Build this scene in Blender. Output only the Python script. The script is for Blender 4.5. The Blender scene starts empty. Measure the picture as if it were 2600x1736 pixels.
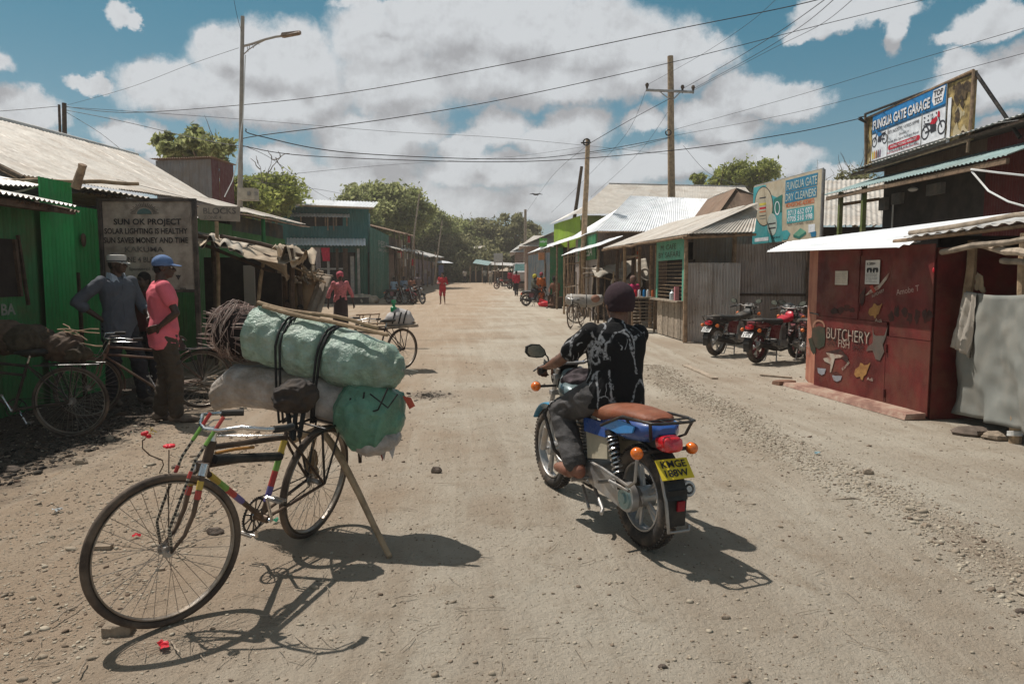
import bpy, bmesh, math, random
import numpy as np
from mathutils import Vector, Matrix, noise
R = math.radians
PI = math.pi
sc = bpy.context.scene
COL = sc.collection
random.seed(7)
rng = np.random.default_rng(7)
# --- camera
CAMH, PITCH, FPX = 1.56, R(5.22), 1840.0
cam = bpy.data.cameras.new('camera')
cam.sensor_width = 36.0
cam.lens = FPX / 2600 * 36
cam.clip_start = 0.05
cam.clip_end = 3000
co = bpy.data.objects.new('camera', cam)
COL.objects.link(co)
co.location = (0, 0, CAMH)
co.rotation_euler = (PI / 2 - PITCH, 0, 0)
sc.camera = co
# --- sun, sky, exposure
SUN_EL = R(61)
SUN_AZ = math.atan2(-0.80, 0.60)          # measured from +Y towards +X
sd = Vector((math.sin(SUN_AZ) * math.cos(SUN_EL), math.cos(SUN_AZ) * math.cos(SUN_EL), math.sin(SUN_EL)))
sl = bpy.data.lights.new('sun', 'SUN')
sl.energy = 4.6
sl.angle = R(0.53)
sl.color = (1.0, 0.945, 0.87)
so = bpy.data.objects.new('sun', sl)
COL.objects.link(so)
so.rotation_euler = (-sd).to_track_quat('-Z', 'Y').to_euler()
so.location = sd * 50
sc.view_settings.view_transform = 'Standard'
sc.view_settings.look = 'None'
sc.view_settings.exposure = 0.02
sc.view_settings.gamma = 1.0
sc.view_settings.use_curve_mapping = False
sc.render.engine = 'CYCLES'
sc.cycles.max_bounces = 6
sc.cycles.diffuse_bounces = 3
sc.cycles.glossy_bounces = 3
sc.cycles.transparent_max_bounces = 8
sc.cycles.volume_bounces = 0
def ray(px, py):
 u = (px - 1300) / FPX
 v = (868 - py) / FPX
 c, s = math.cos(PITCH), math.sin(PITCH)
 return Vector((u, c + v * s, -s + v * c))
def G(px, py, z=0.0):
 """ground point seen at this place of the photograph"""
 d = ray(px, py)
 t = (z - CAMH) / d.z
 return Vector((d.x * t, d.y * t, z))
def P(px, py, Y):
 d = ray(px, py)
 t = Y / d.y
 return Vector((d.x * t, Y, CAMH + d.z * t))
# --- node helper
class NT:
 def __init__(s, tree):
  s.t = tree
  s.n = tree.nodes
  s.l = tree.links
 def new(s, typ, ins=None, **kw):
  nd = s.n.new(typ)
  for k, v in kw.items():
   setattr(nd, k, v)
  if ins:
   for k, v in ins.items():
    s.set(nd, k, v)
  return nd
 def set(s, nd, k, v):
  sock = nd.inputs[k]
  if isinstance(v, bpy.types.NodeSocket):
   s.l.new(v, sock)
  elif isinstance(v, bpy.types.Node):
   s.l.new(v.outputs[0], sock)
  else:
   sock.default_value = v
 def math(s, op, a, b=0.0, c=0.0, clamp=False):
  nd = s.n.new('ShaderNodeMath')
  nd.operation = op
  nd.use_clamp = clamp
  s.set(nd, 0, a)
  s.set(nd, 1, b)
  if op in ('MULTIPLY_ADD', 'SMOOTH_MAX', 'SMOOTH_MIN', 'WRAP', 'COMPARE'):
   s.set(nd, 2, c)
  return nd.outputs[0]
 def vm(s, op, a, b=(0, 0, 0), c=(0, 0, 0)):
  nd = s.n.new('ShaderNodeVectorMath')
  nd.operation = op
  s.set(nd, 0, a)
  if op == 'SCALE':
   s.set(nd, 3, b)
  elif op not in ('LENGTH', 'NORMALIZE'):
   s.set(nd, 1, b)
  if op == 'MULTIPLY_ADD':
   s.set(nd, 2, c)
  return nd.outputs[1] if op in ('LENGTH', 'DOT_PRODUCT', 'DISTANCE') else nd.outputs[0]
 def noise(s, vec, scale, detail=4, rough=0.55, dist=0.0, out=0):
  nd = s.n.new('ShaderNodeTexNoise')
  if vec is not None:
   s.set(nd, 'Vector', vec)
  s.set(nd, 'Scale', scale)
  nd.inputs['Detail'].default_value = detail
  nd.inputs['Roughness'].default_value = rough
  nd.inputs['Distortion'].default_value = dist
  return nd.outputs[out]
 def ramp(s, fac, a, b, lo=0.0, hi=1.0, smooth=True):
  nd = s.n.new('ShaderNodeMapRange')
  nd.interpolation_type = 'SMOOTHSTEP' if smooth else 'LINEAR'
  s.set(nd, 0, fac)
  s.set(nd, 1, a)
  s.set(nd, 2, b)
  s.set(nd, 3, lo)
  s.set(nd, 4, hi)
  return nd.outputs[0]
 def mix(s, fac, a, b, blend='MIX'):
  nd = s.n.new('ShaderNodeMix')
  nd.data_type = 'RGBA'
  nd.blend_type = blend
  s.set(nd, 0, fac)
  s.set(nd, 6, a if not isinstance(a, tuple) else (*a[:3], 1))
  s.set(nd, 7, b if not isinstance(b, tuple) else (*b[:3], 1))
  return nd.outputs[2]
# --- world with clouds
world = bpy.data.worlds.new('World')
sc.world = world
world.use_nodes = True
world.cycles.sampling_method = 'MANUAL'
world.cycles.sample_map_resolution = 512
w = NT(world.node_tree)
w.n.clear()
out = w.new('ShaderNodeOutputWorld')
bg = w.new('ShaderNodeBackground', {1: 0.10})
w.l.new(bg.outputs[0], out.inputs[0])
sky = w.new('ShaderNodeTexSky', sky_type='NISHITA', sun_disc=False, sun_elevation=SUN_EL, sun_rotation=SUN_AZ,
   air_density=1.0, dust_density=0.6, ozone_density=2.0)
tc = w.new('ShaderNodeTexCoord')
D = tc.outputs['Generated']
sep = w.new('ShaderNodeSeparateXYZ', {0: D})
az = w.math('ARCTAN2', sep.outputs[0], sep.outputs[1])
el = w.math('ARCSINE', sep.outputs[2])
S4 = PI / 4
azp = w.math('SUBTRACT', w.math('PINGPONG', w.math('ADD', az, S4), 2 * S4), S4)
pc = w.new('ShaderNodeCombineXYZ', {0: azp, 1: el, 2: 0.0}).outputs[0]
n1 = w.vm('SUBTRACT', w.noise(D, 9.0, 3, 0.5, out=1), (0.5, 0.5, 0.5))
n2 = w.vm('SUBTRACT', w.noise(D, 26.0, 7, 0.68, out=1), (0.5, 0.5, 0.5))
p1 = w.vm('MULTIPLY_ADD', n1, (0.055, 0.045, 0), pc)
p1 = w.vm('MULTIPLY_ADD', n2, (0.052, 0.046, 0), p1)
BLOBS = [(640, 150, 150, 95), (740, 160, 120, 95), (790, 230, 90, 90), (500, 235, 190, 70), (420, 215, 110, 50), (690, 270, 200, 70),
         (560, 100, 60, 40), (960, 120, 130, 110), (1000, 220, 170, 90), (1130, 60, 170, 110), (1300, 70, 200, 130), (1270, 190, 230, 80),
         (1500, 110, 220, 110), (1650, 120, 150, 70), (1780, 150, 100, 60), (1420, 210, 260, 60), (1640, 190, 180, 50),
         (950, 380, 170, 90), (1040, 330, 110, 60), (860, 330, 80, 50), (1270, 330, 90, 55), (1190, 380, 60, 50), (1480, 320, 90, 55), (1430, 360, 120, 50),
         (1640, 300, 60, 38), (1880, 245, 120, 55), (1790, 290, 100, 55), (1980, 260, 110, 45), (1850, 330, 110, 45),
         (900, 470, 260, 55), (1250, 440, 210, 55), (1500, 430, 190, 55), (1750, 400, 220, 50), (1960, 410, 120, 45), (1100, 520, 300, 45), (1500, 520, 300, 60),
         (60, 275, 110, 60), (330, 330, 90, 42), (240, 205, 55, 26), (420, 385, 50, 28), (120, 370, 100, 40), (290, 30, 40, 34), (330, 50, 22, 26),
         (2500, 210, 130, 75), (2440, 160, 60, 45), (2590, 180, 80, 80), (2540, 50, 110, 45), (2440, 90, 60, 25), (2120, 40, 120, 40), (2280, 70, 34, 55), (2250, 25, 90, 30),
         (2040, 80, 60, 30), (2560, 330, 80, 45), (2120, 440, 50, 28), (940, 15, 90, 22), (700, 420, 90, 45), (2440, 430, 140, 35), (200, 480, 160, 40),
         (-60, 130, 90, 60), (2720, 130, 110, 60)]
def blobfield(p, smooth=0.14):
 acc = None
 for (bx, by, rx, ry) in BLOBS:
  d = ray(bx, by).normalized()
  ca, ce = math.atan2(d.x, d.y), math.asin(d.z)
  k = FPX * (1 + ((bx - 1300) / FPX) ** 2) ** 0.75
  sx, sy = k / rx, k / ry
  v = w.vm('MULTIPLY_ADD', p, (sx, sy, 0), (-ca * sx, -ce * sy, 0))
  ln = w.vm('LENGTH', v)
  acc = ln if acc is None else w.math('SMOOTH_MIN', acc, ln, smooth)
 return w.math('SUBTRACT', 1.12, acc)
fb = w.noise(D, 15.0, 7, 0.6)
fbs = w.math('MULTIPLY', w.math('SUBTRACT', fb, 0.5), 0.72)
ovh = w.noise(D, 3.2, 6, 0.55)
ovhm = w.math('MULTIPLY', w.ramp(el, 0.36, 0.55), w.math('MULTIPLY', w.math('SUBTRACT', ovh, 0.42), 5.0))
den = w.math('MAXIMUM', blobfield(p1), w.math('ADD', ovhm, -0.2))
den = w.math('ADD', den, fbs)
cov = w.ramp(den, -0.06, 0.40)
pa = w.vm('MULTIPLY_ADD', n1, (0.045, 0.04, 0), pc)
pa = w.vm('MULTIPLY_ADD', n2, (0.022, 0.020, 0), pa)
grad = w.math('SUBTRACT', blobfield(w.vm('ADD', pa, (-0.014, 0.036, 0)), .10), blobfield(pa, .10))
fb2 = w.noise(w.vm('ADD', D, (-0.008, 0, 0.018)), 13.0, 7, 0.58)
fb3 = w.noise(D, 13.0, 7, 0.58)
fb4 = w.math('SUBTRACT', w.noise(D, 46.0, 5, 0.6), w.noise(w.vm('ADD', D, (-0.003, 0, 0.006)), 46.0, 5, 0.6))
billow = w.math('ADD', w.math('MULTIPLY', w.math('SUBTRACT', fb3, fb2), 1.9), w.math('MULTIPLY', fb4, 0.9))
lit = w.math('ADD', w.ramp(grad, 0.62, -0.34), billow)
lit = w.math('MINIMUM', w.math('MAXIMUM', lit, 0.0), 1.0)
ccol = w.mix(lit, (3.95, 3.95, 4.1), (6.5, 6.7, 6.9))
ccol = w.mix(w.ramp(el, 0.40, 0.62), ccol, w.mix(lit, (2.7, 2.15, 1.85), (4.1, 3.4, 2.95)))  # unseen overhead clouds, warmed and dimmed to tint and deepen the shadows
tint = w.mix(w.ramp(el, 0.0, 0.34), (0.98, 1.0, 0.92), (0.50, 0.80, 0.73))
skyc = w.mix(1.0, sky.outputs[0], tint, 'MULTIPLY')
skyc = w.mix(0.6, skyc, w.mix(w.ramp(el, 0.02, 0.36), (1.9, 3.1, 3.75), (0.40, 1.9, 2.75)))
hz = w.ramp(el, 0.16, -0.02)
skyc = w.mix(w.math('MULTIPLY', hz, 0.6), skyc, (3.8, 4.3, 4.6))
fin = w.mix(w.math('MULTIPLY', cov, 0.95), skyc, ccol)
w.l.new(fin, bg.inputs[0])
# --- materials
MATS = {}
def mat(name, col, rough=0.75, metal=0.0, var=0.18, vs=6.0, bump=0.15, bs=60.0, dirt=0.0, dcol=(0.36, 0.27, 0.19), ds=3.0,
  spec=0.3, coat=0.0, rnd=0.0, wave=None, emis=None, streak=0.0, scol=(0.13, 0.06, 0.03), alpha=None):
 if name in MATS:
  return MATS[name]
 m = bpy.data.materials.new(name)
 m.use_nodes = True
 t = NT(m.node_tree)
 b = m.node_tree.nodes['Principled BSDF']
 tcn = t.new('ShaderNodeTexCoord').outputs['Object']
 c = (*col, 1)
 nz = t.noise(tcn, vs, 5, 0.6)
 lo = tuple(x * (1 - var) for x in col)
 hi = tuple(min(1, x * (1 + var)) for x in col)
 cc = t.mix(t.ramp(nz, 0.3, 0.7), lo, hi)
 if rnd > 0:
  oi = t.new('ShaderNodeObjectInfo')
  f = t.ramp(oi.outputs['Random'], 0, 1, 1 - rnd, 1 + rnd, False)
  cc = t.vm('SCALE', cc, f)
 if streak > 0:
  sv = t.vm('MULTIPLY', tcn, (9.0, 9.0, 0.8))
  sn = t.noise(sv, 1.0, 4, 0.6)
  sn2 = t.noise(tcn, 1.1, 3, 0.5)
  f = t.math('MULTIPLY', t.ramp(t.math('ADD', t.math('MULTIPLY', sn, 0.6), t.math('MULTIPLY', sn2, 0.6)), 0.56, 0.80), streak)
  cc = t.mix(f, cc, scol)
 if dirt > 0:
  dn = t.noise(tcn, ds, 6, 0.65)
  f = t.math('MULTIPLY', t.ramp(dn, 0.42, 0.68), dirt)
  cc = t.mix(f, cc, dcol)
 t.l.new(cc, b.inputs['Base Color'])
 b.inputs['Roughness'].default_value = rough
 if rough < 0.7:
  t.set(b, 'Roughness', t.ramp(t.noise(tcn, vs * 2.3, 4), 0.3, 0.7, max(0.05, rough - 0.1), min(1, rough + 0.15)))
 b.inputs['Metallic'].default_value = metal
 b.inputs['Specular IOR Level'].default_value = spec
 if coat:
  b.inputs['Coat Weight'].default_value = coat
 if bump > 0:
  bn = t.new('ShaderNodeBump', {'Strength': bump, 'Distance': 0.02, 'Height': t.noise(tcn, bs, 5, 0.6)})
  t.l.new(bn.outputs[0], b.inputs['Normal'])
 if emis:
  b.inputs['Emission Color'].default_value = (*emis[:3], 1)
  b.inputs['Emission Strength'].default_value = emis[3]
 MATS[name] = m
 return m
# --- mesh builder
class MB:
 def __init__(s):
  s.v, s.f, s.m = [], [], []
  s.mi = 0
 def add(s, vs, fs):
  o = len(s.v)
  s.v.extend([tuple(p) for p in vs])
  s.f.extend([tuple(i + o for i in f) for f in fs])
  s.m.extend([s.mi] * len(fs))
  return s
 def box(s, c, size, rot=None, taper=1.0):
  hx, hy, hz = size[0] / 2, size[1] / 2, size[2] / 2
  pts = []
  for z in (-1, 1):
   k = taper if z > 0 else 1.0
   for (x, y) in ((-1, -1), (1, -1), (1, 1), (-1, 1)):
    pts.append(Vector((x * hx * k, y * hy * k, z * hz)))
  if rot is not None:
   Mx = rot if isinstance(rot, Matrix) else Matrix.Rotation(rot, 3, 'Z')
   pts = [Mx @ p for p in pts]
  c = Vector(c)
  return s.add([p + c for p in pts], [(0, 3, 2, 1), (4, 5, 6, 7), (0, 1, 5, 4), (1, 2, 6, 5), (2, 3, 7, 6), (3, 0, 4, 7)])
 def hexa(s, p):
  """8 corner points: bottom 4, top 4"""
  return s.add(p, [(0, 3, 2, 1), (4, 5, 6, 7), (0, 1, 5, 4), (1, 2, 6, 5), (2, 3, 7, 6), (3, 0, 4, 7)])
 def slab(s, a, b, c, d, th):
  """quad a b c d thickened along its normal by th (backwards)"""
  a, b, c, d = map(Vector, (a, b, c, d))
  n = (b - a).cross(d - a).normalized() * -th
  return s.hexa([a + n, b + n, c + n, d + n, a, b, c, d])
 def tube(s, pts, r, n=8, cap=True, flat=1.0, up=None, closed=False):
  pts = [Vector(p) for p in pts]
  N = len(pts)
  rs = [r] * N if isinstance(r, (int, float)) else list(r)
  T = []
  for i in range(N):
   if closed:
    a, b = pts[i - 1], pts[(i + 1) % N]
   else:
    a, b = pts[max(0, i - 1)], pts[min(N - 1, i + 1)]
   d = b - a
   T.append(d.normalized() if d.length > 1e-9 else Vector((0, 0, 1)))
  u = Vector(up) if up is not None else Vector((0, 0, 1))
  if abs(u.dot(T[0])) > 0.95 * u.length:
   u = Vector((1, 0, 0))
  x = (u - T[0] * u.dot(T[0])).normalized()
  vs = []
  for i in range(N):
   if up is not None:
    uu = Vector(up)
    x2 = uu - T[i] * uu.dot(T[i])
   else:
    x2 = x - T[i] * x.dot(T[i])
   if x2.length > 1e-6:
    x = x2.normalized()
   y = T[i].cross(x)
   for k in range(n):
    a = 2 * PI * k / n
    vs.append(pts[i] + x * (math.cos(a) * rs[i]) + y * (math.sin(a) * rs[i] * flat))
  fs = []
  M = N if closed else N - 1
  for i in range(M):
   j = (i + 1) % N
   for k in range(n):
    k2 = (k + 1) % n
    fs.append((i * n + k, i * n + k2, j * n + k2, j * n + k))
  if cap and not closed:
   fs.append(tuple(range(n - 1, -1, -1)))
   fs.append(tuple(range((N - 1) * n, N * n)))
  return s.add(vs, fs)
 def cap(s, a, b, ra, rb, n=14):
  """tapered capsule with round ends"""
  a, b = Vector(a), Vector(b)
  d = (b - a)
  L = d.length
  d = d.normalized() if L > 1e-6 else Vector((0, 0, 1))
  pts, rs = [], []
  for k in range(1, 5):
   t = PI / 2 * (1 - k / 4)
   pts.append(a - d * (ra * math.sin(t) + 1e-5 * (5 - k)))
   rs.append(max(0.0005, ra * math.cos(t)))
  for k in range(0, 4):
   t = PI / 2 * (k / 4)
   pts.append(b + d * (rb * math.sin(t) + 1e-5 * k))
   rs.append(max(0.0005, rb * math.cos(t)))
  pts.append(b + d * (rb + 1e-4))
  rs.append(0.0005)
  return s.tube(pts, rs, n)
 def ell(s, c, r, n=16, m=10, rot=None):
  c = Vector(c)
  vs = [Vector((0, 0, -1))]
  for i in range(1, m):
   t = PI * i / m - PI / 2
   for k in range(n):
    a = 2 * PI * k / n
    vs.append(Vector((math.cos(a) * math.cos(t), math.sin(a) * math.cos(t), math.sin(t))))
  vs.append(Vector((0, 0, 1)))
  out = []
  for v in vs:
   v = Vector((v.x * r[0], v.y * r[1], v.z * r[2]))
   if rot is not None:
    v = rot @ v
   out.append(v + c)
  fs = []
  for k in range(n):
   fs.append((0, 1 + (k + 1) % n, 1 + k))
  for i in range(m - 2):
   for k in range(n):
    k2 = (k + 1) % n
    fs.append((1 + i * n + k, 1 + i * n + k2, 1 + (i + 1) * n + k2, 1 + (i + 1) * n + k))
  L = len(out) - 1
  for k in range(n):
   fs.append((1 + (m - 2) * n + k, 1 + (m - 2) * n + (k + 1) % n, L))
  return s.add(out, fs)
 def loft(s, rings, n=20, cap=True):
  """rings: (center, rx, ry, xdir, ydir[, power])"""
  vs = []
  for rg in rings:
   c, rx, ry, xd, yd = rg[:5]
   pw = rg[5] if len(rg) > 5 else 1.0
   c, xd, yd = Vector(c), Vector(xd), Vector(yd)
   for k in range(n):
    a = 2 * PI * k / n
    ca, sa = math.cos(a), math.sin(a)
    ca = math.copysign(abs(ca) ** pw, ca)
    sa = math.copysign(abs(sa) ** pw, sa)
    vs.append(c + xd * (ca * rx) + yd * (sa * ry))
  fs = []
  for i in range(len(rings) - 1):
   for k in range(n):
    k2 = (k + 1) % n
    fs.append((i * n + k, i * n + k2, (i + 1) * n + k2, (i + 1) * n + k))
  if cap:
   fs.append(tuple(range(n - 1, -1, -1)))
   fs.append(tuple(range((len(rings) - 1) * n, len(rings) * n)))
  return s.add(vs, fs)
 def prism(s, poly, y0, y1, axis='Y'):
  """polygon given in (a, z) extruded along the axis"""
  n = len(poly)
  if axis == 'Y':
   vs = [(p[0], y0, p[1]) for p in poly] + [(p[0], y1, p[1]) for p in poly]
  elif axis == 'X':
   vs = [(y0, p[0], p[1]) for p in poly] + [(y1, p[0], p[1]) for p in poly]
  else:
   vs = [(p[0], p[1], y0) for p in poly] + [(p[0], p[1], y1) for p in poly]
  fs = [tuple(range(n)), tuple(range(2 * n - 1, n - 1, -1))]
  for i in range(n):
   j = (i + 1) % n
   fs.append((i, i + n, j + n, j))
  return s.add(vs, fs)
 def ring(s, c, r, tr, axis=(1, 0, 0), n=48, m=8, flat=1.0, ref=(0, 0, 1)):
  c, ax, rf = Vector(c), Vector(axis).normalized(), Vector(ref)
  rf = (rf - ax * rf.dot(ax)).normalized()
  o = ax.cross(rf)
  vs, fs = [], []
  for i in range(n):
   a = 2 * PI * i / n
   rad = rf * math.cos(a) + o * math.sin(a)
   for k in range(m):
    b = 2 * PI * k / m
    vs.append(c + rad * (r + tr * math.cos(b)) + ax * (tr * flat * math.sin(b)))
  for i in range(n):
   j = (i + 1) % n
   for k in range(m):
    k2 = (k + 1) % m
    fs.append((i * m + k, i * m + k2, j * m + k2, j * m + k))
  return s.add(vs, fs)
WINV = {}
def root_of(o):
 while o.parent is not None:
  o = o.parent
 return o
def mk(name, mb, m, parent=None, world=False, smooth=True, label=None, angle=None):
 me = bpy.data.meshes.new(name)
 vs = mb.v
 if world and parent is not None:
  inv = WINV.get(root_of(parent).name)
  if inv is not None:
   vs = [tuple(inv @ Vector(v)) for v in vs]
 me.from_pydata(vs, [], mb.f)
 ms = m if isinstance(m, (list, tuple)) else [m]
 for x in ms:
  me.materials.append(x)
 if len(ms) > 1:
  me.polygons.foreach_set('material_index', mb.m)
 bm = bmesh.new()
 bm.from_mesh(me)
 bmesh.ops.recalc_face_normals(bm, faces=bm.faces)
 bm.to_mesh(me)
 bm.free()
 if smooth:
  me.shade_smooth()
  if smooth != 'all':
   me.set_sharp_from_angle(angle=R(angle if angle else 38))
 o = bpy.data.objects.new(name, me)
 COL.objects.link(o)
 if parent is not None:
  o.parent = parent
 if label:
  o['label'] = label
 return o
def thing(name, label, cat, loc=(0, 0, 0), rotz=0.0, group=None, rot=None):
 o = bpy.data.objects.new(name, None)
 o.empty_display_size = 0.2
 COL.objects.link(o)
 o.location = loc
 o.rotation_euler = rot if rot else (0, 0, rotz)
 Mx = Matrix.LocRotScale(Vector(loc), o.rotation_euler, None)
 WINV[o.name] = Mx.inverted()
 tag(o, label, cat, group)
 return o
def tag(o, label, cat, group=None, kind=None):
 if label:
  o['label'] = label
 if cat:
  o['category'] = cat
 if group:
  o['group'] = group
 if kind:
  o['kind'] = kind
 return o
def single(name, mb, m, label, cat, loc=None, group=None, smooth=True):
 """a thing that is one mesh; mesh given in world coordinates, origin moved to loc"""
 if loc is None:
  a = np.array(mb.v)
  loc = (float(a[:, 0].mean()), float(a[:, 1].mean()), float(a[:, 2].min()))
 mb.v = [(v[0] - loc[0], v[1] - loc[1], v[2] - loc[2]) for v in mb.v]
 o = mk(name, mb, m, None, smooth=smooth)
 o.location = loc
 return tag(o, label, cat, group)
def copy_tree(o, parent=None):
 c = o.copy()
 COL.objects.link(c)
 if parent is not None:
  c.parent = parent
 for ch in list(o.children):
  copy_tree(ch, c)
 return c
def place(src, loc, rotz, label, group=None, scale=None):
 c = copy_tree(src)
 c.location = loc
 c.rotation_euler = (0, 0, rotz)
 if scale:
  c.scale = (scale,) * 3
 c['label'] = label
 if group:
  c['group'] = group
 return c
def remesh(name, mb, m, voxel, parent=None, sm=3, folds=0.0, fscale=6.0, label=None, ffn=None, aniso=(1, 1, 1), lumps=0.0, lscale=2.0, cut=None):
 """union the shapes of mb into one continuous surface"""
 me = bpy.data.meshes.new('tmp')
 me.from_pydata(mb.v, [], mb.f)
 bm = bmesh.new()
 bm.from_mesh(me)
 bmesh.ops.recalc_face_normals(bm, faces=bm.faces)
 bm.to_mesh(me)
 bm.free()
 o = bpy.data.objects.new('tmp', me)
 COL.objects.link(o)
 md = o.modifiers.new('r', 'REMESH')
 md.mode = 'VOXEL'
 md.voxel_size = voxel
 md.use_smooth_shade = True
 if sm:
  s2 = o.modifiers.new('s', 'SMOOTH')
  s2.factor = 0.5
  s2.iterations = sm
 dg = bpy.context.evaluated_depsgraph_get()
 me2 = bpy.data.meshes.new_from_object(o.evaluated_get(dg))
 bpy.data.objects.remove(o)
 bpy.data.meshes.remove(me)
 me2.name = name
 N = len(me2.vertices)
 if folds or lumps or ffn:
  nr = np.empty(N * 3)
  me2.vertices.foreach_get('normal', nr)
  cs = np.empty(N * 3)
  me2.vertices.foreach_get('co', cs)
  cs = cs.reshape(-1, 3)
  nr = nr.reshape(-1, 3)
  off = np.zeros(N)
  seed = random.random() * 20
  for i in range(N):
   p = Vector(cs[i])
   q = Vector((p.x * aniso[0], p.y * aniso[1], p.z * aniso[2]))
   h = 0.0
   if folds:
    wv = noise.noise(q * fscale * 0.5 + Vector((seed, 3, 1)))
    h += folds * (1 - 2.2 * abs(noise.noise(q * fscale + Vector((wv * 2, seed, wv)))))
    h += folds * 0.35 * noise.noise(q * fscale * 3.1 + Vector((seed, 9, 1)))
   if lumps:
    h += lumps * noise.noise(p * lscale + Vector((seed, 0, 0)))
   if ffn:
    h += ffn(p)
   off[i] = h
  cs = cs + nr * off[:, None]
  me2.vertices.foreach_set('co', cs.ravel())
 if cut:
  bm = bmesh.new()
  bm.from_mesh(me2)
  dl = [f for f in bm.faces if cut(f.calc_center_median())]
  bmesh.ops.delete(bm, geom=dl, context='FACES')
  bm.to_mesh(me2)
  bm.free()
 me2.materials.clear()
 me2.materials.append(m)
 me2.shade_smooth()
 ob = bpy.data.objects.new(name, me2)
 COL.objects.link(ob)
 if parent is not None:
  ob.parent = parent
 if label:
  ob['label'] = label
 return ob
def corr(root, a, b, c, d, m, name='wall_sheet', sw=0.8, pitch=0.076, amp=0.009, jit=0.012, rows=2, sub=4, world=True, warp=0.0, skip=()):
 """a corrugated wall or roof: a-b lower edge, d-c upper edge, one object for each sheet"""
 a, b, c, d = map(Vector, (a, b, c, d))
 L = max((b - a).length, (c - d).length)
 ns = max(1, round(L / sw))
 nrm = (b - a).cross(d - a).normalized()
 obs = []
 for i in range(ns):
  if i in skip:
   continue
  u0, u1 = i / ns, (i + 1) / ns
  seg = max(6, int((u1 - u0) * L / pitch * sub))
  ext0 = random.uniform(-jit, jit)
  ext1 = random.uniform(-jit, jit)
  tilt = random.uniform(-0.5, 0.5) * jit
  mb = MB()
  vs, fs = [], []
  for r_ in range(rows):
   v = r_ / (rows - 1)
   vv = v + (ext0 * (1 - v) * -1 + ext1 * v) / max(0.3, (d - a).length)
   for k in range(seg + 1):
    u = u0 + (u1 - u0) * k / seg
    p = (a * (1 - u) + b * u) * (1 - vv) + (d * (1 - u) + c * u) * vv
    h = amp * math.sin(2 * PI * u * L / pitch) + 0.004 * (i % 2) + tilt * (k / seg - 0.5)
    if warp:
     h += warp * noise.noise(p * 1.3)
    vs.append(p + nrm * h)
  for r_ in range(rows - 1):
   for k in range(seg):
    q = r_ * (seg + 1) + k
    fs.append((q, q + 1, q + seg + 2, q + seg + 1))
  mb.add(vs, fs)
  mb2 = mb
  me = mk(name, mb2, m, root, world=world, smooth='all')
  obs.append(me)
 return obs
def text(parent, s, org, xd, ud, h, m, width=None, world=True, off=0.006, bold=0.0, shear=0.0, name='lettering', center=False, spacing=1.0, extr=0.0):
 cu = bpy.data.curves.new('t', 'FONT')
 cu.body = s
 cu.size = 1
 cu.offset = bold
 cu.shear = shear
 cu.space_character = spacing
 cu.resolution_u = 3
 if center:
  cu.align_x = 'CENTER'
 o = bpy.data.objects.new('t', cu)
 COL.objects.link(o)
 dg = bpy.context.evaluated_depsgraph_get()
 me = bpy.data.meshes.new_from_object(o.evaluated_get(dg))
 bpy.data.objects.remove(o)
 N = len(me.vertices)
 cs = np.empty(N * 3)
 me.vertices.foreach_get('co', cs)
 cs = cs.reshape(-1, 3)
 x0, x1 = cs[:, 0].min(), cs[:, 0].max()
 y0, y1 = cs[:, 1].min(), cs[:, 1].max()
 ky = h / 0.70
 kx = ky if width is None else width / (x1 - x0)
 xs = (cs[:, 0] - (0.5 * (x0 + x1) if center else x0)) * kx
 ys = cs[:, 1] * ky
 xd, ud = Vector(xd).normalized(), Vector(ud).normalized()
 n = xd.cross(ud).normalized()
 org = Vector(org)
 fs = [tuple(p.vertices) for p in me.polygons]
 bpy.data.meshes.remove(me)
 mb = MB()
 mb.add([org + xd * float(xs[i]) + ud * float(ys[i]) + n * off for i in range(N)], fs)
 return mk(name, mb, m, parent, world=world, smooth=False)
def decal(parent, pts2, org, xd, ud, m, off=0.004, world=True, name='print', th=0.0015):
 """a flat printed or painted patch given by 2d points"""
 xd, ud = Vector(xd).normalized(), Vector(ud).normalized()
 n = xd.cross(ud).normalized()
 org = Vector(org)
 mb = MB()
 k = len(pts2)
 mb.add([org + xd * p[0] + ud * p[1] + n * off for p in pts2], [tuple(range(k))])
 return mk(name, mb, m, parent, world=world, smooth=False)
def disc2(cx, cy, rx, ry, n=28, a0=0, a1=2 * PI):
 return [(cx + rx * math.cos(a0 + (a1 - a0) * i / n), cy + ry * math.sin(a0 + (a1 - a0) * i / n)) for i in range(n + (0 if abs(a1 - a0 - 2 * PI) < 1e-6 else 1))]
def rect2(x0, y0, x1, y1):
 return [(x0, y0), (x1, y0), (x1, y1), (x0, y1)]
def wob(p0, p1, n=8, amp=0.02, seed=0):
 p0, p1 = Vector(p0), Vector(p1)
 L = (p1 - p0).length
 out = []
 for i in range(n + 1):
  t = i / n
  q = p0.lerp(p1, t)
  k = math.sin(PI * t) ** 0.5 if 0 < t < 1 else 0
  out.append(q + Vector((noise.noise(Vector((t * 2.3 * max(1, L), seed, 0))), noise.noise(Vector((t * 2.1 * max(1, L), seed, 7))), noise.noise(Vector((t * 1.9 * max(1, L), seed, 13))))) * amp * k)
 return out
def stick(mb, p0, p1, r, n=7, amp=0.02, seg=7, taper=0.75, seed=None):
 seed = random.random() * 90 if seed is None else seed
 pts = wob(p0, p1, seg, amp, seed)
 rs = [r * (1 - (1 - taper) * i / seg) * (1 + 0.12 * noise.noise(Vector((i * 1.7, seed, 2)))) for i in range(seg + 1)]
 return mb.tube(pts, rs, n)
m_blk = mat('black_metal', (0.025, 0.024, 0.024), 0.38, 0.2, 0.3, dirt=0.35, dcol=(0.16, 0.12, 0.09), ds=9)
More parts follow.
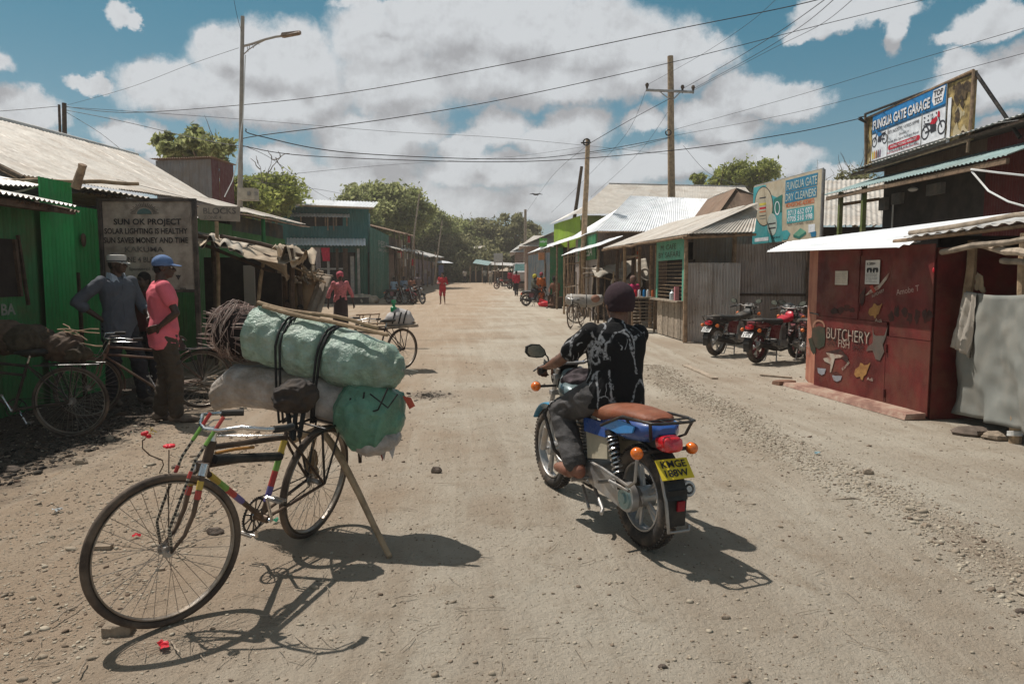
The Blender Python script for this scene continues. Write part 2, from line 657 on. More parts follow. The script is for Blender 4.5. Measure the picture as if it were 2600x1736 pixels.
m_dark = mat('dark_plastic', (0.02, 0.02, 0.02), 0.55, 0, 0.2, dirt=0.25, dcol=(0.14, 0.11, 0.08))
m_rub = mat('tyre_rubber', (0.035, 0.032, 0.03), 0.85, 0, 0.2, dirt=0.85, dcol=(0.17, 0.13, 0.10), ds=7)
m_chr = mat('chrome', (0.62, 0.62, 0.62), 0.22, 1.0, 0.15, dirt=0.3, dcol=(0.25, 0.19, 0.14), ds=14)
m_steel = mat('dull_steel', (0.36, 0.35, 0.34), 0.45, 0.8, 0.25, dirt=0.4, ds=9)
m_alum = mat('cast_aluminium', (0.42, 0.42, 0.42), 0.42, 0.7, 0.2, dirt=0.45, ds=8)
m_skin = mat('dark_skin', (0.055, 0.028, 0.018), 0.48, 0, 0.2, vs=14, bump=0.05, bs=160, spec=0.45)
m_skin2 = mat('brown_skin', (0.16, 0.078, 0.050), 0.5, 0, 0.2, vs=14, bump=0.05, bs=160, spec=0.45)
m_hair = mat('short_black_hair', (0.012, 0.010, 0.010), 0.9, 0, 0.3, bump=0.6, bs=260)
m_wood = mat('weathered_wood', (0.25, 0.17, 0.11), 0.85, 0, 0.35, vs=9, bump=0.4, bs=50, rnd=0.25)
m_wood2 = mat('grey_wood', (0.32, 0.26, 0.20), 0.88, 0, 0.3, vs=10, bump=0.4, bs=60, rnd=0.25)
m_wood3 = mat('peeled_pole', (0.34, 0.24, 0.15), 0.8, 0, 0.3, vs=8, bump=0.4, bs=45, rnd=0.15)
m_dwood = mat('dark_wood', (0.085, 0.055, 0.038), 0.85, 0, 0.35, vs=9, bump=0.4, bs=50, rnd=0.25)
m_white = mat('white_paint', (0.72, 0.72, 0.70), 0.6, 0, 0.1, dirt=0.25)
m_black = mat('black_paint', (0.02, 0.02, 0.022), 0.6, 0, 0.2)
# --- people
def hand(mb, wr, d, nrm, curl=0.35, size=1.0, thumb=1, spread=0.12, r=0.0092):
 """wrist, direction of the palm, palm normal; fingers bend towards nrm"""
 wr, d, nrm = Vector(wr), Vector(d).normalized(), Vector(nrm).normalized()
 nrm = (nrm - d * nrm.dot(d)).normalized()
 sd_ = d.cross(nrm).normalized() * thumb
 k = size
 for i, (o, ln) in enumerate(((0.030, 0.072), (0.010, 0.080), (-0.010, 0.074), (-0.029, 0.058))):
  a = wr + sd_ * (o * 0.55 * k)
  b = wr + d * (0.088 * k) + sd_ * (o * 1.05 * k)
  mb.cap(a, b, 0.0145 * k, 0.0115 * k, 10)
  dd = (d + sd_ * (spread * o * 25 * 0.3)).normalized()
  p = b
  ang = curl * 0.6
  for s_, f in enumerate((0.46, 0.30, 0.24)):
   ang += curl * (0.9 if s_ else 0.4)
   q = p + (dd * math.cos(ang) + nrm * math.sin(ang)) * (ln * f * k * 1.1)
   mb.cap(p, q, r * k * (1 - 0.08 * s_), r * k * (0.94 - 0.1 * s_), 9)
   p = q
 a = wr + d * (0.022 * k) + sd_ * (0.020 * k)
 b = a + (d * 0.6 + sd_ * 0.75 + nrm * 0.35).normalized() * (0.045 * k)
 c = b + (d * 0.9 + sd_ * 0.25 + nrm * (0.3 + curl * 0.6)).normalized() * (0.032 * k)
 e = c + (d * 0.9 + sd_ * 0.0 + nrm * (0.3 + curl)).normalized() * (0.024 * k)
 mb.cap(wr + sd_ * (0.008 * k), a, 0.016 * k, 0.015 * k, 9)
 mb.cap(a, b, 0.0145 * k, 0.0115 * k, 9)
 mb.cap(b, c, 0.0112 * k, 0.010 * k, 9)
 mb.cap(c, e, 0.010 * k, 0.0085 * k, 9)
def stand(h=1.75, **kw):
 k = h / 1.75
 J = dict(head=(0, .025, 1.635), neck=(0, -.01, 1.47), chest=(0, 0, 1.30), waist=(0, 0, 1.10), pelvis=(0, 0, .95),
             shL=(-.180, -.01, 1.425), shR=(.180, -.01, 1.425), elL=(-.235, -.03, 1.13), elR=(.235, -.03, 1.13),
             wrL=(-.25, .05, .88), wrR=(.25, .05, .88), hipL=(-.085, 0, .93), hipR=(.085, 0, .93),
             knL=(-.095, .02, .50), knR=(.095, .02, .50), anL=(-.10, -.02, .09), anR=(.10, -.02, .09),
             toL=(-.125, .15, .03), toR=(.125, .15, .03))
 J.update(kw)
 out = {}
 for a, b in J.items():
  out[a] = Vector(b) * k if a not in ('yaw', 'pitch') else b
 out.setdefault('yaw', 0.0)
 out.setdefault('pitch', 0.0)
 out['k'] = k
 return out
def torso(mb, J, inf=0.0, lo=-0.02, hip=1.0, n=24, top=True, scale=1.0):
 k = J['k']
 xs = (J['shR'] - J['shL']).normalized()
 xh = (J['hipR'] - J['hipL']).normalized()
 pel, wa, ch, ne = J['pelvis'], J['waist'], J['chest'], J['neck']
 rings = []
 def ring(c, rx, ry, x, up, pw=0.85):
  x = (x - up * x.dot(up)).normalized()
  y = up.cross(x).normalized()
  rings.append((c, (rx * k + inf) * scale, (ry * k + inf) * scale, x, y, pw))
 u0 = (wa - pel).normalized()
 u1 = (ch - wa).normalized()
 u2 = (ne - ch).normalized()
 ring(pel + u0 * (lo * k), .155 * hip, .110, xh, u0)
 ring(pel + u0 * .03 * k, .160 * hip, .115, xh, u0)
 ring(wa, .138, .100, (xh + xs).normalized(), (u0 + u1).normalized())
 ring(wa.lerp(ch, .5), .148, .104, (xh + xs * 2).normalized(), u1)
 ring(ch, .165, .110, xs, (u1 + u2).normalized())
 ring(ch.lerp(ne, .45), .172, .102, xs, u2)
 ring(ch.lerp(ne, .72), .150, .078, xs, u2)
 if top:
  ring(ch.lerp(ne, .92), .085, .060, xs, u2)
 mb.loft(rings, n)
def person(root, J, voxel=0.008, skin=None, shirt=None, sleeve='short', trousers=None, shoes=None, hair=True, hat=None, hatmat=None,
           brim=None, folds=0.006, skirt=None, hands=None, shorts=False, hcurl=(0.3, 0.3), hdirL=None, hnL=None, hdirR=None, hnR=None,
           barefoot=False, beard=False, shirt_hem=-0.06, slim=1.0, headscarf=None, loose=0.0, sleevefold=None, hairlen=0.008, nofeet=False, slf=.72):
 k = J['k']
 skin = skin or m_skin
 detail = voxel < 0.012
 yaw = Matrix.Rotation(J['yaw'], 3, 'Z') @ Matrix.Rotation(J['pitch'], 3, 'X')
 def H(x, y, z):
  return J['head'] + yaw @ (Vector((x, y, z)) * k)
 b = MB()
 torso(b, J)
 b.cap(J['neck'] - Vector((0, 0, .03)), H(0, -.02, -.05), .062 * k, .058 * k)
 b.ell(H(0, -.008, .028), (.076 * k, .096 * k, .092 * k), 20, 14, yaw)
 b.ell(H(0, .030, -.035), (.058 * k, .062 * k, .078 * k), 18, 12, yaw)
 b.ell(H(0, .062, -.080), (.032 * k, .026 * k, .026 * k), 12, 8, yaw)
 b.cap(H(0, .082, .010), H(0, .108, -.028), .010 * k, .016 * k, 10)
 for s in (-1, 1):
  b.ell(H(s * .078, -.008, -.008), (.010 * k, .020 * k, .032 * k), 10, 8, yaw)
  b.ell(H(s * .016, .094, -.030), (.010 * k, .012 * k, .009 * k), 8, 6, yaw)
  b.ell(H(s * .032, .076, .022), (.026 * k, .014 * k, .009 * k), 10, 6, yaw)
  b.ell(H(s * .040, .060, -.018), (.020 * k, .022 * k, .020 * k), 10, 6, yaw)
 b.ell(H(0, .088, -.054), (.025 * k, .012 * k, .008 * k), 10, 6, yaw)
 b.ell(H(0, .086, -.066), (.022 * k, .012 * k, .008 * k), 10, 6, yaw)
 for s, S in ((-1, 'L'), (1, 'R')):
  sh, el_, wr = J['sh' + S], J['el' + S], J['wr' + S]
  b.ell(sh, (.055 * k,) * 3, 12, 8)
  b.cap(sh, el_, .048 * k * slim, .037 * k * slim)
  b.cap(el_, el_.lerp(wr, .35), .037 * k * slim, .037 * k * slim)
  b.cap(el_.lerp(wr, .35), wr, .037 * k * slim, .024 * k)
  hd = (hdirL if S == 'L' else hdirR) or ((wr - el_).normalized() * 1.0)
  hn = (hnL if S == 'L' else hnR) or Vector((-s, 0.2, 0))
  if hands is None or hands:
   if detail:
    hand(b, wr, hd, hn, hcurl[0 if S == 'L' else 1], k, thumb=s * (1 if True else -1))
   else:
    q = wr + Vector(hd).normalized() * .08 * k
    b.cap(wr, q, .027 * k, .030 * k)
    b.cap(q, q + Vector(hd).normalized() * .05 * k + Vector(hn) * .02, .026 * k, .016 * k)
  hp, kn, an, to = J['hip' + S], J['kn' + S], J['an' + S], J['to' + S]
  b.cap(hp, kn, .080 * k * slim, .052 * k * slim)
  b.cap(kn, kn.lerp(an, .35), .052 * k * slim, .051 * k * slim)
  b.cap(kn.lerp(an, .35), an, .051 * k * slim, .034 * k)
  if not nofeet:
   fd = (to - an)
   heel = an - Vector((fd.x, fd.y, 0)).normalized() * .035 * k + Vector((0, 0, -.045 * k))
   b.cap(an, heel, .036 * k, .032 * k)
   b.cap(heel, to, .032 * k, .030 * k)
   b.cap(heel.lerp(to, .5), to + (to - heel).normalized() * .025, .036 * k, .026 * k)
 body = remesh('body', b, skin, voxel, root, sm=2)
 if detail:
  for s in (-1, 1):
   e = MB()
   e.ell(H(s * .033, .078, .004), (.012 * k, .010 * k, .009 * k), 12, 8, yaw)
   mk('eye', e, mat('eye_white', (.5, .48, .44), .3, var=.05, bump=0), body)
 if hair:
  h = MB()
  h.ell(H(0, -.016, .038), ((.078 + hairlen) * k, (.092 + hairlen) * k, (.088 + hairlen) * k), 20, 14, yaw)
  h.ell(H(0, -.040, -.005), ((.068 + hairlen) * k, (.060 + hairlen) * k, (.075 + hairlen) * k), 18, 12, yaw)
  remesh('hair', h, m_hair, max(voxel, .007), root, sm=2, folds=0.0015 if detail else 0, fscale=70)
 if hat == 'cap':
  h = MB()
  h.ell(H(0, -.010, .045), (.091 * k, .106 * k, .090 * k), 24, 16, yaw)
  hp_ = remesh('cap', h, hatmat, max(voxel * .8, .006), root, sm=2, folds=0.002, fscale=14, cut=lambda p: (yaw.inverted() @ (p - J['head'])).z < .018 * k)
  br = MB()
  pts = []
  for i in range(13):
   a = PI * i / 12
   pts.append(H(math.cos(a) * .075, .080 + math.sin(a) * .095, .040 - .018 * math.sin(a) - .012 * abs(math.cos(a))))
  inner = [H(math.cos(PI * i / 12) * .082, .045 + .055 * math.sin(PI * i / 12), .040) for i in range(13)]
  vs = pts + inner + [p + yaw @ Vector((0, 0, -.006)) for p in pts] + [p + yaw @ Vector((0, 0, -.006)) for p in inner]
  fs = []
  for i in range(12):
   fs += [(i, i + 1, 14 + i, 13 + i), (26 + i, 39 + i, 40 + i, 27 + i), (i, 26 + i, 27 + i, i + 1), (13 + i, 14 + i, 40 + i, 39 + i)]
  br.add(vs, fs)
  mk('brim', br, brim or hatmat, hp_)
 elif hat == 'flat':
  h = MB()
  rings = []
  for z, r in ((.018, .090), (.035, .092), (.075, .094), (.098, .092), (.104, .070)):
   rings.append((H(0, -.008, z), r * k, r * 1.13 * k, yaw @ Vector((1, 0, 0)), yaw @ Vector((0, 1, 0))))
  h.loft(rings, 28)
  hp_ = mk('cap', h, hatmat, root)
  rb = MB()
  rb.loft([(H(0, -.008, z), r * k, r * 1.13 * k, yaw @ Vector((1, 0, 0)), yaw @ Vector((0, 1, 0))) for z, r in ((.024, .0935), (.040, .0945))], 28, cap=False)
  mk('hat_band', rb, brim, hp_)
  br = MB()
  br.loft([(H(0, .060, .016), .082 * k, .085 * k, yaw @ Vector((1, 0, 0)), yaw @ Vector((0, 1, -.2))), (H(0, .060, .024), .080 * k, .082 * k, yaw @ Vector((1, 0, 0)), yaw @ Vector((0, 1, -.2)))], 24)
  mk('brim', br, hatmat, hp_)
 elif hat == 'scarf':
  h = MB()
  h.ell(H(0, -.018, .035), (.098 * k, .118 * k, .105 * k), 20, 14, yaw)
  h.ell(H(0, -.065, -.03), (.075 * k, .060 * k, .080 * k), 16, 12, yaw)
  remesh('headscarf', h, hatmat, max(voxel, .01), root, sm=2, folds=.006, fscale=9)
 if trousers:
  t = MB()
  torso(t, J, inf=.012 + loose * .5, lo=-.10, top=False)
  t.v, t.f, t.m = [], [], []
  xh = (J['hipR'] - J['hipL']).normalized()
  u0 = (J['waist'] - J['pelvis']).normalized()
  yh = u0.cross(xh).normalized()
  t.loft([(J['pelvis'] + u0 * z * k, rx * k, ry * k, xh, yh, .85) for z, rx, ry in ((-.07, .15, .115), (0, .172, .128), (.06, .166, .122), (.11, .150, .112))], 24)
  for S in 'LR':
   hp, kn, an = J['hip' + S], J['kn' + S], J['an' + S]
   t.cap(hp, kn, (.098 + loose) * k * slim, (.072 + loose) * k * slim)
   if not shorts:
    e = an + (kn - an).normalized() * .02
    t.cap(kn, e, (.070 + loose) * k * slim, (.054 + loose * 1.2) * k)
  bot = min(J['anL'].z, J['anR'].z)
  remesh('shorts' if shorts else 'trousers', t, trousers, voxel, root, sm=2, folds=folds, fscale=7, aniso=(1, 1, 1.8))
 if skirt:
  t = MB()
  pl = J['pelvis']
  an = (J['anL'] + J['anR']) / 2
  t.loft([(pl + Vector((0, 0, .14 * k)), .150 * k, .115 * k, (1, 0, 0), (0, 1, 0)), (pl, .185 * k, .15 * k, (1, 0, 0), (0, 1, 0)),
    (pl.lerp(an, .5), .20 * k, .17 * k, (1, 0, 0), (0, 1, 0)), (pl.lerp(an, .92), .225 * k, .19 * k, (1, 0, 0), (0, 1, 0))], 28)
  remesh('skirt', t, skirt, max(voxel, .01), root, sm=1, folds=.014, fscale=6, aniso=(1, 1, .25))
 if shirt:
  t = MB()
  torso(t, J, inf=.016 + loose, lo=shirt_hem, hip=1.04)
  t.cap(J['neck'] - Vector((0, 0, .035 * k)), J['neck'] - Vector((0, 0, .005)), .075 * k, .066 * k)
  for S in 'LR':
   sh, el_, wr = J['sh' + S], J['el' + S], J['wr' + S]
   t.ell(sh, (.068 * k,) * 3, 14, 10)
   if sleeve == 'short':
    e = sh.lerp(el_, slf)
    t.cap(sh, e, (.062 + loose * .4) * k, (.056 + loose * .6) * k)
   elif sleeve == 'long':
    t.cap(sh, el_, (.064 + loose * .5) * k, (.052 + loose * .5) * k)
    t.cap(el_, el_.lerp(wr, .9), (.052 + loose * .5) * k, .040 * k)
   elif sleeve == 'elbow':
    t.cap(sh, el_, (.060 + loose * .5) * k, (.050 + loose * .5) * k)
    t.cap(el_, el_.lerp(wr, .28), (.050 + loose * .5) * k, .050 * k)
  remesh('shirt', t, shirt, voxel, root, sm=2, folds=folds, fscale=6, aniso=(1, 1, .8), lumps=.006, lscale=5)
 if shoes:
  for S in 'LR':
   an, to = J['an' + S], J['to' + S]
   fd = (to - an)
   fl = Vector((fd.x, fd.y, 0)).normalized()
   heel = an - fl * .045 * k + Vector((0, 0, -.048 * k))
   t = MB()
   t.cap(heel + Vector((0, 0, .01)), to + Vector((0, 0, .004)), .042 * k, .038 * k)
   t.cap(heel.lerp(to, .5), to + fl * .03, .044 * k, .032 * k)
   t.cap(heel + Vector((0, 0, .02)), an, .042 * k, .042 * k)
   remesh('shoe', t, shoes, max(.007, voxel), root, sm=2)
 return root
# --- motorcycle
def spring(mb, a, b, r, turns, wr, n=14):
 a, b = Vector(a), Vector(b)
 d = (b - a)
 L = d.length
 d.normalize()
 x = d.cross(Vector((1, 0.2, 0.1))).normalized()
 y = d.cross(x)
 pts = []
 N = turns * n
 for i in range(N + 1):
  t = 2 * PI * i / n
  pts.append(a + d * (L * i / N) + x * (r * math.cos(t)) + y * (r * math.sin(t)))
 mb.tube(pts, wr, 6)
def moto(name, label, cat='motorcycle', body=None, tail=None, seat=None, group=None, plate=('yellow', 'KMGE', '188W'), spoked=False,
         detail=True, stand_=True, bodyname='', tank=None, accent=None, loc=(0, 0, 0), rotz=0, rack=True, fender=None, mirrors=True, rim=None):
 root = thing(name, label, cat, loc, rotz, group)
 WB, RR = 1.27, 0.295
 tank = tank or body
 tail = tail or body
 rim = rim or m_alum
 fz = 1.0
 for (y, nm, tw) in ((0, 'rear_wheel', .052), (WB, 'front_wheel', .042)):
  t = MB()
  t.ring((0, y, RR), RR - tw, tw, n=72, m=12, flat=.95)
  tr = mk('tyre', t, m_rub, root, label=None)
  tr.name = nm
  kn = MB()
  if detail:
   for i in range(60):
    a = 2 * PI * i / 60
    for s in (-1, 0, 1):
     aa = a + (0.05 if s == 0 else 0)
     rr = RR - tw + tw * (1.02 if s == 0 else .86)
     c = Vector((s * tw * .55, y + math.sin(aa) * rr, RR + math.cos(aa) * rr))
     kn.box(c, (.018, .016, .010), Matrix.Rotation(-aa, 3, 'X'))
   mk('tread', kn, m_rub, tr, smooth=False)
  t = MB()
  for s in (-1, 1):
   t.ring((s * tw * .55, y, RR), RR - tw * 1.95, .008, n=56, m=6)
  t.loft([((s * tw * .55, y, RR), RR - tw * 2.1, RR - tw * 2.1, (0, 1, 0), (0, 0, 1)) for s in (-1, 1)], 56, cap=False)
  mk('rim', t, rim, tr)
  t = MB()
  if spoked:
   for i in range(32):
    a = 2 * PI * i / 32
    rr = RR - tw * 2.1
    s = 1 if i % 2 else -1
    t.tube([(s * .03, y + math.sin(a + .3 * s) * .04, RR + math.cos(a + .3 * s) * .04), (0, y + math.sin(a) * rr, RR + math.cos(a) * rr)], .0018, 5, cap=False)
  else:
   for i in range(5):
    a = 2 * PI * i / 5 + .3
    rr = RR - tw * 2.0
    for da in (-.14, .14):
     p0 = Vector((0, y + math.sin(a) * .04, RR + math.cos(a) * .04))
     p1 = Vector((0, y + math.sin(a + da) * rr, RR + math.cos(a + da) * rr))
     t.tube([p0, p1], [.018, .012], 6, flat=.8)
  mk('spokes', t, rim, tr)
  t = MB()
  t.tube([(-.075, y, RR), (.075, y, RR)], .012, 10)
  t.tube([(-.045, y, RR), (.045, y, RR)], .060 if y == 0 else .05, 20)
  mk('hub', t, m_alum, tr)
 t = MB()
 for s in (-1, 1):
  x = s * .10
  t.tube([(x, .02, RR), (x * .9, .30, .34), (x * .7, .50, .36)], .017, 8)                    # swingarm
  t.tube([(x, -.05, .70), (x, .25, .70), (x * .7, .55, .66), (x * .5, .75, .80), (0, .92, .86)], .014, 8)
  t.tube([(x * .8, .50, .34), (x * .8, .52, .60), (x, .25, .70)], .014, 8)
  t.tube([(0, .93, .78), (x * .6, .82, .45), (x * .8, .70, .22), (x * .8, .50, .22), (x * .8, .50, .36)], .015, 8)
 t.tube([(0, .90, .90), (0, .935, .74)], .028, 12)
 mk('frame', t, m_blk, root)
 t = MB()
 t.box((0, .62, .32), (.22, .26, .16))
 t.tube([(-.14, .58, .32), (.14, .58, .32)], .085, 20)
 t.tube([(-.13, .70, .31), (.13, .70, .31)], .055, 16)
 for i in range(9):
  zz = .42 + i * .020
  t.box((0, .70 + i * .006, zz), (.15, .14, .008))
 t.box((0, .72, .50), (.10, .10, .20))
 t.box((0, .745, .625), (.11, .11, .05))
 mk('engine', t, m_alum, root)
 t = MB()
 prof = []
 for (y0, r0, a0, a1) in ((0.0, .085, PI / 2, 3 * PI / 2), (.52, .060, -PI / 2, PI / 2)):
  for i in range(9):
   a = a0 + (a1 - a0) * i / 8
   prof.append((y0 + math.cos(a) * r0, .30 + math.sin(a) * r0 + (.03 if y0 else 0)))
 t.prism([(p[0], p[1]) for p in prof], -.125, -.085, 'X')
 mk('chain_case', t, m_alum, root)
 t = MB()
 t.tube([(-.14, .0, RR), (-.10, .0, RR)], .062, 22)
 t.tube([(-.15, .0, RR), (-.14, .0, RR)], .030, 14)
 mk('hub_cover', t, m_chr if accent is None else accent, root)
 t = MB()
 t.tube([(.05, .80, .52), (.10, .86, .40), (.14, .78, .24), (.15, .50, .21), (.16, .35, .24)], .018, 10)
 t.tube([(.150, .40, .235), (.15, .30, .26), (.155, -.12, .36), (.156, -.20, .375)], [.028, .048, .052, .046], 18)
 mk('exhaust', t, m_blk if not detail else mat('exhaust_black', (.05, .048, .046), .4, .6), root)
 t = MB()
 t.ring((.1565, -.205, .377), .036, .010, axis=(0, -1, .2), n=24, m=6)
 t.tube([(.1565, -.19, .374), (.1565, -.215, .379)], .018, 12)
 mk('muffler_ring', t, m_alum, root)
 for s in (-1, 1):
  t = MB()
  t.tube([(s * .135, .03, .34), (s * .135, .18, .68)], .011, 8)
  t.tube([(s * .135, .03, .34), (s * .135, .065, .42)], .024, 12)
  t.tube([(s * .135, .165, .645), (s * .135, .18, .68)], .028, 12)
  sh = mk('shock_absorber', t, m_blk, root)
  t = MB()
  spring(t, (s * .135, .065, .42), (s * .135, .165, .645), .029, 9, .0065)
  mk('spring', t, m_chr, sh)
 t = MB()
 rings = []
 for i in range(14):
  a = R(-28 + 106 * i / 13)
  rr = RR + .045
  c = Vector((0, -math.sin(a) * rr, RR + math.cos(a) * rr))
  rings.append((c, .065, .008, (1, 0, 0), (0, -math.sin(a), math.cos(a)), .6))
 t.loft(rings, 14)
 t.slab((-.055, -.325, .22), (.055, -.325, .22), (.060, -.335, .42), (-.060, -.335, .42), .008)
 mk('rear_fender', t, m_dark, root)
 if detail:
  t = MB()
  t.tube([(-.065, -.27, .50), (-.07, -.33, .36), (-.06, -.345, .20), (.06, -.35, .20), (.075, -.33, .22)], .010, 8)
  mk('fender_stay', t, m_steel, root)
  t = MB()
  t.box((.015, -.342, .335), (.045, .012, .055), Matrix.Rotation(.1, 3, 'X'))
  mk('reflector', t, mat('dark_red_reflector', (.25, .01, .02), .3, bump=0), root)
 for s in (-1, 1):
  t = MB()
  t.slab((s * .125, .22, .47), (s * .135, .46, .42), (s * .125, .50, .60), (s * .12, .24, .62), .03 * s)
  mk('side_panel', t, mat('cream_panel', (.45, .40, .30), .45, dirt=.5) if accent else body, root)
  t = MB()
  t.slab((s * .135, .22, .60), (s * .140, .50, .585), (s * .125, .54, .70), (s * .12, .20, .72), .03 * s)
  mk('side_cover', t, body, root)
 t = MB()
 rings = []
 for (y, wx, hz, zc) in ((.36, .10, .060, .725), (.20, .135, .095, .725), (.02, .142, .105, .735), (-.12, .128, .095, .75), (-.21, .095, .065, .765), (-.25, .050, .030, .77)):
  rings.append(((0, y, zc), wx, hz, (1, 0, 0), (0, 0, 1), .7))
 t.loft(rings, 24)
 tl = mk('tail_cowl', t, tail, root)
 if accent:
  for s in (-1, 1):
   t = MB()
   base = []
   for (y, z) in ((.26, .70), (.16, .775), (.02, .81), (-.12, .80), (-.10, .74), (.06, .69)):
    base.append(Vector((s * (.146 + .003), y, z)))
   t.add(base + [p - Vector((s * .01, 0, 0)) for p in base], [tuple(range(6)), tuple(range(11, 5, -1))] + [(i, (i + 1) % 6, 6 + (i + 1) % 6, 6 + i) for i in range(6)])
   mk('decal', t, mat('light_blue_decal', (.04, .24, .58), .35, coat=.3, bump=0), tl)
 t = MB()
 rings = []
 for (y, wx, h, zc) in ((.72, .060, .04, .800), (.66, .085, .070, .800), (.50, .118, .085, .790), (.34, .136, .092, .790), (.22, .138, .090, .806),
                           (.08, .128, .078, .828), (-.06, .112, .062, .842), (-.14, .10, .055, .84), (-.19, .055, .030, .84)):
  rings.append(((0, y, zc), wx, h, (1, 0, 0), (0, 0, 1), .8))
 t.loft(rings, 28)
 mk('seat', t, seat, root)
 t = MB()
 rings = []
 for (y, wx, h, zc) in ((.66, .075, .05, .80), (.72, .11, .085, .82), (.80, .135, .105, .845), (.88, .140, .110, .86), (.95, .115, .09, .865), (.99, .07, .05, .87)):
  rings.append(((0, y, zc), wx, h, (1, 0, 0), (0, 0, 1), .8))
 t.loft(rings, 26)
 tk = mk('fuel_tank', t, tank, root)
 t = MB()
 t.tube([(0, .83, .945), (0, .828, .965)], .028, 16)
 mk('tank_cap', t, m_chr, tk)
 if rack:
  t = MB()
  for s in (-1, 1):
   t.tube([(s * .145, .26, .70), (s * .150, .16, .76), (s * .150, .0, .85), (s * .148, -.20, .862), (s * .13, -.32, .862), (s * .09, -.345, .862), (0, -.35, .862)], .012, 10)
   t.tube([(s * .150, -.02, .855), (s * .13, -.06, .78), (s * .11, .02, .70)], .009, 8)
   t.tube([(s * .135, -.30, .862), (s * .11, -.26, .74), (s * .08, -.20, .70)], .010, 8)
  t.tube([(-.145, -.25, .866), (.145, -.25, .866)], .008, 8)
  for x in (-.05, .05):
   t.tube([(x, -.25, .868), (x, -.345, .864)], .006, 6)
  mk('luggage_rack', t, m_blk, root)
 t = MB()
 t.loft([((0, y, .655), wx, hz, (1, 0, 0), (0, .1, 1), .6) for y, wx, hz in ((-.20, .060, .042), (-.25, .064, .046), (-.285, .058, .040), (-.295, .040, .028))], 20)
 mk('tail_lamp', t, mat('red_lens', (.55, .012, .02), .18, spec=.6, coat=.6, bump=0, var=.25, vs=30), root)
 t = MB()
 t.box((0, -.16, .66), (.10, .14, .08))
 t.tube([(-.15, -.19, .605), (.15, -.19, .605)], .011, 8)
 mk('lamp_bracket', t, m_dark, root)
 m_or = mat('amber_lens', (.75, .16, .01), .22, spec=.6, coat=.5, bump=0, var=.2, vs=30)
 for (x, y, z) in ((-.175, -.20, .605), (.175, -.20, .605)) + (((-.25, 1.02, .80), (.25, 1.02, .80)) if True else ()):
  t = MB()
  t.ell((x, y, z), (.034, .040, .034), 18, 12)
  ln = mk('turn_signal', t, m_or, root)
  t = MB()
  sg = 1 if x > 0 else -1
  if y > 0:
   t.tube([(x - sg * .03, y, z), (sg * .10, y - .01, z)], .009, 8)
   t.ell((x - sg * .008, y + .012, z), (.033, .034, .035), 14, 10)
  else:
   t.tube([(x - sg * .02, y + .01, z), (sg * .12, y + .01, z)], .010, 8)
  mk('stalk', t, m_dark, ln)
 if plate:
  t = MB()
  a, b_, c_, d_ = Vector((-.10, -.32, .515)), Vector((.10, -.32, .515)), Vector((.10, -.24, .605)), Vector((-.10, -.24, .605))
  a, b_, c_, d_ = [v + Vector((0, -.02, -.03)) for v in (a, b_, c_, d_)]
  t.slab(a, b_, c_, d_, .004)
  pm = mat('yellow_plate', (.72, .55, .03), .45, dirt=.25, bump=0) if plate[0] == 'yellow' else mat('white_plate', (.6, .6, .58), .45, dirt=.3, bump=0)
  pl = mk('number_plate', t, pm, root)
  xd, ud = (b_ - a), (d_ - a)
  text(pl, plate[1], a + xd * .5 + ud * .56, xd, ud, .040, m_black, width=.155, world=False, center=True, bold=.02)
  text(pl, plate[2], a + xd * .5 + ud * .12, xd, ud, .040, m_black, width=.145, world=False, center=True, bold=.02)
 t = MB()
 for s in (-1, 1):
  t.tube([(s * .085, WB, RR), (s * .085, 1.20, .47)], .024, 12)
  t.tube([(s * .085, 1.20, .47), (s * .085, 1.01, .92)], .017, 10)
 t.box((0, 1.035, .86), (.22, .05, .03))
 t.box((0, 1.085, .74), (.22, .05, .03))
 mk('fork', t, m_alum, root)
 t = MB()
 rings = []
 for i in range(15):
  a = R(-62 + 118 * i / 14)
  rr = RR + .035
  k2 = 1 - .5 * abs(i - 7) / 7
  rings.append(((0, WB + math.sin(a) * rr, RR + math.cos(a) * rr), .058 * (0.7 + .3 * k2), .010, (1, 0, 0), (0, math.sin(a), math.cos(a)), .7))
 t.loft(rings, 14)
 mk('front_fender', t, fender or tail, root)
 t = MB()
 t.ell((0, 1.12, .84), (.085, .075, .085), 22, 14)
 hl = mk('headlight', t, m_dark, root)
 t = MB()
 t.ell((0, 1.165, .84), (.070, .035, .070), 20, 12)
 mk('lens', t, mat('clear_lens', (.55, .58, .6), .1, spec=.8, bump=0), hl)
 t = MB()
 t.tube([(-.06, 1.06, .945), (-.06, 1.03, .985)], .040, 18)
 t.tube([(.04, 1.06, .945), (.04, 1.03, .985)], .040, 18)
 t.box((0, 1.07, .93), (.16, .06, .05))
 mk('instruments', t, m_dark, root)
 t = MB()
 t.tube([(-.275, .84, .935), (-.21, .90, .955), (-.16, .965, .985), (-.10, .985, .955), (.10, .985, .955), (.16, .965, .985), (.21, .90, .955), (.275, .84, .935)], .011, 10)
 hb = mk('handlebar', t, m_steel, root)
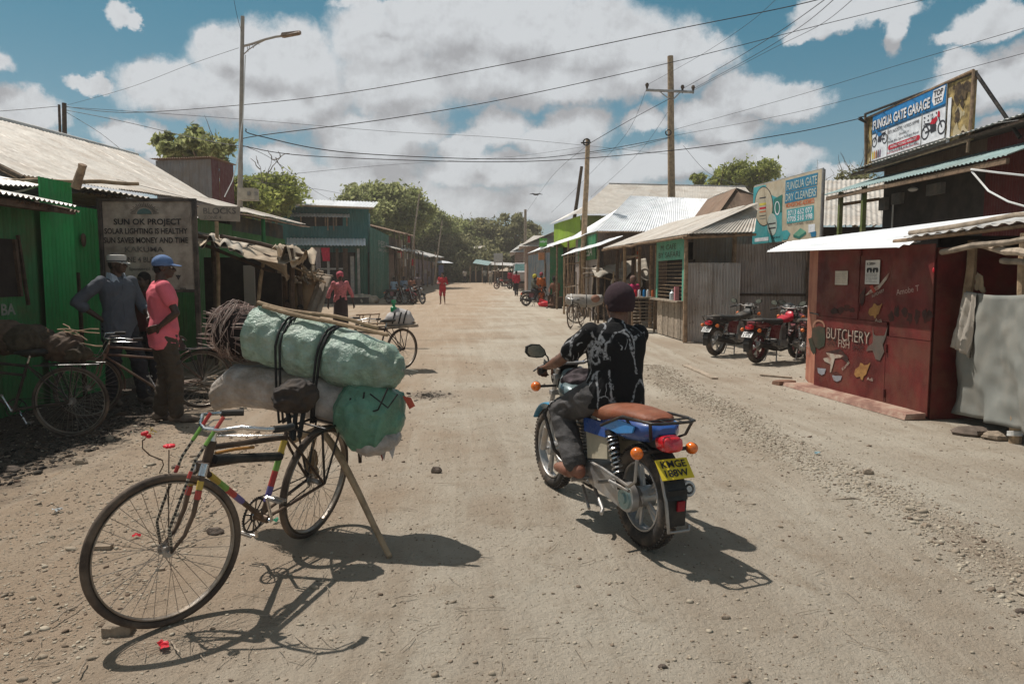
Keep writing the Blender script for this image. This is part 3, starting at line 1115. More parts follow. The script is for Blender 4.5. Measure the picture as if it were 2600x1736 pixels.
 for s in (-1, 1):
  t = MB()
  t.tube([(s * .29, .832, .933), (s * .20, .900, .956)], [.018, .017], 12)
  t.tube([(s * .30, .828, .932), (s * .288, .833, .933)], .021, 12)
  mk('grip', t, m_dark, hb)
  t = MB()
  t.box((s * .195, .925, .965), (.05, .035, .04), Matrix.Rotation(s * -.45, 3, 'Z'))
  t.tube([(s * .21, .95, .965), (s * .26, .945, .945), (s * .32, .895, .925)], .006, 6)
  mk('lever', t, m_steel, hb)
  if mirrors:
   t = MB()
   t.tube([(s * .195, .92, .97), (s * .20, .93, 1.01), (s * .225, .93, 1.035)], .0055, 7)
   mr = mk('mirror', t, m_dark, hb)
   poly = [(1.15 * a_, 1.1 * b_) for a_, b_ in ((-.062, -.020), (-.040, -.040), (.0, -.042), (.045, -.034), (.068, -.006), (.064, .030), (.030, .044), (-.02, .040), (-.05, .010))]
   mt = MB()
   cx, cz, yy = s * .285, 1.055, .925
   mt.prism([(cx + s * p[0], cz + p[1]) for p in poly], yy, yy + .022, 'Y')
   mk('mirror_shell', mt, m_dark, mr)
   mt = MB()
   mt.prism([(cx + s * p[0] * .86, cz + p[1] * .86) for p in poly], yy - .003, yy + .001, 'Y')
   mk('mirror_glass', mt, mat('mirror_glass', (.30, .32, .27), .18, .45, bump=0, var=.02), mr)  # grey-green ground reflection put into the glass colour
 t = MB()
 for s in (-1, 1):
  t.tube([(s * .23, .93, .97), (s * .17, 1.06, .98), (s * .08, 1.12, .90), (s * .05, 1.02, .75)], .004, 5)
 mk('cables', t, m_dark, root)
 t = MB()
 for s in (-1, 1):
  t.tube([(s * .05, .93, .70), (s * .16, .96, .69), (s * .215, .95, .62), (s * .20, .82, .40), (s * .08, .72, .24)], .0125, 9)
 mk('crash_bar', t, m_blk, root)
 t = MB()
 for s in (-1, 1):
  t.tube([(s * .10, .47, .29), (s * .24, .47, .29)], .014, 8)
  t.tube([(s * .10, .50, .34), (s * .115, .20, .36), (s * .12, .10, .35)], .010, 8)
  t.tube([(s * .12, .14, .36), (s * .24, .13, .37)], .013, 8)
 t.tube([(-.14, .52, .27), (-.17, .66, .26), (-.20, .66, .26)], .007, 6)
 t.tube([(-.15, .50, .27), (-.17, .38, .30)], .007, 6)
 mk('foot_pegs', t, m_steel, root)
 if detail:
  t = MB()
  t.tube([(-.125, .42, .40), (-.165, .20, .42), (-.175, -.12, .40), (-.165, -.17, .44), (-.155, -.17, .56)], .010, 8)
  t.tube([(-.175, .10, .375), (-.175, -.12, .375)], .010, 8)
  mk('leg_guard', t, m_steel, root)
 for ch in list(root.children):
  if ch.name.split('.')[0] in ('seat', 'tail_cowl', 'luggage_rack', 'fuel_tank', 'side_cover', 'side_panel', 'shock_absorber', 'tank_cap', 'decal', 'frame', 'number_plate'):
   for q in [ch] + list(ch.children):
    for v in q.data.vertices:
     if v.co.z > .6 and v.co.y < .97:
      v.co.z = .6 + (v.co.z - .6) * .68
     if v.co.y < -.12 and ch.name.startswith(('seat', 'tail_cowl', 'luggage')):
      v.co.y = -.12 + (v.co.y + .12) * .8
 t = MB()
 if stand_:
  for s in (-1, 1):
   t.tube([(s * .08, .48, .24), (s * .12, .42, .012)], .012, 8)
   t.tube([(s * .12, .42, .012), (s * .17, .40, .012)], .012, 8)
  t.tube([(-.10, .45, .12), (.10, .45, .12)], .009, 8)
 else:
  for s in (-1, 1):
   t.tube([(s * .08, .48, .24), (s * .13, .26, .15), (s * .16, .22, .14)], .012, 8)
  t.tube([(-.12, .55, .22), (-.17, .36, .13)], .010, 8)
 mk('stand', t, m_steel, root)
 return root
# --- bicycle
BANDS = None
def bicycle(name, label, loc, rotz, steer=0.0, group=None, fm=None, bands=False, rods=True, fender=False, seat=True, rack=True, detail=True, group_=None, kick=False):
 """rear wheel touches the ground at the origin, front wheel ahead along +Y"""
 root = thing(name, label, 'bicycle', loc, rotz, group)
 WB, RW = 1.16, .345
 fm = fm or mat('bike_frame', (.045, .035, .03), .45, .3, dirt=.5, dcol=(.20, .14, .10))
 axis_top = Vector((0, .94, .86))
 hubf = Vector((0, WB, RW))
 st = Vector((0, 1.0, .68))
 sax = (axis_top - st).normalized()
 SM = Matrix.Translation(st) @ Matrix.Rotation(steer, 4, sax) @ Matrix.Translation(-st)
 m_rim = mat('dusty_rim', (.26, .23, .20), .42, .75, .25, dirt=.6, dcol=(.22, .17, .12), ds=9)
 m_sp = mat('spoke_wire', (.30, .27, .24), .4, .8, dirt=.3)
 def wheel(nm, c, M):
  t = MB()
  t.ring(c, RW - .018, .018, n=80, m=10)
  t.v = [tuple(M @ Vector(v)) for v in t.v]
  ty = mk(nm, t, mat('brown_tyre', (.065, .048, .038), .85, dirt=.8, dcol=(.20, .15, .11)), root)
  t = MB()
  for s in (-1, 1):
   t.ring((c[0] + s * .011, c[1], c[2]), RW - .040, .0045, n=72, m=6)
  t.loft([((c[0] + s * .012, c[1], c[2]), RW - .042, RW - .042, (0, 1, 0), (0, 0, 1)) for s in (-1, 1)], 72, cap=False)
  t.v = [tuple(M @ Vector(v)) for v in t.v]
  mk('rim', t, m_rim, ty)
  t = MB()
  for i in range(36):
   a = 2 * PI * i / 36
   s = 1 if i % 2 else -1
   off = .9 * (1 if (i // 2) % 2 else -1)
   t.tube([(s * .028, c[1] + math.sin(a + off) * .022, c[2] + math.cos(a + off) * .022), (0, c[1] + math.sin(a) * (RW - .042), c[2] + math.cos(a) * (RW - .042))], .0014, 4, cap=False)
  t.v = [tuple(M @ Vector(v)) for v in t.v]
  mk('spokes', t, m_sp, ty)
  t = MB()
  t.tube([(-.055, c[1], c[2]), (.055, c[1], c[2])], .006, 8)
  t.tube([(-.032, c[1], c[2]), (.032, c[1], c[2])], .014, 12)
  for s in (-1, 1):
   t.tube([(s * .026, c[1], c[2]), (s * .030, c[1], c[2])], .026, 14)
  if nm == 'rear_wheel':
   t.tube([(.034, c[1], c[2]), (.038, c[1], c[2])], .036, 18)
  t.v = [tuple(M @ Vector(v)) for v in t.v]
  mk('hub', t, m_steel, ty)
  return ty
 I4 = Matrix.Identity(4)
 wheel('rear_wheel', (0, 0, RW), I4)
 wheel('front_wheel', (0, WB, RW), SM)
 BBp = Vector((0, .50, .285))
 SC_ = Vector((0, .36, .73))
 HT, HB = Vector((0, .955, .80)), Vector((0, .985, .675))
 t = MB()
 t.tube([BBp, SC_], .0135, 10)
 t.tube([BBp, HB], .0145, 10)
 t.tube([SC_ - Vector((0, -.005, .03)), HT - Vector((0, 0, .02))], .0145, 10)
 t.tube([HB - Vector((0, -.006, .02)), HT + Vector((0, -.004, .01))], .021, 12)
 t.tube([(-.04, BBp.y, BBp.z), (.04, BBp.y, BBp.z)], .022, 12)
 for s in (-1, 1):
  t.tube([(s * .012, .50, .285), (s * .03, .40, .295), (s * .055, 0, RW)], .009, 8)
  t.tube([(s * .010, .36, .70), (s * .032, .26, .60), (s * .055, 0, RW)], .008, 8)
 if detail:
  t.tube([SC_ - Vector((0, -.02, .12)), HT - Vector((0, .0, .105))], .014, 10)
 fr = mk('frame', t, fm, root)
 if bands:
  cols = [('yellow_tape', (.48, .33, .04)), ('green_tape', (.15, .33, .05)), ('red_tape', (.42, .03, .025)), ('violet_tape', (.10, .08, .26))]
  for (a, b, t0, t1) in ((HB, BBp, .08, .62), (SC_, BBp, .10, .82)):
   for i, (cn, cc) in enumerate(cols):
    u0 = t0 + (t1 - t0) * i / 4
    u1 = t0 + (t1 - t0) * (i + 1) / 4
    t = MB()
    t.tube([a.lerp(b, u0), a.lerp(b, u1)], .0165, 12)
    mk('tape_band', t, mat(cn, cc, .45, spec=.5, bump=.1, dirt=.15), fr, label=cn.replace('_', ' ') + ' wound round the tube')
  t = MB()
  t.tube([(.0, .40, .60), (0, .93, .715)], .024, 12)
  mk('pump', t, m_dark, fr)
  t = MB()
  t.tube([(.012, .62, .70), (.02, .76, .72), (.015, .90, .735)], .008, 7)
  mk('hose', t, mat('orange_hose', (.40, .19, .05), .6), fr)
  t = MB()
  t.tube([(.014, .80, .69), (.014, .88, .705)], .020, 10)
  mk('blue_wrap', t, mat('grey_blue_tape', (.12, .17, .20), .6), fr)
 t = MB()
 for s in (-1, 1):
  t.tube([(s * .030, 1.0, .70), (s * .048, 1.02, .66), (s * .052, 1.06, .50), (s * .052, 1.10, .41), (s * .052, WB, RW)], [.012, .012, .011, .009, .008], 9)
 t.box((0, 1.0, .70), (.085, .035, .035))
 t.v = [tuple(SM @ Vector(v)) for v in t.v]
 fk = mk('fork', t, fm, root)
 if bands:
  for s in (-1, 1):
   for k_, cn in enumerate(('yellow_tape', 'red_tape')):
    t = MB()
    a_, b_ = Vector((s * .049, 1.025, .645)), Vector((s * .052, 1.045, .56))
    t.tube([SM @ a_.lerp(b_, k_ * .5), SM @ a_.lerp(b_, k_ * .5 + .45)], .0145, 10)
    mk('tape_band', t, MATS[cn], fk)
   t = MB()
   t.tube([SM @ Vector((s * .034, 1.0, .715)), SM @ Vector((s * .046, 1.02, .665))], .019, 10)
   mk('fork_cap', t, m_chr, fk)
 t = MB()
 t.tube([(0, .955, .78), (0, .935, .875)], .012, 10)
 t.tube([(0, .935, .865), (0, .98, .868)], .014, 10)
 t.tube([(-.25, .70, .885), (-.275, .74, .885), (-.27, .82, .89), (-.21, .91, .90), (-.10, .965, .875), (0, .985, .868), (.10, .965, .875), (.21, .91, .90), (.27, .82, .89), (.275, .74, .885), (.25, .70, .885)], .0100, 10)
 t.v = [tuple(SM @ Vector(v)) for v in t.v]
 hb = mk('handlebar', t, m_chr, root)
 for s in (-1, 1):
  t = MB()
  t.tube([(s * .245, .685, .885), (s * .272, .73, .885), (s * .275, .79, .887)], .017, 10)
  t.v = [tuple(SM @ Vector(v)) for v in t.v]
  mk('grip', t, m_dark, hb)
  t = MB()
  t.tube([(s * .262, .74, .855), (s * .25, .84, .86), (s * .12, .94, .852), (s * .05, .95, .84)], .0045, 6)
  t.v = [tuple(SM @ Vector(v)) for v in t.v]
  mk('brake_lever', t, m_chr, hb)
 if rods:
  if bands:
   for s in (-1, 1):
    x = s * .070
    pts = [Vector((x, .93, .93)), Vector((x, 1.06, .745)), Vector((x * 1.1, 1.12, .60)), Vector((x * 1.05, WB + .012, .46)), Vector((x * .95, WB, RW + .01))]
    dn = []
    for i in range(4):
     for q in range(4):
      dn.append(pts[i].lerp(pts[i + 1], q / 4))
    dn.append(pts[4])
    dn = [SM @ p for p in dn]
    t = MB()
    t.tube(dn, .006, 7)
    rd = mk('stay_rod', t, m_dark, root)
    cuts = [(0, 1.3, 'red_tape'), (1.3, 2.6, 'green_tape'), (5.2, 6.0, 'red_tape')]
    for (c0, c1, cn) in cuts:
     seg = []
     for q in range(5):
      f = c0 + (c1 - c0) * q / 4
      i = int(f)
      seg.append(dn[i].lerp(dn[min(i + 1, len(dn) - 1)], f - i))
     t = MB()
     t.tube(seg, .0085, 8)
     mk('tape_band', t, MATS[cn], rd)
    t = MB()
    for q in range(26):
     f = 2.7 + q * .48
     i = min(int(f), len(dn) - 2)
     p = dn[i].lerp(dn[i + 1], f - i)
     p2 = dn[i].lerp(dn[i + 1], min(1, f - i + .22))
     t.tube([p, p2], .0072, 6)
    mk('twisted_wire', t, mat('pale_twist', (.32, .28, .22), .6), rd)
  else:
   t = MB()
   for s in (-1, 1):
    t.tube([(s * .05, .95, .86), (s * .055, 1.04, .70), (s * .03, 1.1, .66)], .0035, 5)
   t.v = [tuple(SM @ Vector(v)) for v in t.v]
   mk('brake_rods', t, m_steel, root)
 t = MB()
 t.ring((.045, .50, .285), .090, .006, n=48, m=6)
 t.ring((.045, .50, .285), .030, .006, n=24, m=6)
 for i in range(10):
  a = 2 * PI * i / 10
  t.tube([(.045, .50 + math.sin(a) * .03, .285 + math.cos(a) * .03), (.045, .50 + math.sin(a) * .088, .285 + math.cos(a) * .088)], .004, 5)
 for i in range(44):
  a = 2 * PI * i / 44
  t.box((.045, .50 + math.sin(a) * .098, .285 + math.cos(a) * .098), (.004, .006, .008), Matrix.Rotation(-a, 3, 'X'))
 mk('chainring', t, m_blk, root)
 t = MB()
 t.tube([(.040, .50, .285), (.060, .50, .285)], .012, 8)
 ca = R(205)
 e = Vector((.065, .50 + math.sin(ca) * .17, .285 + math.cos(ca) * .17))
 t.tube([(.062, .50, .285), e], .009, 8)
 mk('crank', t, m_chr, root)
 t = MB()
 t.tube([(-.060, .50, .285), (-.045, .50, .285)], .012, 8)
 e2 = Vector((-.065, .50 - math.sin(ca) * .17, .285 - math.cos(ca) * .17))
 t.tube([(-.062, .50, .285), e2], .009, 8)
 mk('crank', t, m_chr, root)
 for (q, s) in ((e, 1), (e2, -1)):
  t = MB()
  t.tube([q, q + Vector((s * .10, 0, 0))], .007, 7)
  t.box(q + Vector((s * .06, .022, 0)), (.08, .008, .012))
  t.box(q + Vector((s * .06, -.022, 0)), (.08, .008, .012))
  mk('pedal', t, m_steel, root)
 t = MB()
 t.tube([(.045, .50, .378), (.038, 0, RW + .038)], .004, 5)
 t.tube([(.045, .50, .192), (.038, 0, RW - .038)], .004, 5)
 mk('chain', t, m_rub, root)
 if fender:
  for (yy, a0, a1, M) in ((0, -95, 70, I4), (WB, -100, 25, SM)):
   t = MB()
   rings = []
   for i in range(18):
    a = R(a0 + (a1 - a0) * i / 17)
    rr = RW + .022
    rings.append(((0, yy + math.sin(a) * rr, RW + math.cos(a) * rr), .028, .006, (1, 0, 0), (0, math.sin(a), math.cos(a)), .7))
   t.loft(rings, 10)
   t.v = [tuple(M @ Vector(v)) for v in t.v]
   mk('mudguard', t, mat('brown_mudguard', (.10, .05, .035), .45, dirt=.4), root)
 if seat:
  t = MB()
  t.tube([SC_, (0, .335, .80)], .011, 8)
  mk('seat_post', t, m_chr, root)
  t = MB()
  t.loft([((0, y, z), wx, h, (1, 0, 0), (0, 0, 1), .8) for y, z, wx, h in ((.18, .83, .04, .015), (.21, .835, .085, .025), (.28, .835, .09, .028), (.36, .83, .05, .026), (.44, .83, .022, .02), (.47, .825, .012, .012))], 18)
  mk('saddle', t, m_dark if seat is True else seat, root)
 if rack:
  t = MB()
  for s in (-1, 1):
   t.tube([(s * .06, 0, RW), (s * .085, -.06, .70)], .007, 6)
   t.tube([(s * .06, 0, RW), (s * .085, .14, .70)], .007, 6)
   t.tube([(s * .085, -.30, .71), (s * .085, .28, .71)], .008, 6)
  for i in range(5):
   y = -.28 + i * .13
   t.tube([(-.085, y, .712), (.085, y, .712)], .006, 6)
  mk('carrier_rack', t, m_blk, root)
 return root
# --- ground
def zt(x, y):
 return max(0.0, (y - 42.0)) * 0.018
def np_mesh(name, verts, faces_n, loops, m, smooth=False):
 me = bpy.data.meshes.new(name)
 nv = len(verts)
 nf = len(loops) // faces_n
 me.vertices.add(nv)
 me.vertices.foreach_set('co', np.asarray(verts, dtype=np.float32).ravel())
 me.loops.add(len(loops))
 me.loops.foreach_set('vertex_index', np.asarray(loops, dtype=np.int32))
 me.polygons.add(nf)
 me.polygons.foreach_set('loop_start', np.arange(0, nf * faces_n, faces_n, dtype=np.int32))
 me.polygons.foreach_set('loop_total', np.full(nf, faces_n, dtype=np.int32))
 me.update()
 me.validate()
 me.materials.append(m)
 if smooth:
  me.shade_smooth()
 return me
def ground_material():
 m = bpy.data.materials.new('dusty_earth')
 m.use_nodes = True
 t = NT(m.node_tree)
 b = m.node_tree.nodes['Principled BSDF']
 b.inputs['Roughness'].default_value = 0.95
 b.inputs['Specular IOR Level'].default_value = 0.1
 co_ = t.new('ShaderNodeNewGeometry').outputs['Position']
 sp = t.new('ShaderNodeSeparateXYZ', {0: co_})
 x, y = sp.outputs[0], sp.outputs[1]
 big = t.noise(co_, 0.45, 6, 0.6)
 trk = t.noise(t.vm('MULTIPLY', co_, (2.2, 0.16, 1)), 1.0, 5, 0.6)
 med = t.noise(co_, 3.5, 6, 0.65)
 fine = t.noise(co_, 42.0, 5, 0.7)
 vfine = t.noise(co_, 190.0, 3, 0.7)
 base = t.mix(t.ramp(big, 0.30, 0.70), (0.370, 0.300, 0.230), (0.500, 0.445, 0.365))
 base = t.mix(t.math('MULTIPLY', t.ramp(trk, 0.45, 0.68), 0.6), base, (0.54, 0.49, 0.405))
 base = t.mix(t.math('MULTIPLY', t.ramp(med, 0.50, 0.72), t.ramp(y, 3.5, 15.0, 0.5, 0.12)), base, (0.30, 0.235, 0.17))
 base = t.mix(t.math('MULTIPLY', t.ramp(fine, 0.42, 0.30), 0.55), base, (0.18, 0.135, 0.10))
 base = t.mix(t.math('MULTIPLY', t.ramp(fine, 0.60, 0.75), 0.40), base, (0.56, 0.51, 0.43))
 base = t.mix(t.math('MULTIPLY', t.ramp(vfine, 0.40, 0.28), 0.4), base, (0.20, 0.15, 0.11))
 red = t.math('MULTIPLY', t.ramp(t.math('ADD', x, t.math('MULTIPLY', t.math('SUBTRACT', big, .5), 3)), 0.2, -2.4), 0.6)
 base = t.mix(red, base, (0.39, 0.275, 0.185))
 rot = t.new('ShaderNodeVectorRotate', {0: co_}, rotation_type='Z_AXIS')
 rot.inputs['Angle'].default_value = -0.10
 rut = t.noise(t.vm('MULTIPLY', rot.outputs[0], (4.5, 0.22, 1)), 1.0, 4, 0.55)
 base = t.mix(t.math('MULTIPLY', t.ramp(rut, 0.52, 0.62), 0.16), base, (0.27, 0.205, 0.145))
 base = t.mix(t.math('MULTIPLY', t.ramp(rut, 0.44, 0.36), 0.18), base, (0.56, 0.50, 0.41))
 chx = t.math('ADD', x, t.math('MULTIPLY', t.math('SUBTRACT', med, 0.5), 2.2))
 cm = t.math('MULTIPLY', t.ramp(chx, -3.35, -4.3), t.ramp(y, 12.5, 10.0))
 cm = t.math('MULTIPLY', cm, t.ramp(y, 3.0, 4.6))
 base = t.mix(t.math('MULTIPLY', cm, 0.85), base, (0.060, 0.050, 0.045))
 dx = t.math('SUBTRACT', x, -1.08)
 dy = t.math('MULTIPLY', t.math('SUBTRACT', y, 9.45), 0.9)
 rr = t.math('SQRT', t.math('ADD', t.math('MULTIPLY', dx, dx), t.math('MULTIPLY', dy, dy)))
 pm = t.ramp(t.math('ADD', rr, t.math('MULTIPLY', t.math('SUBTRACT', fine, .5), 0.9)), 0.42, 0.10)
 base = t.mix(t.math('MULTIPLY', pm, 0.6), base, (0.10, 0.08, 0.07))
 t.l.new(base, b.inputs['Base Color'])
 h = t.math('ADD', t.math('MULTIPLY', fine, 0.6), t.math('MULTIPLY', vfine, 0.25))
 nearf = t.ramp(y, 3.5, 15.0, 1.0, 0.12)
 h = t.math('ADD', h, t.math('MULTIPLY', med, t.math('MULTIPLY', nearf, 1.2)))
 h = t.math('ADD', h, t.math('MULTIPLY', rut, 0.55))
 h2 = t.math('ADD', h, t.math('MULTIPLY', t.noise(t.vm('MULTIPLY', co_, (5, 2.0, 1)), 2.0, 4, 0.6), 0.3))
 bn = t.new('ShaderNodeBump', {'Strength': 1.0, 'Distance': 0.045, 'Height': h2})
 t.l.new(bn.outputs[0], b.inputs['Normal'])
 return m
m_ground = ground_material()
ys = [-30, -15, -6, -2, 0.4]
y = 1.2
while y < 60:
 ys.append(y)
 y *= 1.0125
while y < 900:
 ys.append(y)
 y *= 1.12
NX = 380
gv = []
for yy in ys:
 hw = abs(yy) * 0.92 + 5
 if yy > 60:
  hw = 60 + (yy - 60) * 1.5
 for i in range(NX + 1):
  xx = -hw + 2 * hw * i / NX
  z = zt(xx, yy)
  if 1 < yy < 45:
   z += 0.010 * max(0, 1 - yy / 14) * noise.noise(Vector((xx * 1.1, yy * 0.8, 0))) + 0.006 * max(0, 1 - yy / 14) * noise.noise(Vector((xx * 5, yy * 4, 3)))
   cx = 2.35 + 0.05 * max(0, 9 - yy)
   d = (xx - cx) / 0.45
   z += 0.030 * math.exp(-d * d) * (1 if 2 < yy < 13 else 0.2)
  gv.append((xx, yy, z - 0.006))
NR = len(ys)
idx = np.arange(NR * (NX + 1)).reshape(NR, NX + 1)
q = np.stack([idx[:-1, :-1], idx[:-1, 1:], idx[1:, 1:], idx[1:, :-1]], axis=-1).reshape(-1)
gme = np_mesh('ground', gv, 4, q, m_ground, True)
g = bpy.data.objects.new('ground', gme)
COL.objects.link(g)
tag(g, 'dusty pale earth road and trodden ground between the stalls', None, kind='structure')
def gz(x, y):
 z = zt(x, y)
 if 1 < y < 45:
  z += 0.010 * max(0, 1 - y / 14) * noise.noise(Vector((x * 1.1, y * 0.8, 0))) + 0.006 * max(0, 1 - y / 14) * noise.noise(Vector((x * 5, y * 4, 3)))
  cx = 2.35 + 0.05 * max(0, 9 - y)
  d = (x - cx) / 0.45
  z += 0.030 * math.exp(-d * d) * (1 if 2 < y < 13 else 0.2)
 return z - 0.006
# --- gravel
PH = (1 + 5 ** .5) / 2
ico_v = np.array([(-1, PH, 0), (1, PH, 0), (-1, -PH, 0), (1, -PH, 0), (0, -1, PH), (0, 1, PH), (0, -1, -PH), (0, 1, -PH), (PH, 0, -1), (PH, 0, 1), (-PH, 0, -1), (-PH, 0, 1)]) / 1.9
ico_f = np.array([(0, 11, 5), (0, 5, 1), (0, 1, 7), (0, 7, 10), (0, 10, 11), (1, 5, 9), (5, 11, 4), (11, 10, 2), (10, 7, 6), (7, 1, 8), (3, 9, 4), (3, 4, 2), (3, 2, 6), (3, 6, 8), (3, 8, 9), (4, 9, 5), (2, 4, 11), (6, 2, 10), (8, 6, 7), (9, 8, 1)])
def stones(name, pts, sizes, m, label, flat=0.5, colvar=True):
 N = len(pts)
 a = rng.uniform(0, 2 * PI, N)
 el_ = rng.uniform(0.75, 1.5, N)
 jit = rng.uniform(0.72, 1.28, (N, 12, 1))
 v = ico_v[None] * jit
 v = v * np.stack([sizes * el_, sizes / el_ ** .5, sizes * flat * rng.uniform(.6, 1.3, N)], -1)[:, None, :]
 ca, sa = np.cos(a)[:, None], np.sin(a)[:, None]
 x_ = v[:, :, 0] * ca - v[:, :, 1] * sa
 y_ = v[:, :, 0] * sa + v[:, :, 1] * ca
 tl = rng.uniform(-.35, .35, (N, 1))
 z_ = v[:, :, 2] + x_ * tl
 V = np.stack([x_, y_, z_], -1) + pts[:, None, :]
 F = (ico_f[None] + (np.arange(N) * 12)[:, None, None]).reshape(-1)
 me = np_mesh(name, V.reshape(-1, 3), 3, F, m)
 o = bpy.data.objects.new(name, me)
 COL.objects.link(o)
 tag(o, label, None, kind='stuff')
 return o
def stone_material(name, c1, c2):
 m = bpy.data.materials.new(name)
 m.use_nodes = True
 t = NT(m.node_tree)
 b = m.node_tree.nodes['Principled BSDF']
 b.inputs['Roughness'].default_value = 0.9
 b.inputs['Specular IOR Level'].default_value = 0.15
 p = t.new('ShaderNodeNewGeometry')
 rpi = p.outputs['Random Per Island']
 c = t.mix(rpi, c1, c2)
 c = t.mix(t.math('MULTIPLY', t.ramp(t.math('FRACT', t.math('MULTIPLY', rpi, 7.3)), 0.86, 0.9), .8), c, (0.10, 0.065, 0.045))
 t.l.new(c, b.inputs['Base Color'])
 return m
m_stone = stone_material('gravel_stone', (0.22, 0.17, 0.125), (0.46, 0.40, 0.31))
m_stone2 = stone_material('pale_gravel', (0.26, 0.21, 0.16), (0.45, 0.395, 0.31))
m_coal = stone_material('charcoal_bits', (0.02, 0.018, 0.016), (0.09, 0.075, 0.06))
def scatter(N, fx, fs):
 P_, S_ = [], []
 while len(P_) < N:
  x, y = fx()
  if y < 1.5:
   continue
  s = fs(x, y)
  P_.append((x, y, gz(x, y) + s * 0.12))
  S_.append(s)
 return np.array(P_), np.array(S_)
def road_pt():
 y = 1.7 * (16 / 1.7) ** (random.random() ** 0.9)
 hw = y * 0.75 + 0.4
 return random.uniform(-hw, hw), y
P_, S_ = scatter(25000, road_pt, lambda x, y: min(0.020, 0.0026 * math.exp(abs(random.gauss(0, .62))) * (0.75 + 0.055 * y)))
stones('gravel', P_, S_, m_stone, 'small loose stones scattered over the dirt road', 0.62)
def bank_pt():
 y = random.uniform(2.2, 12.5)
 return 2.35 + 0.05 * max(0, 9 - y) + random.gauss(0, 0.17) + 0.08 * math.sin(y * 1.7), y
P_, S_ = scatter(9000, bank_pt, lambda x, y: 0.0068 * math.exp(random.gauss(0, .42)))
stones('gravel_bank', P_, S_, m_stone2, 'bank of pale gravel running along the right of the road', 0.55)
def left_pt():
 y = random.uniform(2.2, 7.5)
 return -1.55 - abs(random.gauss(0, 1.0)) - 0.12 * y + .2, y
P_, S_ = scatter(7500, left_pt, lambda x, y: 0.0050 * math.exp(random.gauss(0, .5)))
stones('rubble', P_, S_, m_stone, 'flat stone chips strewn around the front wheel of the loaded bicycle', 0.55)
def coal_pt():
 y = random.uniform(4.2, 9.5)
 return -3.75 - abs(random.gauss(0, .8)), y
P_, S_ = scatter(3500, coal_pt, lambda x, y: 0.012 * math.exp(random.gauss(0, .5)))
stones('charcoal_debris', P_, S_, m_coal, 'charcoal crumbs trodden into the ground by the parked bicycles', 0.5)
def oil_pt():
 a, r = random.uniform(0, 6.28), abs(random.gauss(0, .22))
 return -1.08 + math.cos(a) * r, 9.4 + math.sin(a) * r * 1.2
P_, S_ = scatter(220, oil_pt, lambda x, y: 0.009 * math.exp(random.gauss(0, .5)))
stones('cinders', P_, S_, m_coal, 'small dark patch of cinders in the middle of the road', 0.4)
def rock(px, py, w_, label, name='stone', h=0.5, rot=0.0, m=None, sq=False):
 p = G(px, py)
 t = MB()
 vs = []
 seed = random.random() * 50
 n_, m_ = 10, 6
 t.ell((0, 0, 0), (w_ / 2, w_ / 2 * random.uniform(.6, .85), w_ / 2 * h), n_, m_)
 nv = []
 for v in t.v:
  vv = Vector(v)
  k = 1 + 0.45 * noise.noise(vv * (3.2 / w_) + Vector((seed, 0, 0)))
  vv = vv * k
  if sq:
   vv.x = max(-w_ * .42, min(w_ * .42, vv.x * 1.4))
   vv.y = max(-w_ * .25, min(w_ * .25, vv.y * 1.4))
   vv.z = max(-w_ * .2, min(w_ * h * .42, vv.z * 1.5))
  nv.append(tuple(Matrix.Rotation(rot, 3, 'Z') @ vv))
 t.v = nv
 o = mk(name, t, m or m_rock, None, smooth=True, angle=25)
 o.location = (p.x, p.y, gz(p.x, p.y) + w_ * h * .22)
 tag(o, label, 'stone')
 return o
m_rock = mat('field_stone', (0.30, 0.235, 0.175), 0.9, var=.3, vs=12, bump=.6, bs=70)
m_rockd = mat('dark_stone', (0.13, 0.10, 0.08), 0.9, var=.3, vs=12, bump=.6, bs=70)
rock(300, 1602, .135, 'square grey stone under the front wheel of the loaded bicycle', h=.55, rot=.2, sq=True)
rock(263, 1388, .11, 'flat pale stone seen between the spokes of the front wheel', h=.35, sq=True, rot=.1)
rock(408, 1442, .05, 'small dark stone on the ground right below the front hub')
rock(560, 1466, .045, 'dark pebble just right of the front tyre')
rock(495, 1158, .085, 'brown stone beside the handlebar rods of the loaded bicycle')
rock(445, 1186, .07, 'smaller brown stone left of the handlebar rods', m=m_rockd)
rock(1108, 1197, .10, 'broken brown lump lying alone in the middle of the road', h=.7, m=m_rockd)
rock(1843, 1566, .045, 'dark pebble lying below the shadow of the rider')
rock(2205, 1206, .09, 'rounded stone topmost on the gravel bank', h=.6)
rock(2350, 1345, .06, 'stone near the right end of the gravel bank')
rock(2590, 1560, .05, 'reddish stone at the right edge of the road', m=m_rockd)
rock(205, 1175, .12, 'stone at the edge of the shaded charcoal ground', h=.6)
rock(278, 1115, .085, 'pale stone beside the tyre of the bicycle in the shade', h=.8)
rock(30, 1195, .12, 'dusty stone on the charcoal ground by the left edge', m=m_rockd)
rock(545, 1352, .11, 'brown stone showing through the spokes beside the fork', m=m_rockd)
rock(1248, 1512, .03, 'tiny pebble near the centre of the road')
rock(1683, 1690, .04, 'rust coloured pebble near the bottom edge', m=m_rockd)
rock(1990, 975, .34, 'broken brick slab lying against the corner of the red kiosk', h=.28, rot=.3, m=mat('old_brick', (.22, .12, .08), .9, bump=.5), sq=True)
rock(2048, 985, .14, 'lump of concrete at the foot of the red kiosk', h=.6)
rock(2470, 1100, .42, 'flat round stone slab at the foot of the cloth stall', h=.28, rot=.1, m=m_rockd)
rock(2535, 1113, .34, 'cracked flat stone right of the round slab', h=.3, rot=-.2)
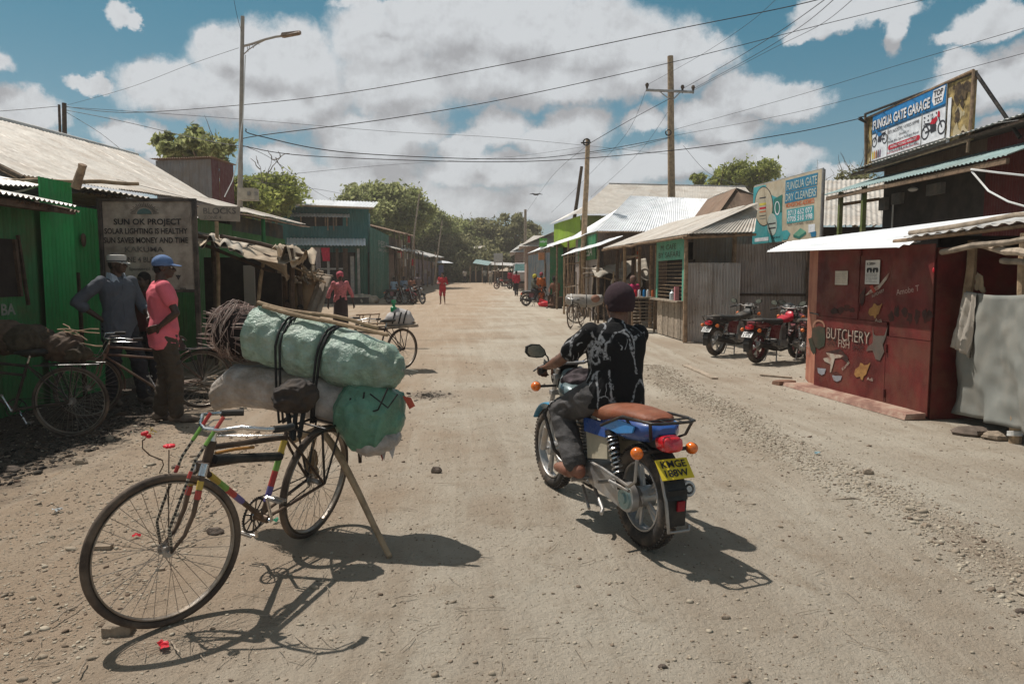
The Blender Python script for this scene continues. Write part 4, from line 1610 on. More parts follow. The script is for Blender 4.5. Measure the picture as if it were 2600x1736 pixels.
# --- litter, twigs
def twig_thing(px, py, L, ang, label, r=.004, m=None, cat='twig', name='twig'):
 p = G(px, py)
 t = MB()
 d = Vector((math.cos(ang), math.sin(ang), 0)) * L / 2
 stick(t, p - d + Vector((0, 0, .012)), p + d + Vector((0, 0, .016)), r, 6, L * .12)
 single(name, t, m or m_wood2, label, cat)
twig_thing(172, 1560, .22, 1.5, 'dry curved twig left of the square stone', .004)
twig_thing(445, 1650, .16, -.9, 'pale stalk leading to the red flower scrap')
twig_thing(1030, 1520, .11, .4, 'thin brown twig on the road right of the bicycle shadow', .0025)
twig_thing(2180, 1274, .30, -.1, 'bleached stick lying on the gravel bank', .009)
twig_thing(210, 1700, .12, 1.9, 'forked dry stalk at the bottom left')
t = MB()
for i in range(260):
 a = random.uniform(0, PI)
 p = G(random.uniform(0, 900), random.uniform(1050, 1700)) if i % 2 else G(random.uniform(500, 2500), random.uniform(950, 1700))
 L = random.uniform(.02, .08)
 d = Vector((math.cos(a), math.sin(a), 0)) * L
 t.tube([p - d + Vector((0, 0, .004)), p + Vector((random.uniform(-.01, .01), random.uniform(-.01, .01), .007)), p + d + Vector((0, 0, .004))], .0016, 4)
tw = mk('dry_straw', t, m_wood2)
tag(tw, 'bits of dry straw and twig scattered over the road', None, kind='stuff')
m_redp = mat('red_plastic', (.62, .02, .035), .45, bump=.1)
def scrap(px, py, s, label, m, z=0.01, n=9, cat='plastic scrap', name='plastic_scrap'):
 p = G(px, py)
 t = MB()
 c = Vector((p.x, p.y, gz(p.x, p.y) + z))
 for j in range(3):
  cc = c + Vector((random.uniform(-s, s) * .4, random.uniform(-s, s) * .4, 0))
  ring = []
  for i in range(n):
   a = 2 * PI * i / n
   r = s * random.uniform(.25, .62)
   ring.append(cc + Vector((math.cos(a) * r, math.sin(a) * r * .7, random.uniform(0, .02))))
  t.add([cc + Vector((0, 0, .018))] + ring, [(0, 1 + i, 1 + (i + 1) % n) for i in range(n)])
 return single(name, t, m, label, cat)
scrap(420, 1645, .05, 'crumpled red plastic flower dropped below the front wheel', m_redp)
scrap(350, 1361, .032, 'bright red scrap seen through the front wheel', m_redp)
scrap(698, 1325, .04, 'small green plastic scrap under the pedal of the loaded bicycle', mat('green_scrap', (.02, .22, .12), .5))
scrap(2075, 1160, .05, 'pale blue paper scrap on the ground beyond the gravel bank', mat('blue_scrap', (.25, .38, .42), .7))
scrap(145, 1300, .05, 'crushed pale wrapper on the ground left of the front wheel', mat('pale_scrap', (.4, .42, .42), .6))
scrap(1395, 812, .10, 'green tuft of leaves growing at the road edge on the right', mat('weed_green', (.07, .16, .03), .7), cat='weed', name='weed')
for (a, b, wd, lb) in (((1738, 928), (1815, 962), .10, 'pale plank lying on the ground before the parked motorcycles'),
                       ((1930, 953), (2010, 960), .05, 'thin dark board lying beside the broken brick')):
 A, B_ = G(*a), G(*b)
 d = (B_ - A).normalized()
 nn = Vector((-d.y, d.x, 0)) * wd / 2
 t = MB()
 t.hexa([A - nn, B_ - nn, B_ + nn, A + nn] + [v + Vector((0, 0, .022)) for v in (A - nn, B_ - nn, B_ + nn, A + nn)])
 single('plank', t, m_wood2, lb, 'plank')
# --- sheet metal and wall materials
def sheet(name, col, rough=.5, metal=.25, streak=.5, dirt=.35, rnd=.12, dcol=(.30, .22, .15), scol=(.14, .07, .035)):
 return mat(name, col, rough, metal, .12, vs=2.2, bump=.08, bs=30, dirt=dirt, dcol=dcol, ds=1.6, streak=streak, scol=scol, rnd=rnd)
s_new = sheet('new_galvanised', (.80, .82, .84), .45, .05, .05, .08, .06)
s_galv = sheet('galvanised_sheet', (.56, .55, .53), .5, .2, .25, .25)
s_pale = sheet('dusty_pale_roof', (.54, .505, .455), .65, .15, .30, .35, .05)
s_old = sheet('old_grey_sheet', (.33, .29, .27), .6, .25, .35, .45, .10)
s_brown = sheet('brown_rust_sheet', (.20, .13, .09), .75, .1, .6, .4)
s_green = sheet('bright_green_sheet', (.020, .27, .07), .5, 0, .35, .35, .15, dcol=(.06, .10, .04), scol=(.03, .05, .02))
s_green2 = sheet('dull_green_sheet', (.035, .17, .055), .6, 0, .4, .6, .2, dcol=(.10, .085, .04), scol=(.04, .04, .02))
s_saf = sheet('shop_green_sheet', (.05, .18, .055), .6, 0, .25, .3, .1, dcol=(.10, .10, .05))
s_teal = sheet('teal_sheet', (.024, .135, .135), .5, 0, .2, .2, .1, dcol=(.06, .09, .07))
s_dteal = sheet('dark_green_container', (.018, .115, .08), .5, 0, .25, .2, .1, dcol=(.06, .08, .05))
s_red = mat('red_oxide_metal', (.125, .017, .015), .55, 0, .4, vs=3, dirt=.7, dcol=(.15, .055, .035), ds=2.2, streak=.6, bump=.15, scol=(.06, .012, .01), rnd=.12)
s_lime_lit = sheet('lit_lime_sheet', (.27, .42, .04), .6, 0, .15, .2, .08)  # lime wall's street face, its sunlit tone put into the colour
s_lime_shade = sheet('shaded_lime_sheet', (.17, .22, .07), .6, 0, .3, .4, .1)  # same lime wall facing the camera, shade put into the colour
s_blue = sheet('blue_grey_sheet', (.07, .10, .12), .6, 0, .3, .3)
s_aqua = sheet('pale_blue_roof', (.27, .38, .38), .5, .1, .2, .2)
s_dred = sheet('dark_red_sheet', (.12, .020, .017), .6, 0, .3, .2, .05, scol=(.03, .01, .01), dcol=(.10, .04, .03))
s_dgrey = mat('dark_grey_wall', (.050, .042, .038), .85, var=.3, vs=2, dirt=.3, dcol=(.10, .08, .06), bump=.2)
s_int = mat('dim_interior', (.030, .022, .018), .9, var=.3)  # near-black colour stands in for the shade inside stalls and openings
m_tealp = mat('mint_green_paint', (.10, .36, .25), .6, dirt=.4, dcol=(.25, .25, .18))
class Plane:
 def __init__(s, org, xd, ud=(0, 0, 1)):
  s.o = Vector(org)
  s.x = Vector(xd).normalized()
  s.u = Vector(ud).normalized()
  s.n = s.x.cross(s.u).normalized()
 def pt(s, a, b, off=0.0):
  return s.o + s.x * a + s.u * b + s.n * off
 def uv(s, px, py):
  d = ray(px, py)
  c = Vector((0, 0, CAMH))
  t = (s.o - c).dot(s.n) / d.dot(s.n)
  p = c + d * t - s.o
  return p.dot(s.x), p.dot(s.u)
def bx(root, lo, hi, m, name, rot=None):
 t = MB()
 t.box([(lo[i] + hi[i]) / 2 for i in range(3)], [abs(hi[i] - lo[i]) for i in range(3)], rot)
 return mk(name, t, m, root, world=True, smooth=False)
def pole(root, a, b, r, m=None, name='post', amp=.02, taper=.85, seg=6, n=8):
 t = MB()
 stick(t, a, b, r, n, amp, seg, taper)
 return mk(name, t, m or m_wood, root, world=True)
def beam(root, a, b, w_, h, m, name='beam'):
 a, b = Vector(a), Vector(b)
 d = (b - a).normalized()
 sd_ = d.cross(Vector((0, 0, 1)))
 if sd_.length < .1:
  sd_ = Vector((1, 0, 0))
 sd_.normalize()
 u = sd_.cross(d).normalized()
 t = MB()
 c = [(-w_ / 2, -h / 2), (w_ / 2, -h / 2), (w_ / 2, h / 2), (-w_ / 2, h / 2)]
 pts = [a + sd_ * x + u * y for x, y in c] + [b + sd_ * x + u * y for x, y in c]
 t.hexa(pts)
 return mk(name, t, m, root, world=True, smooth=False)
# === RIGHT SIDE
# --- red butchery kiosk
F0, F1 = Vector((4.18, 9.93, 0)), Vector((4.52, 7.78, 0))
bk = thing('butchery_kiosk', 'dark red sheet metal butchery kiosk painted with animals, under a white roof', 'kiosk', (F0 + F1) / 2)
fd = (F1 - F0).normalized()
bkn = Vector((fd.y, -fd.x, 0)) * -1          # into the kiosk
if bkn.x < 0:
 bkn = -bkn
pl = Plane(F0, fd)
W_ = (F1 - F0).length
E0, E1 = F0 + bkn * .03, F1 + bkn * .03
up = Vector((0, 0, 1))
def panel(root, plane, a0, b0, a1, b1, m, off=0.0, th=.012, name='panel', bend=0.0):
 t = MB()
 A, B_, C_, D_ = plane.pt(a0, b0, off), plane.pt(a1, b0, off), plane.pt(a1, b1, off), plane.pt(a0, b1, off)
 t.slab(A, B_, C_, D_, th)
 return mk(name, t, m, root, world=True, smooth=False)
def sx(X):
 return pl.uv(1900 + .37 * X, 850)[0]
sJ1, sJ2, sJ3 = sx(750), sx(970), sx(952)
g_ = .006
zj = .86
panel(bk, pl, 0.0, 1.02, sJ1 - g_, 1.90, s_red, .010)
panel(bk, pl, sJ1 + g_, 1.02, sJ2 - g_, 1.90, s_red, .004)
panel(bk, pl, sJ2 + g_, zj, W_, 1.90, s_red, .012)
panel(bk, pl, 0.0, .03, sJ3 - g_, 1.02 - g_, s_red, .006)
panel(bk, pl, sJ3 + g_, .03, W_, zj - g_, s_red, .009)
t = MB()
t.hexa([E0, E1, E1 + bkn * 1.5, E0 + bkn * 1.5] + [v + up * 1.86 for v in (E0, E1, E1 + bkn * 1.5, E0 + bkn * 1.5)])
mk('body', t, s_red, bk, world=True, smooth=False)
s_redl = mat('lit_red_metal', (.36, .13, .08), .7, 0, .2, vs=3, dirt=.5, dcol=(.42, .24, .15), bump=.1)  # lighter dusty red, the side strip's sunlit tone put into the colour
t = MB()
A, B_ = F0 + Vector((.004, .01, 0)), Vector((4.47, 10.95, 0))
t.slab(B_ + up * .0, A + up * .0, A + up * 1.9 + Vector((.03, .1, 0)), B_ + up * 1.95, .015)
mk('side_panel', t, s_redl, bk, world=True, smooth=False)
for (a0, b0, a1, b1) in ((sJ3, .03, sJ3, zj), (sJ1, 1.02, sJ1, 2.0)):
 t = MB()
 t.tube([pl.pt(a0 + .02, b0 + .1, .02), pl.pt(a0 + .02, b0 + .2, .02)], .012, 8)
 t.tube([pl.pt(a0 + .02, b1 - .2, .02), pl.pt(a0 + .02, b1 - .1, .02)], .012, 8)
 mk('hinge', t, s_dred, bk, world=True)
t = MB()
t.tube([pl.pt(-.12, 1.05, .03), pl.pt(.10, 1.035, .035)], .010, 7)
mk('bolt', t, m_blk, bk, world=True)
t = MB()
t.hexa([F0 + Vector((-.32, .35, .0)), F1 + Vector((-.26, -.02, 0)), F1 + Vector((-.02, .0, 0)), F0 + Vector((.02, .2, 0)),
  F0 + Vector((-.29, .35, .045)), F1 + Vector((-.23, 0, .06)), F1 + Vector((-.02, .0, .07)), F0 + Vector((.02, .2, .06))])
mk('threshold', t, mat('worn_red_concrete', (.30, .165, .125), .8, 0, .3, vs=5, dirt=1.0, dcol=(.38, .29, .22), ds=5, bump=.5, bs=30), bk, world=True, smooth=False)
m_cream = mat('cream_letter_paint', (.44, .38, .31), .7, dirt=.8, dcol=(.2, .06, .04), ds=9)
m_yel = mat('ochre_paint', (.36, .19, .06), .7, dirt=.6, dcol=(.20, .07, .03), ds=8)
m_bkp = mat('faded_black_paint', (.035, .018, .015), .7, dirt=.4, dcol=(.15, .03, .02))
m_grp = mat('grey_blue_paint', (.27, .28, .31), .7, dirt=.6, dcol=(.15, .05, .04), ds=8)
m_dgp = mat('dark_green_paint', (.035, .045, .028), .7, dirt=.35, dcol=(.12, .04, .03))
def r5(X, Y):
 return pl.uv(1900 + .37 * X, 560 + .37 * Y)
def ptxt(s, X, Y, X2, hpx, m, off=.0155, bold=.0, shear=0.0, rot=0.0):
 a, b = r5(X, Y)
 a2, b2 = r5(X2, Y)
 h = abs(r5(X, Y - hpx)[1] - b)
 xd = (pl.x * math.cos(rot) + pl.u * math.sin(rot))
 ud = (pl.u * math.cos(rot) - pl.x * math.sin(rot))
 return text(bk, s, pl.pt(a, b, off), xd, ud, h, m, width=abs(a2 - a) / max(.5, math.cos(rot)), off=0, bold=bold, shear=shear)
def pdec(pts, m, off=.0145, name='painting'):
 q = [r5(*p) for p in pts]
 return decal(bk, q, pl.o, pl.x, pl.u, m, off=off, name=name)
ptxt('BUTCHERY', 552, 808, 846, 78, m_bkp, .0145, .01)
ptxt('BUTCHERY', 543, 806, 838, 78, m_cream, .0155, -.012)
ptxt('FISH', 624, 866, 700, 52, m_cream)
ptxt('ZIO', 545, 850, 610, 34, m_bkp)
ptxt('SHOP', 718, 880, 800, 34, m_bkp)
ptxt('BUTCHERY', 858, 528, 940, 20, m_cream, rot=.35)
ptxt('Adi', 876, 694, 922, 24, m_cream)
ptxt('Adi', 820, 1092, 862, 22, m_cream)
ptxt('Amobe T', 1025, 512, 1180, 40, mat('chalk_mark', (.45, .30, .26), .8), rot=.16)
ptxt('Kiambi', 655, 1030, 700, 22, m_cream, rot=.7)
pdec([(808, 515), (850, 470), (905, 440), (965, 365), (978, 358), (960, 400), (905, 470), (850, 500)], m_cream)
pdec([(770, 510), (800, 470), (812, 450), (800, 560), (785, 590), (775, 560)], m_bkp)
pdec([(838, 452), (860, 440), (884, 486), (868, 500)], mat('dull_red_mark', (.35, .05, .03), .7), .0150)
for (ox, oy, k) in ((0, 0, 1), (-90, 415, 1.15)):
 c = (880 + ox, 620 + oy)
 pdec([(c[0] + dx * k, c[1] + dy * k) for dx, dy in ((-50, 15), (-42, -15), (-20, -30), (-12, -52), (2, -48), (10, -38), (30, -40), (48, -55), (40, -32), (30, -8), (22, 18), (8, 28), (2, 50), (-8, 48), (-14, 30), (-36, 34))], m_yel)
pdec([(445, 740), (490, 722), (530, 735), (535, 800), (528, 860), (490, 880), (455, 860), (440, 800)], m_dgp)
pdec([(418, 810), (445, 800), (462, 850), (470, 900), (455, 920), (435, 890)], m_dgp)
for a0 in (0,):
 arc = [(490 + 44 * math.cos(PI * i / 12), 730 - 52 * math.sin(PI * i / 12)) for i in range(13)]
 arc2 = [(490 + 34 * math.cos(PI * i / 12), 732 - 40 * math.sin(PI * i / 12)) for i in range(12, -1, -1)]
 pdec(arc + arc2, mat('tan_paint', (.30, .15, .10), .7), .0150)
pdec([(860, 720), (868, 780), (885, 790), (940, 790), (962, 730), (966, 715), (950, 800), (930, 850), (940, 900), (910, 960), (880, 950), (860, 890), (815, 895), (830, 860), (860, 840), (862, 800)], mat('grey_brown_paint', (.11, .09, .075), .7, dirt=.5, dcol=(.15, .04, .03)))
pdec([(540, 905), (660, 925), (640, 940), (600, 945), (575, 1040), (566, 1040), (572, 985), (530, 965), (520, 945), (560, 935)], m_cream)
pdec([(535, 900), (640, 880), (690, 935), (695, 985), (650, 945), (612, 930)], m_bkp, .0140)
pdec([(480, 1010), (540, 1015), (530, 1050), (510, 1060), (485, 1045)], m_grp)
pdec([(580, 1060), (650, 1065), (640, 1095), (615, 1105), (592, 1095)], m_grp)
pdec([(575, 1045), (610, 1035), (650, 1062), (600, 1064)], m_bkp, .0150)
for k in range(7):
 cx, cy = 985 + k * 45 + random.uniform(-10, 10), 640 + random.uniform(-20, 60)
 if cx < 1260:
  pdec([(cx + 22 * math.cos(a) * random.uniform(.5, 1.3), cy + 48 * math.sin(a) * random.uniform(.5, 1.4)) for a in [2 * PI * i / 11 for i in range(11)]], m_bkp, .0142, 'smudge')
for k in range(4):
 cx, cy = 600 + k * 40, 600 + random.uniform(-10, 25)
 pdec([(cx + 26 * math.cos(a) * random.uniform(.5, 1.3), cy + 26 * math.sin(a) * random.uniform(.5, 1.3)) for a in [2 * PI * i / 11 for i in range(11)]], m_bkp, .0142, 'smudge')
m_pap = mat('poster_paper', (.55, .50, .42), .8, dirt=.15)
m_pap2 = mat('white_poster_paper', (.60, .59, .56), .8, dirt=.1)
a0, b0 = r5(605, 440)
a1, b1 = r5(695, 345)
p_ = panel(bk, pl, a0, b0, a1, b1, m_pap, .024, .003, 'poster')
for k in range(6):
 yy = b0 + (b1 - b0) * (.15 + .13 * k)
 text(p_, 'notice to all' if k % 2 else 'meeting on friday', pl.pt(a0 + .01, yy, .0265), pl.x, pl.u, .008, mat('faint_ink', (.25, .15, .10), .8), width=(a1 - a0) * .85, off=0)
a0, b0 = r5(812, 435)
a1, b1 = r5(918, 270)
p_ = panel(bk, pl, a0, b0, a1, b1, m_pap2, .026, .003, 'poster')
text(p_, 'K 200/=', pl.pt(a0 + .03, b0 + (b1 - b0) * .80, .029), pl.x, pl.u, .03, m_black, width=(a1 - a0) * .6, off=0, bold=.02)
for cx in (.3, .72):
 decal(p_, disc2(a0 + (a1 - a0) * cx - .03, b0 + (b1 - b0) * .58, .022, .030, 14), pl.o, pl.x, pl.u, m_black, .0285)
 decal(p_, rect2(a0 + (a1 - a0) * cx - .03, b0 + (b1 - b0) * .60, a0 + (a1 - a0) * cx + .04, b0 + (b1 - b0) * .68), pl.o, pl.x, pl.u, m_black, .0287)
 decal(p_, disc2(a0 + (a1 - a0) * cx + .03, b0 + (b1 - b0) * .58, .022, .030, 14), pl.o, pl.x, pl.u, m_black, .0285)
for k in range(7):
 text(p_, 'terms and conditions', pl.pt(a0 + .02, b0 + (b1 - b0) * (.08 + .06 * k), .029), pl.x, pl.u, .010, m_black, width=(a1 - a0) * (.8 if k != 1 else .4), off=0)
t = MB()
t.ell(pl.pt(*r5(1283, 340), .02), (.010, .015, .028), 10, 6)
mk('reflector', t, m_redp, bk, world=True)
t = MB()
sp_ = Plane(Vector((4.47, 10.95, 0)), F0 - Vector((4.47, 10.95, 0)))
text(bk, 'SHOP', sp_.pt(.30, .52, .02), sp_.x, sp_.u, .06, m_cream, width=.25, off=0)
text(bk, 'OPEN', sp_.pt(.30, .42, .02), sp_.x, sp_.u, .06, m_cream, width=.25, off=0)
A_ = P(1944, 640, 10.63)
B2 = P(2276, 628, 7.87)
A2 = P(1974, 616, 11.5) + Vector((.25, .3, .02))
B3 = P(2300, 600, 8.15) + Vector((.9, .1, .12))
corr(bk, B2, B3, A2, A_, s_new, 'roof_sheet', sw=2.0, pitch=.16, amp=-.012)
corr(bk, B3, Vector((7.6, 8.6, 2.5)), Vector((7.2, 12.6, 2.45)), A2, s_new, 'roof_sheet', sw=2.0, pitch=.16, amp=-.012)
C1 = P(2290, 603, 8.1)
C2 = Vector((5.05, 5.2, 2.12))
corr(bk, C1, C2, C2 + Vector((1.9, .2, .30)), C1 + Vector((1.9, .2, .30)), s_galv, 'roof_sheet', sw=.8, pitch=.15, amp=.014)
for k in range(5):
 o1 = Vector((.02 + k * .10, 0, -.035 + k * .012))
 pole(bk, C1 + o1 + Vector((0, .2, 0)), C2 + o1, .022, m_wood, 'purlin', .03)
t = MB()
stick(t, P(2310, 592, 8.2), Vector((5.2, 5.3, 2.22)), .028, 7, .04)
mk('loose_batten', t, m_wood2, bk, world=True)
# --- cloth stall at the right edge
cs_ = thing('cloth_stall', 'pole framed stall closed with hanging grey cloth at the right edge', 'stall', (4.9, 6.9, 0))
pole(cs_, P(2418, 1062, 8.0), P(2470, 610, 7.75), .055, m_wood3, 'post', .04)
pole(cs_, P(2577, 1130, 6.7), Vector((4.74, 6.75, 1.95)), .052, m_wood3, 'post', .03)
pole(cs_, P(2392, 640, 7.75), P(2660, 596, 6.2), .032, m_wood2, 'rail', .05)
pole(cs_, P(2470, 620, 7.6), P(2660, 655, 6.0), .040, m_wood2, 'rail', .04)
pole(cs_, P(2545, 662, 7.0), P(2660, 676, 6.2), .030, m_wood2, 'rail', .02)
m_cloth = mat('grey_cloth', (.23, .235, .215), .9, var=.08, vs=3, bump=.35, bs=240, dirt=.15)
m_cloth2 = mat('pale_sacking', (.42, .38, .33), .9, var=.1, vs=3, bump=.3, bs=200, dirt=.3)
def drape(root, tl, tr, bl, br, m, fold=.03, name='cloth', nu=40, nv=30, seed=0, sag=.0, freq=7, back=.004):
 tl, tr, bl, br = map(Vector, (tl, tr, bl, br))
 n = (tr - tl).cross(bl - tl).normalized()
 vs, fs = [], []
 for L in (0, 1):
  for j in range(nv + 1):
   v = j / nv
   for i in range(nu + 1):
    u = i / nu
    p = (tl * (1 - u) + tr * u) * (1 - v) + (bl * (1 - u) + br * u) * v
    p += Vector((0, 0, -sag * 4 * u * (1 - u) * (1 - v)))
    k = .25 + v
    h = fold * k * (math.sin(u * freq * 2 + noise.noise(Vector((u * 3, v * 1.5, seed))) * 4) * .5 + noise.noise(Vector((u * 4, v * 1.2, seed + 5))) * 1.2)
    h += fold * .3 * noise.noise(Vector((u * 12, v * 9, seed + 9)))
    p += n * (h + L * back)
    p += Vector((0, 0, fold * .8 * noise.noise(Vector((u * 5, seed, 1)))) ) * v
    vs.append(p)
 K = (nu + 1) * (nv + 1)
 for j in range(nv):
  for i in range(nu):
   q = j * (nu + 1) + i
   fs.append((q, q + 1, q + nu + 2, q + nu + 1))
   fs.append((K + q, K + q + nu + 1, K + q + nu + 2, K + q + 1))
 for i in range(nu):
  for q in (i, nv * (nu + 1) + i):
   fs.append((q, q + 1, K + q + 1, K + q))
 for j in range(nv):
  for q in (j * (nu + 1), j * (nu + 1) + nu):
   fs.append((q, q + nu + 1, K + q + nu + 1, K + q))
 t = MB()
 t.add(vs, fs)
 return mk(name, t, m, root, world=True, smooth='all')
drape(cs_, P(2452, 738, 7.65), P(2680, 735, 6.1), P(2412, 1045, 7.9), P(2680, 1120, 5.9), m_cloth, .085, 'curtain', sag=.05, seed=2)
drape(cs_, P(2447, 742, 7.6), P(2478, 745, 7.4), P(2412, 880, 7.7), P(2455, 905, 7.4), m_cloth2, .05, 'hanging_cloth', nu=14, nv=16, seed=8)
drape(cs_, P(2480, 690, 7.5), P(2494, 700, 7.4), P(2474, 735, 7.5), P(2496, 742, 7.4), mat('sack_rag', (.25, .19, .12), .9, dirt=.4), .04, 'hanging_rag', nu=8, nv=8, seed=3)
bx(cs_, (5.6, 5.2, 0), (5.65, 8.1, 2.0), s_int, 'back_wall')
bx(cs_, (4.75, 8.1, 0), (5.65, 8.15, 2.0), s_int, 'side_wall')
t = MB()
for k in range(4):
 t.ring(P(2577, 1105, 6.7) + Vector((0, 0, k * .012)), .062, .005, axis=(0, .2, 1), n=16, m=5)
mk('binding', t, m_white, cs_, world=True)
# --- upper building with the garage sign
ub = thing('upper_shop', 'dark two storey sheet metal shop with pale blue awning behind the red kiosk', 'building', (9.2, 14, 0))
bx(ub, (9.2, 14.1, 0), (13, 18.2, 4.15), s_dgrey, 'wall')
corr(ub, (9.14, 18.1, 3.95), (9.14, 14.0, 3.80), (9.14, 14.0, 4.3), (9.14, 18.1, 4.2), s_brown, 'wall_sheet', sw=1.0)
t = MB()
t.slab((8.55, 18.6, 4.12), (8.55, 10.0, 4.2), (13.2, 10.0, 4.9), (13.2, 18.6, 4.7), .05)
mk('roof_deck', t, m_dwood, ub, world=True, smooth=False)
corr(ub, (8.5, 18.7, 4.19), (8.5, 9.0, 4.27), (13.2, 9.0, 5.0), (13.2, 18.7, 4.8), s_galv, 'roof_sheet', sw=.8, pitch=.15, amp=.014)
corr(ub, (9.0, 14.0, .0), (9.0, 8.2, .0), (9.0, 8.2, 4.15), (9.0, 14.0, 4.15), s_dred, 'wall_sheet', sw=.9, amp=.006)
corr(ub, (8.0, 18.9, 3.62), (8.0, 11.9, 3.50), (9.16, 11.9, 3.92), (9.16, 18.9, 4.0), s_aqua, 'awning_sheet', sw=.8, pitch=.12, amp=.014)
m_gpost = mat('green_post_paint', (.13, .17, .045), .6, dirt=.4)
for (px, dd) in ((2143, 18.2), (2190, 17.0)):
 xx = 8.1
 bx(ub, (xx, dd - .05, 0), (xx + .09, dd + .05, 3.62), m_gpost, 'post')
beam(ub, (8.06, 18.8, 3.52), (8.06, 12, 3.42), .06, .09, m_wood, 'rail')
beam(ub, (8.1, 18.2, 3.30), (9.1, 18.2, 3.45), .05, .08, m_wood, 'rail')
for (a, b) in (((2240, 500), (2258, 535)), ((2273, 488), (2297, 520)), ((2362, 462), (2402, 498))):
 p0 = Plane((9.18, 18.1, 0), (0, -1, 0))
 u0, v0 = p0.uv(a[0], b[1])
 u1, v1 = p0.uv(b[0], a[1])
 panel(ub, p0, u0, v0, u1, v1, mat('meter_grey', (.16, .155, .15), .6, dirt=.3), .10, .1, 'meter_box')
p0 = Plane((9.18, 18.1, 0), (0, -1, 0))
u0, v0 = p0.uv(2270, 580)
u1, v1 = p0.uv(2272, 520)
t = MB()
t.tube([p0.pt(u0, v0, .05), p0.pt(u0, v1, .05)], .02, 7)
mk('conduit', t, m_white, ub, world=True)
t = MB()
t.ell(p0.pt(*p0.uv(2335, 481), .15), (.10, .12, .05), 12, 8)
mk('lamp_bulb', t, m_white, ub, world=True)
for pts in (((2465, 430), (2530, 438), (2640, 450)), ((2468, 436), (2510, 485), (2560, 512), (2640, 535))):
 t = MB()
 q = [P(a, b, 12.0 - i * .4) for i, (a, b) in enumerate(pts)]
 t.tube(q, .016, 6)
 mk('white_cable', t, m_white, ub, world=True)
# --- garage signboard on the roof
GTL, GTR = P(2197, 290, 18.0), P(2470, 192, 13.9)
GBL, GBR = P(2199, 426, 18.0), P(2464, 366, 13.9)
xd = Vector((GBR.x - GBL.x, GBR.y - GBL.y, 0)).normalized()
gs = thing('garage_signboard', 'blue and white garage signboard with two painted motorcycles on the roof of the dark shop', 'signboard', ((GBL.x + GBR.x) / 2, (GBL.y + GBR.y) / 2, 4.3))
gp = Plane((GBL.x, GBL.y, 0), xd)
GW = math.hypot(GBR.x - GBL.x, GBR.y - GBL.y)
z0, z1 = (GBL.z + GBR.z) / 2, (GTL.z + GTR.z) / 2
print('garage sign', GW, z0, z1)
def grect(root, plane, a0, b0, a1, b1, m, off, name='print'):
 return decal(root, rect2(a0, b0, a1, b1), plane.o, plane.x, plane.u, m, off=off, name=name)
H_ = z1 - z0
m_backb = mat('peeling_old_print', (.34, .25, .10), .8, 0, .6, vs=4, dirt=.7, dcol=(.05, .035, .02), ds=5)
m_blue = mat('sign_blue', (.015, .19, .46), .5, bump=0)
m_dblue = mat('sign_dark_blue', (.01, .07, .15), .5, bump=0)
m_swh = mat('sign_white', (.74, .76, .80), .55, bump=0, dirt=.08)
m_red = mat('sign_red', (.50, .01, .03), .5, bump=0)
m_ink = mat('sign_ink', (.03, .03, .04), .6, bump=0)
m_sgr = mat('sign_back_grey', (.23, .23, .22), .7, dirt=.3)
t = MB()
t.slab(gp.pt(0, z0), gp.pt(GW, z0), gp.pt(GW, z1), gp.pt(0, z1), .06)
mk('backboard', t, m_backb, gs, world=True, smooth=False)
m_dkp = mat('dark_motif_print', (.045, .03, .02), .8, dirt=.3, dcol=(.3, .2, .08), ds=12)
m_pkp = mat('pale_motif_print', (.45, .38, .24), .8, dirt=.3)
for i in range(26):
 x_ = random.uniform(.83, .985) * GW if i % 4 else random.uniform(.01, .06) * GW
 y_ = z0 + random.uniform(.05, .95) * (z1 - z0)
 r_ = random.uniform(.05, .17) if i % 4 else .06
 decal(gs, [(min(GW - .02, max(.02, x_ + math.cos(a) * r_ * random.uniform(.4, 1.1))), y_ + math.sin(a) * r_ * random.uniform(.4, 1.3)) for a in [2 * PI * j / 9 for j in range(9)]], gp.o, gp.x, gp.u, m_dkp if i % 3 else m_pkp, .004 + .0004 * i, name='old_print')
for (a, b) in (((0, z0), (GW, z0)), ((0, z1), (GW, z1)), ((0, z0), (0, z1)), ((GW, z0), (GW, z1))):
 t = MB()
 t.tube([gp.pt(*a, .02), gp.pt(*b, .02)], .03, 6)
 mk('frame_bar', t, m_wood, gs, world=True)
i0, i1 = GW * .075, GW * .80
zb, zt_ = z0 + H_ * .05, z1 - H_ * .02
grect(gs, gp, i0, zb, i1 + .1, z0 + H_ * .19, m_sgr, .012, 'grey_strip')
zz = z0 + H_ * .15
face = panel(gs, gp, i0, zz, i1, zt_, m_swh, .03, .02, 'banner')
zbl = z0 + H_ * .66
grect(face, gp, i0, zbl, i1, zt_, m_blue, .034, 'blue_band')
grect(face, gp, i0, zbl - .03, i1, zbl + .02, m_dblue, .036, 'band_edge')
tx = text(face, 'FUNGUA GATE GARAGE', gp.pt(i0 + .06, zbl + .06, .040), gp.x, gp.u, (zt_ - zbl) * .50, m_ink, width=(i1 - i0) * .80, off=0, bold=.06)
tx = text(face, 'FUNGUA GATE GARAGE', gp.pt(i0 + .05, zbl + .07, .044), gp.x, gp.u, (zt_ - zbl) * .50, mat('letter_white', (.72, .72, .74), .5, bump=0), width=(i1 - i0) * .80, off=0, bold=.03)
text(face, 'TOP', gp.pt(i1 - .42, zbl + .24, .045), gp.x, gp.u, .11, m_ink, width=.33, off=0, bold=.03)
text(face, 'TCC', gp.pt(i1 - .38, zbl + .10, .045), gp.x, gp.u, .10, m_ink, width=.25, off=0, bold=.03)
decal(face, [(i1 - .48, zbl + .18), (i1 - .40, zbl + .06), (i1 - .1, zbl + .08), (i1 - .02, zbl + .38), (i1 - .44, zbl + .37)], gp.o, gp.x, gp.u, MATS['letter_white'], .041)
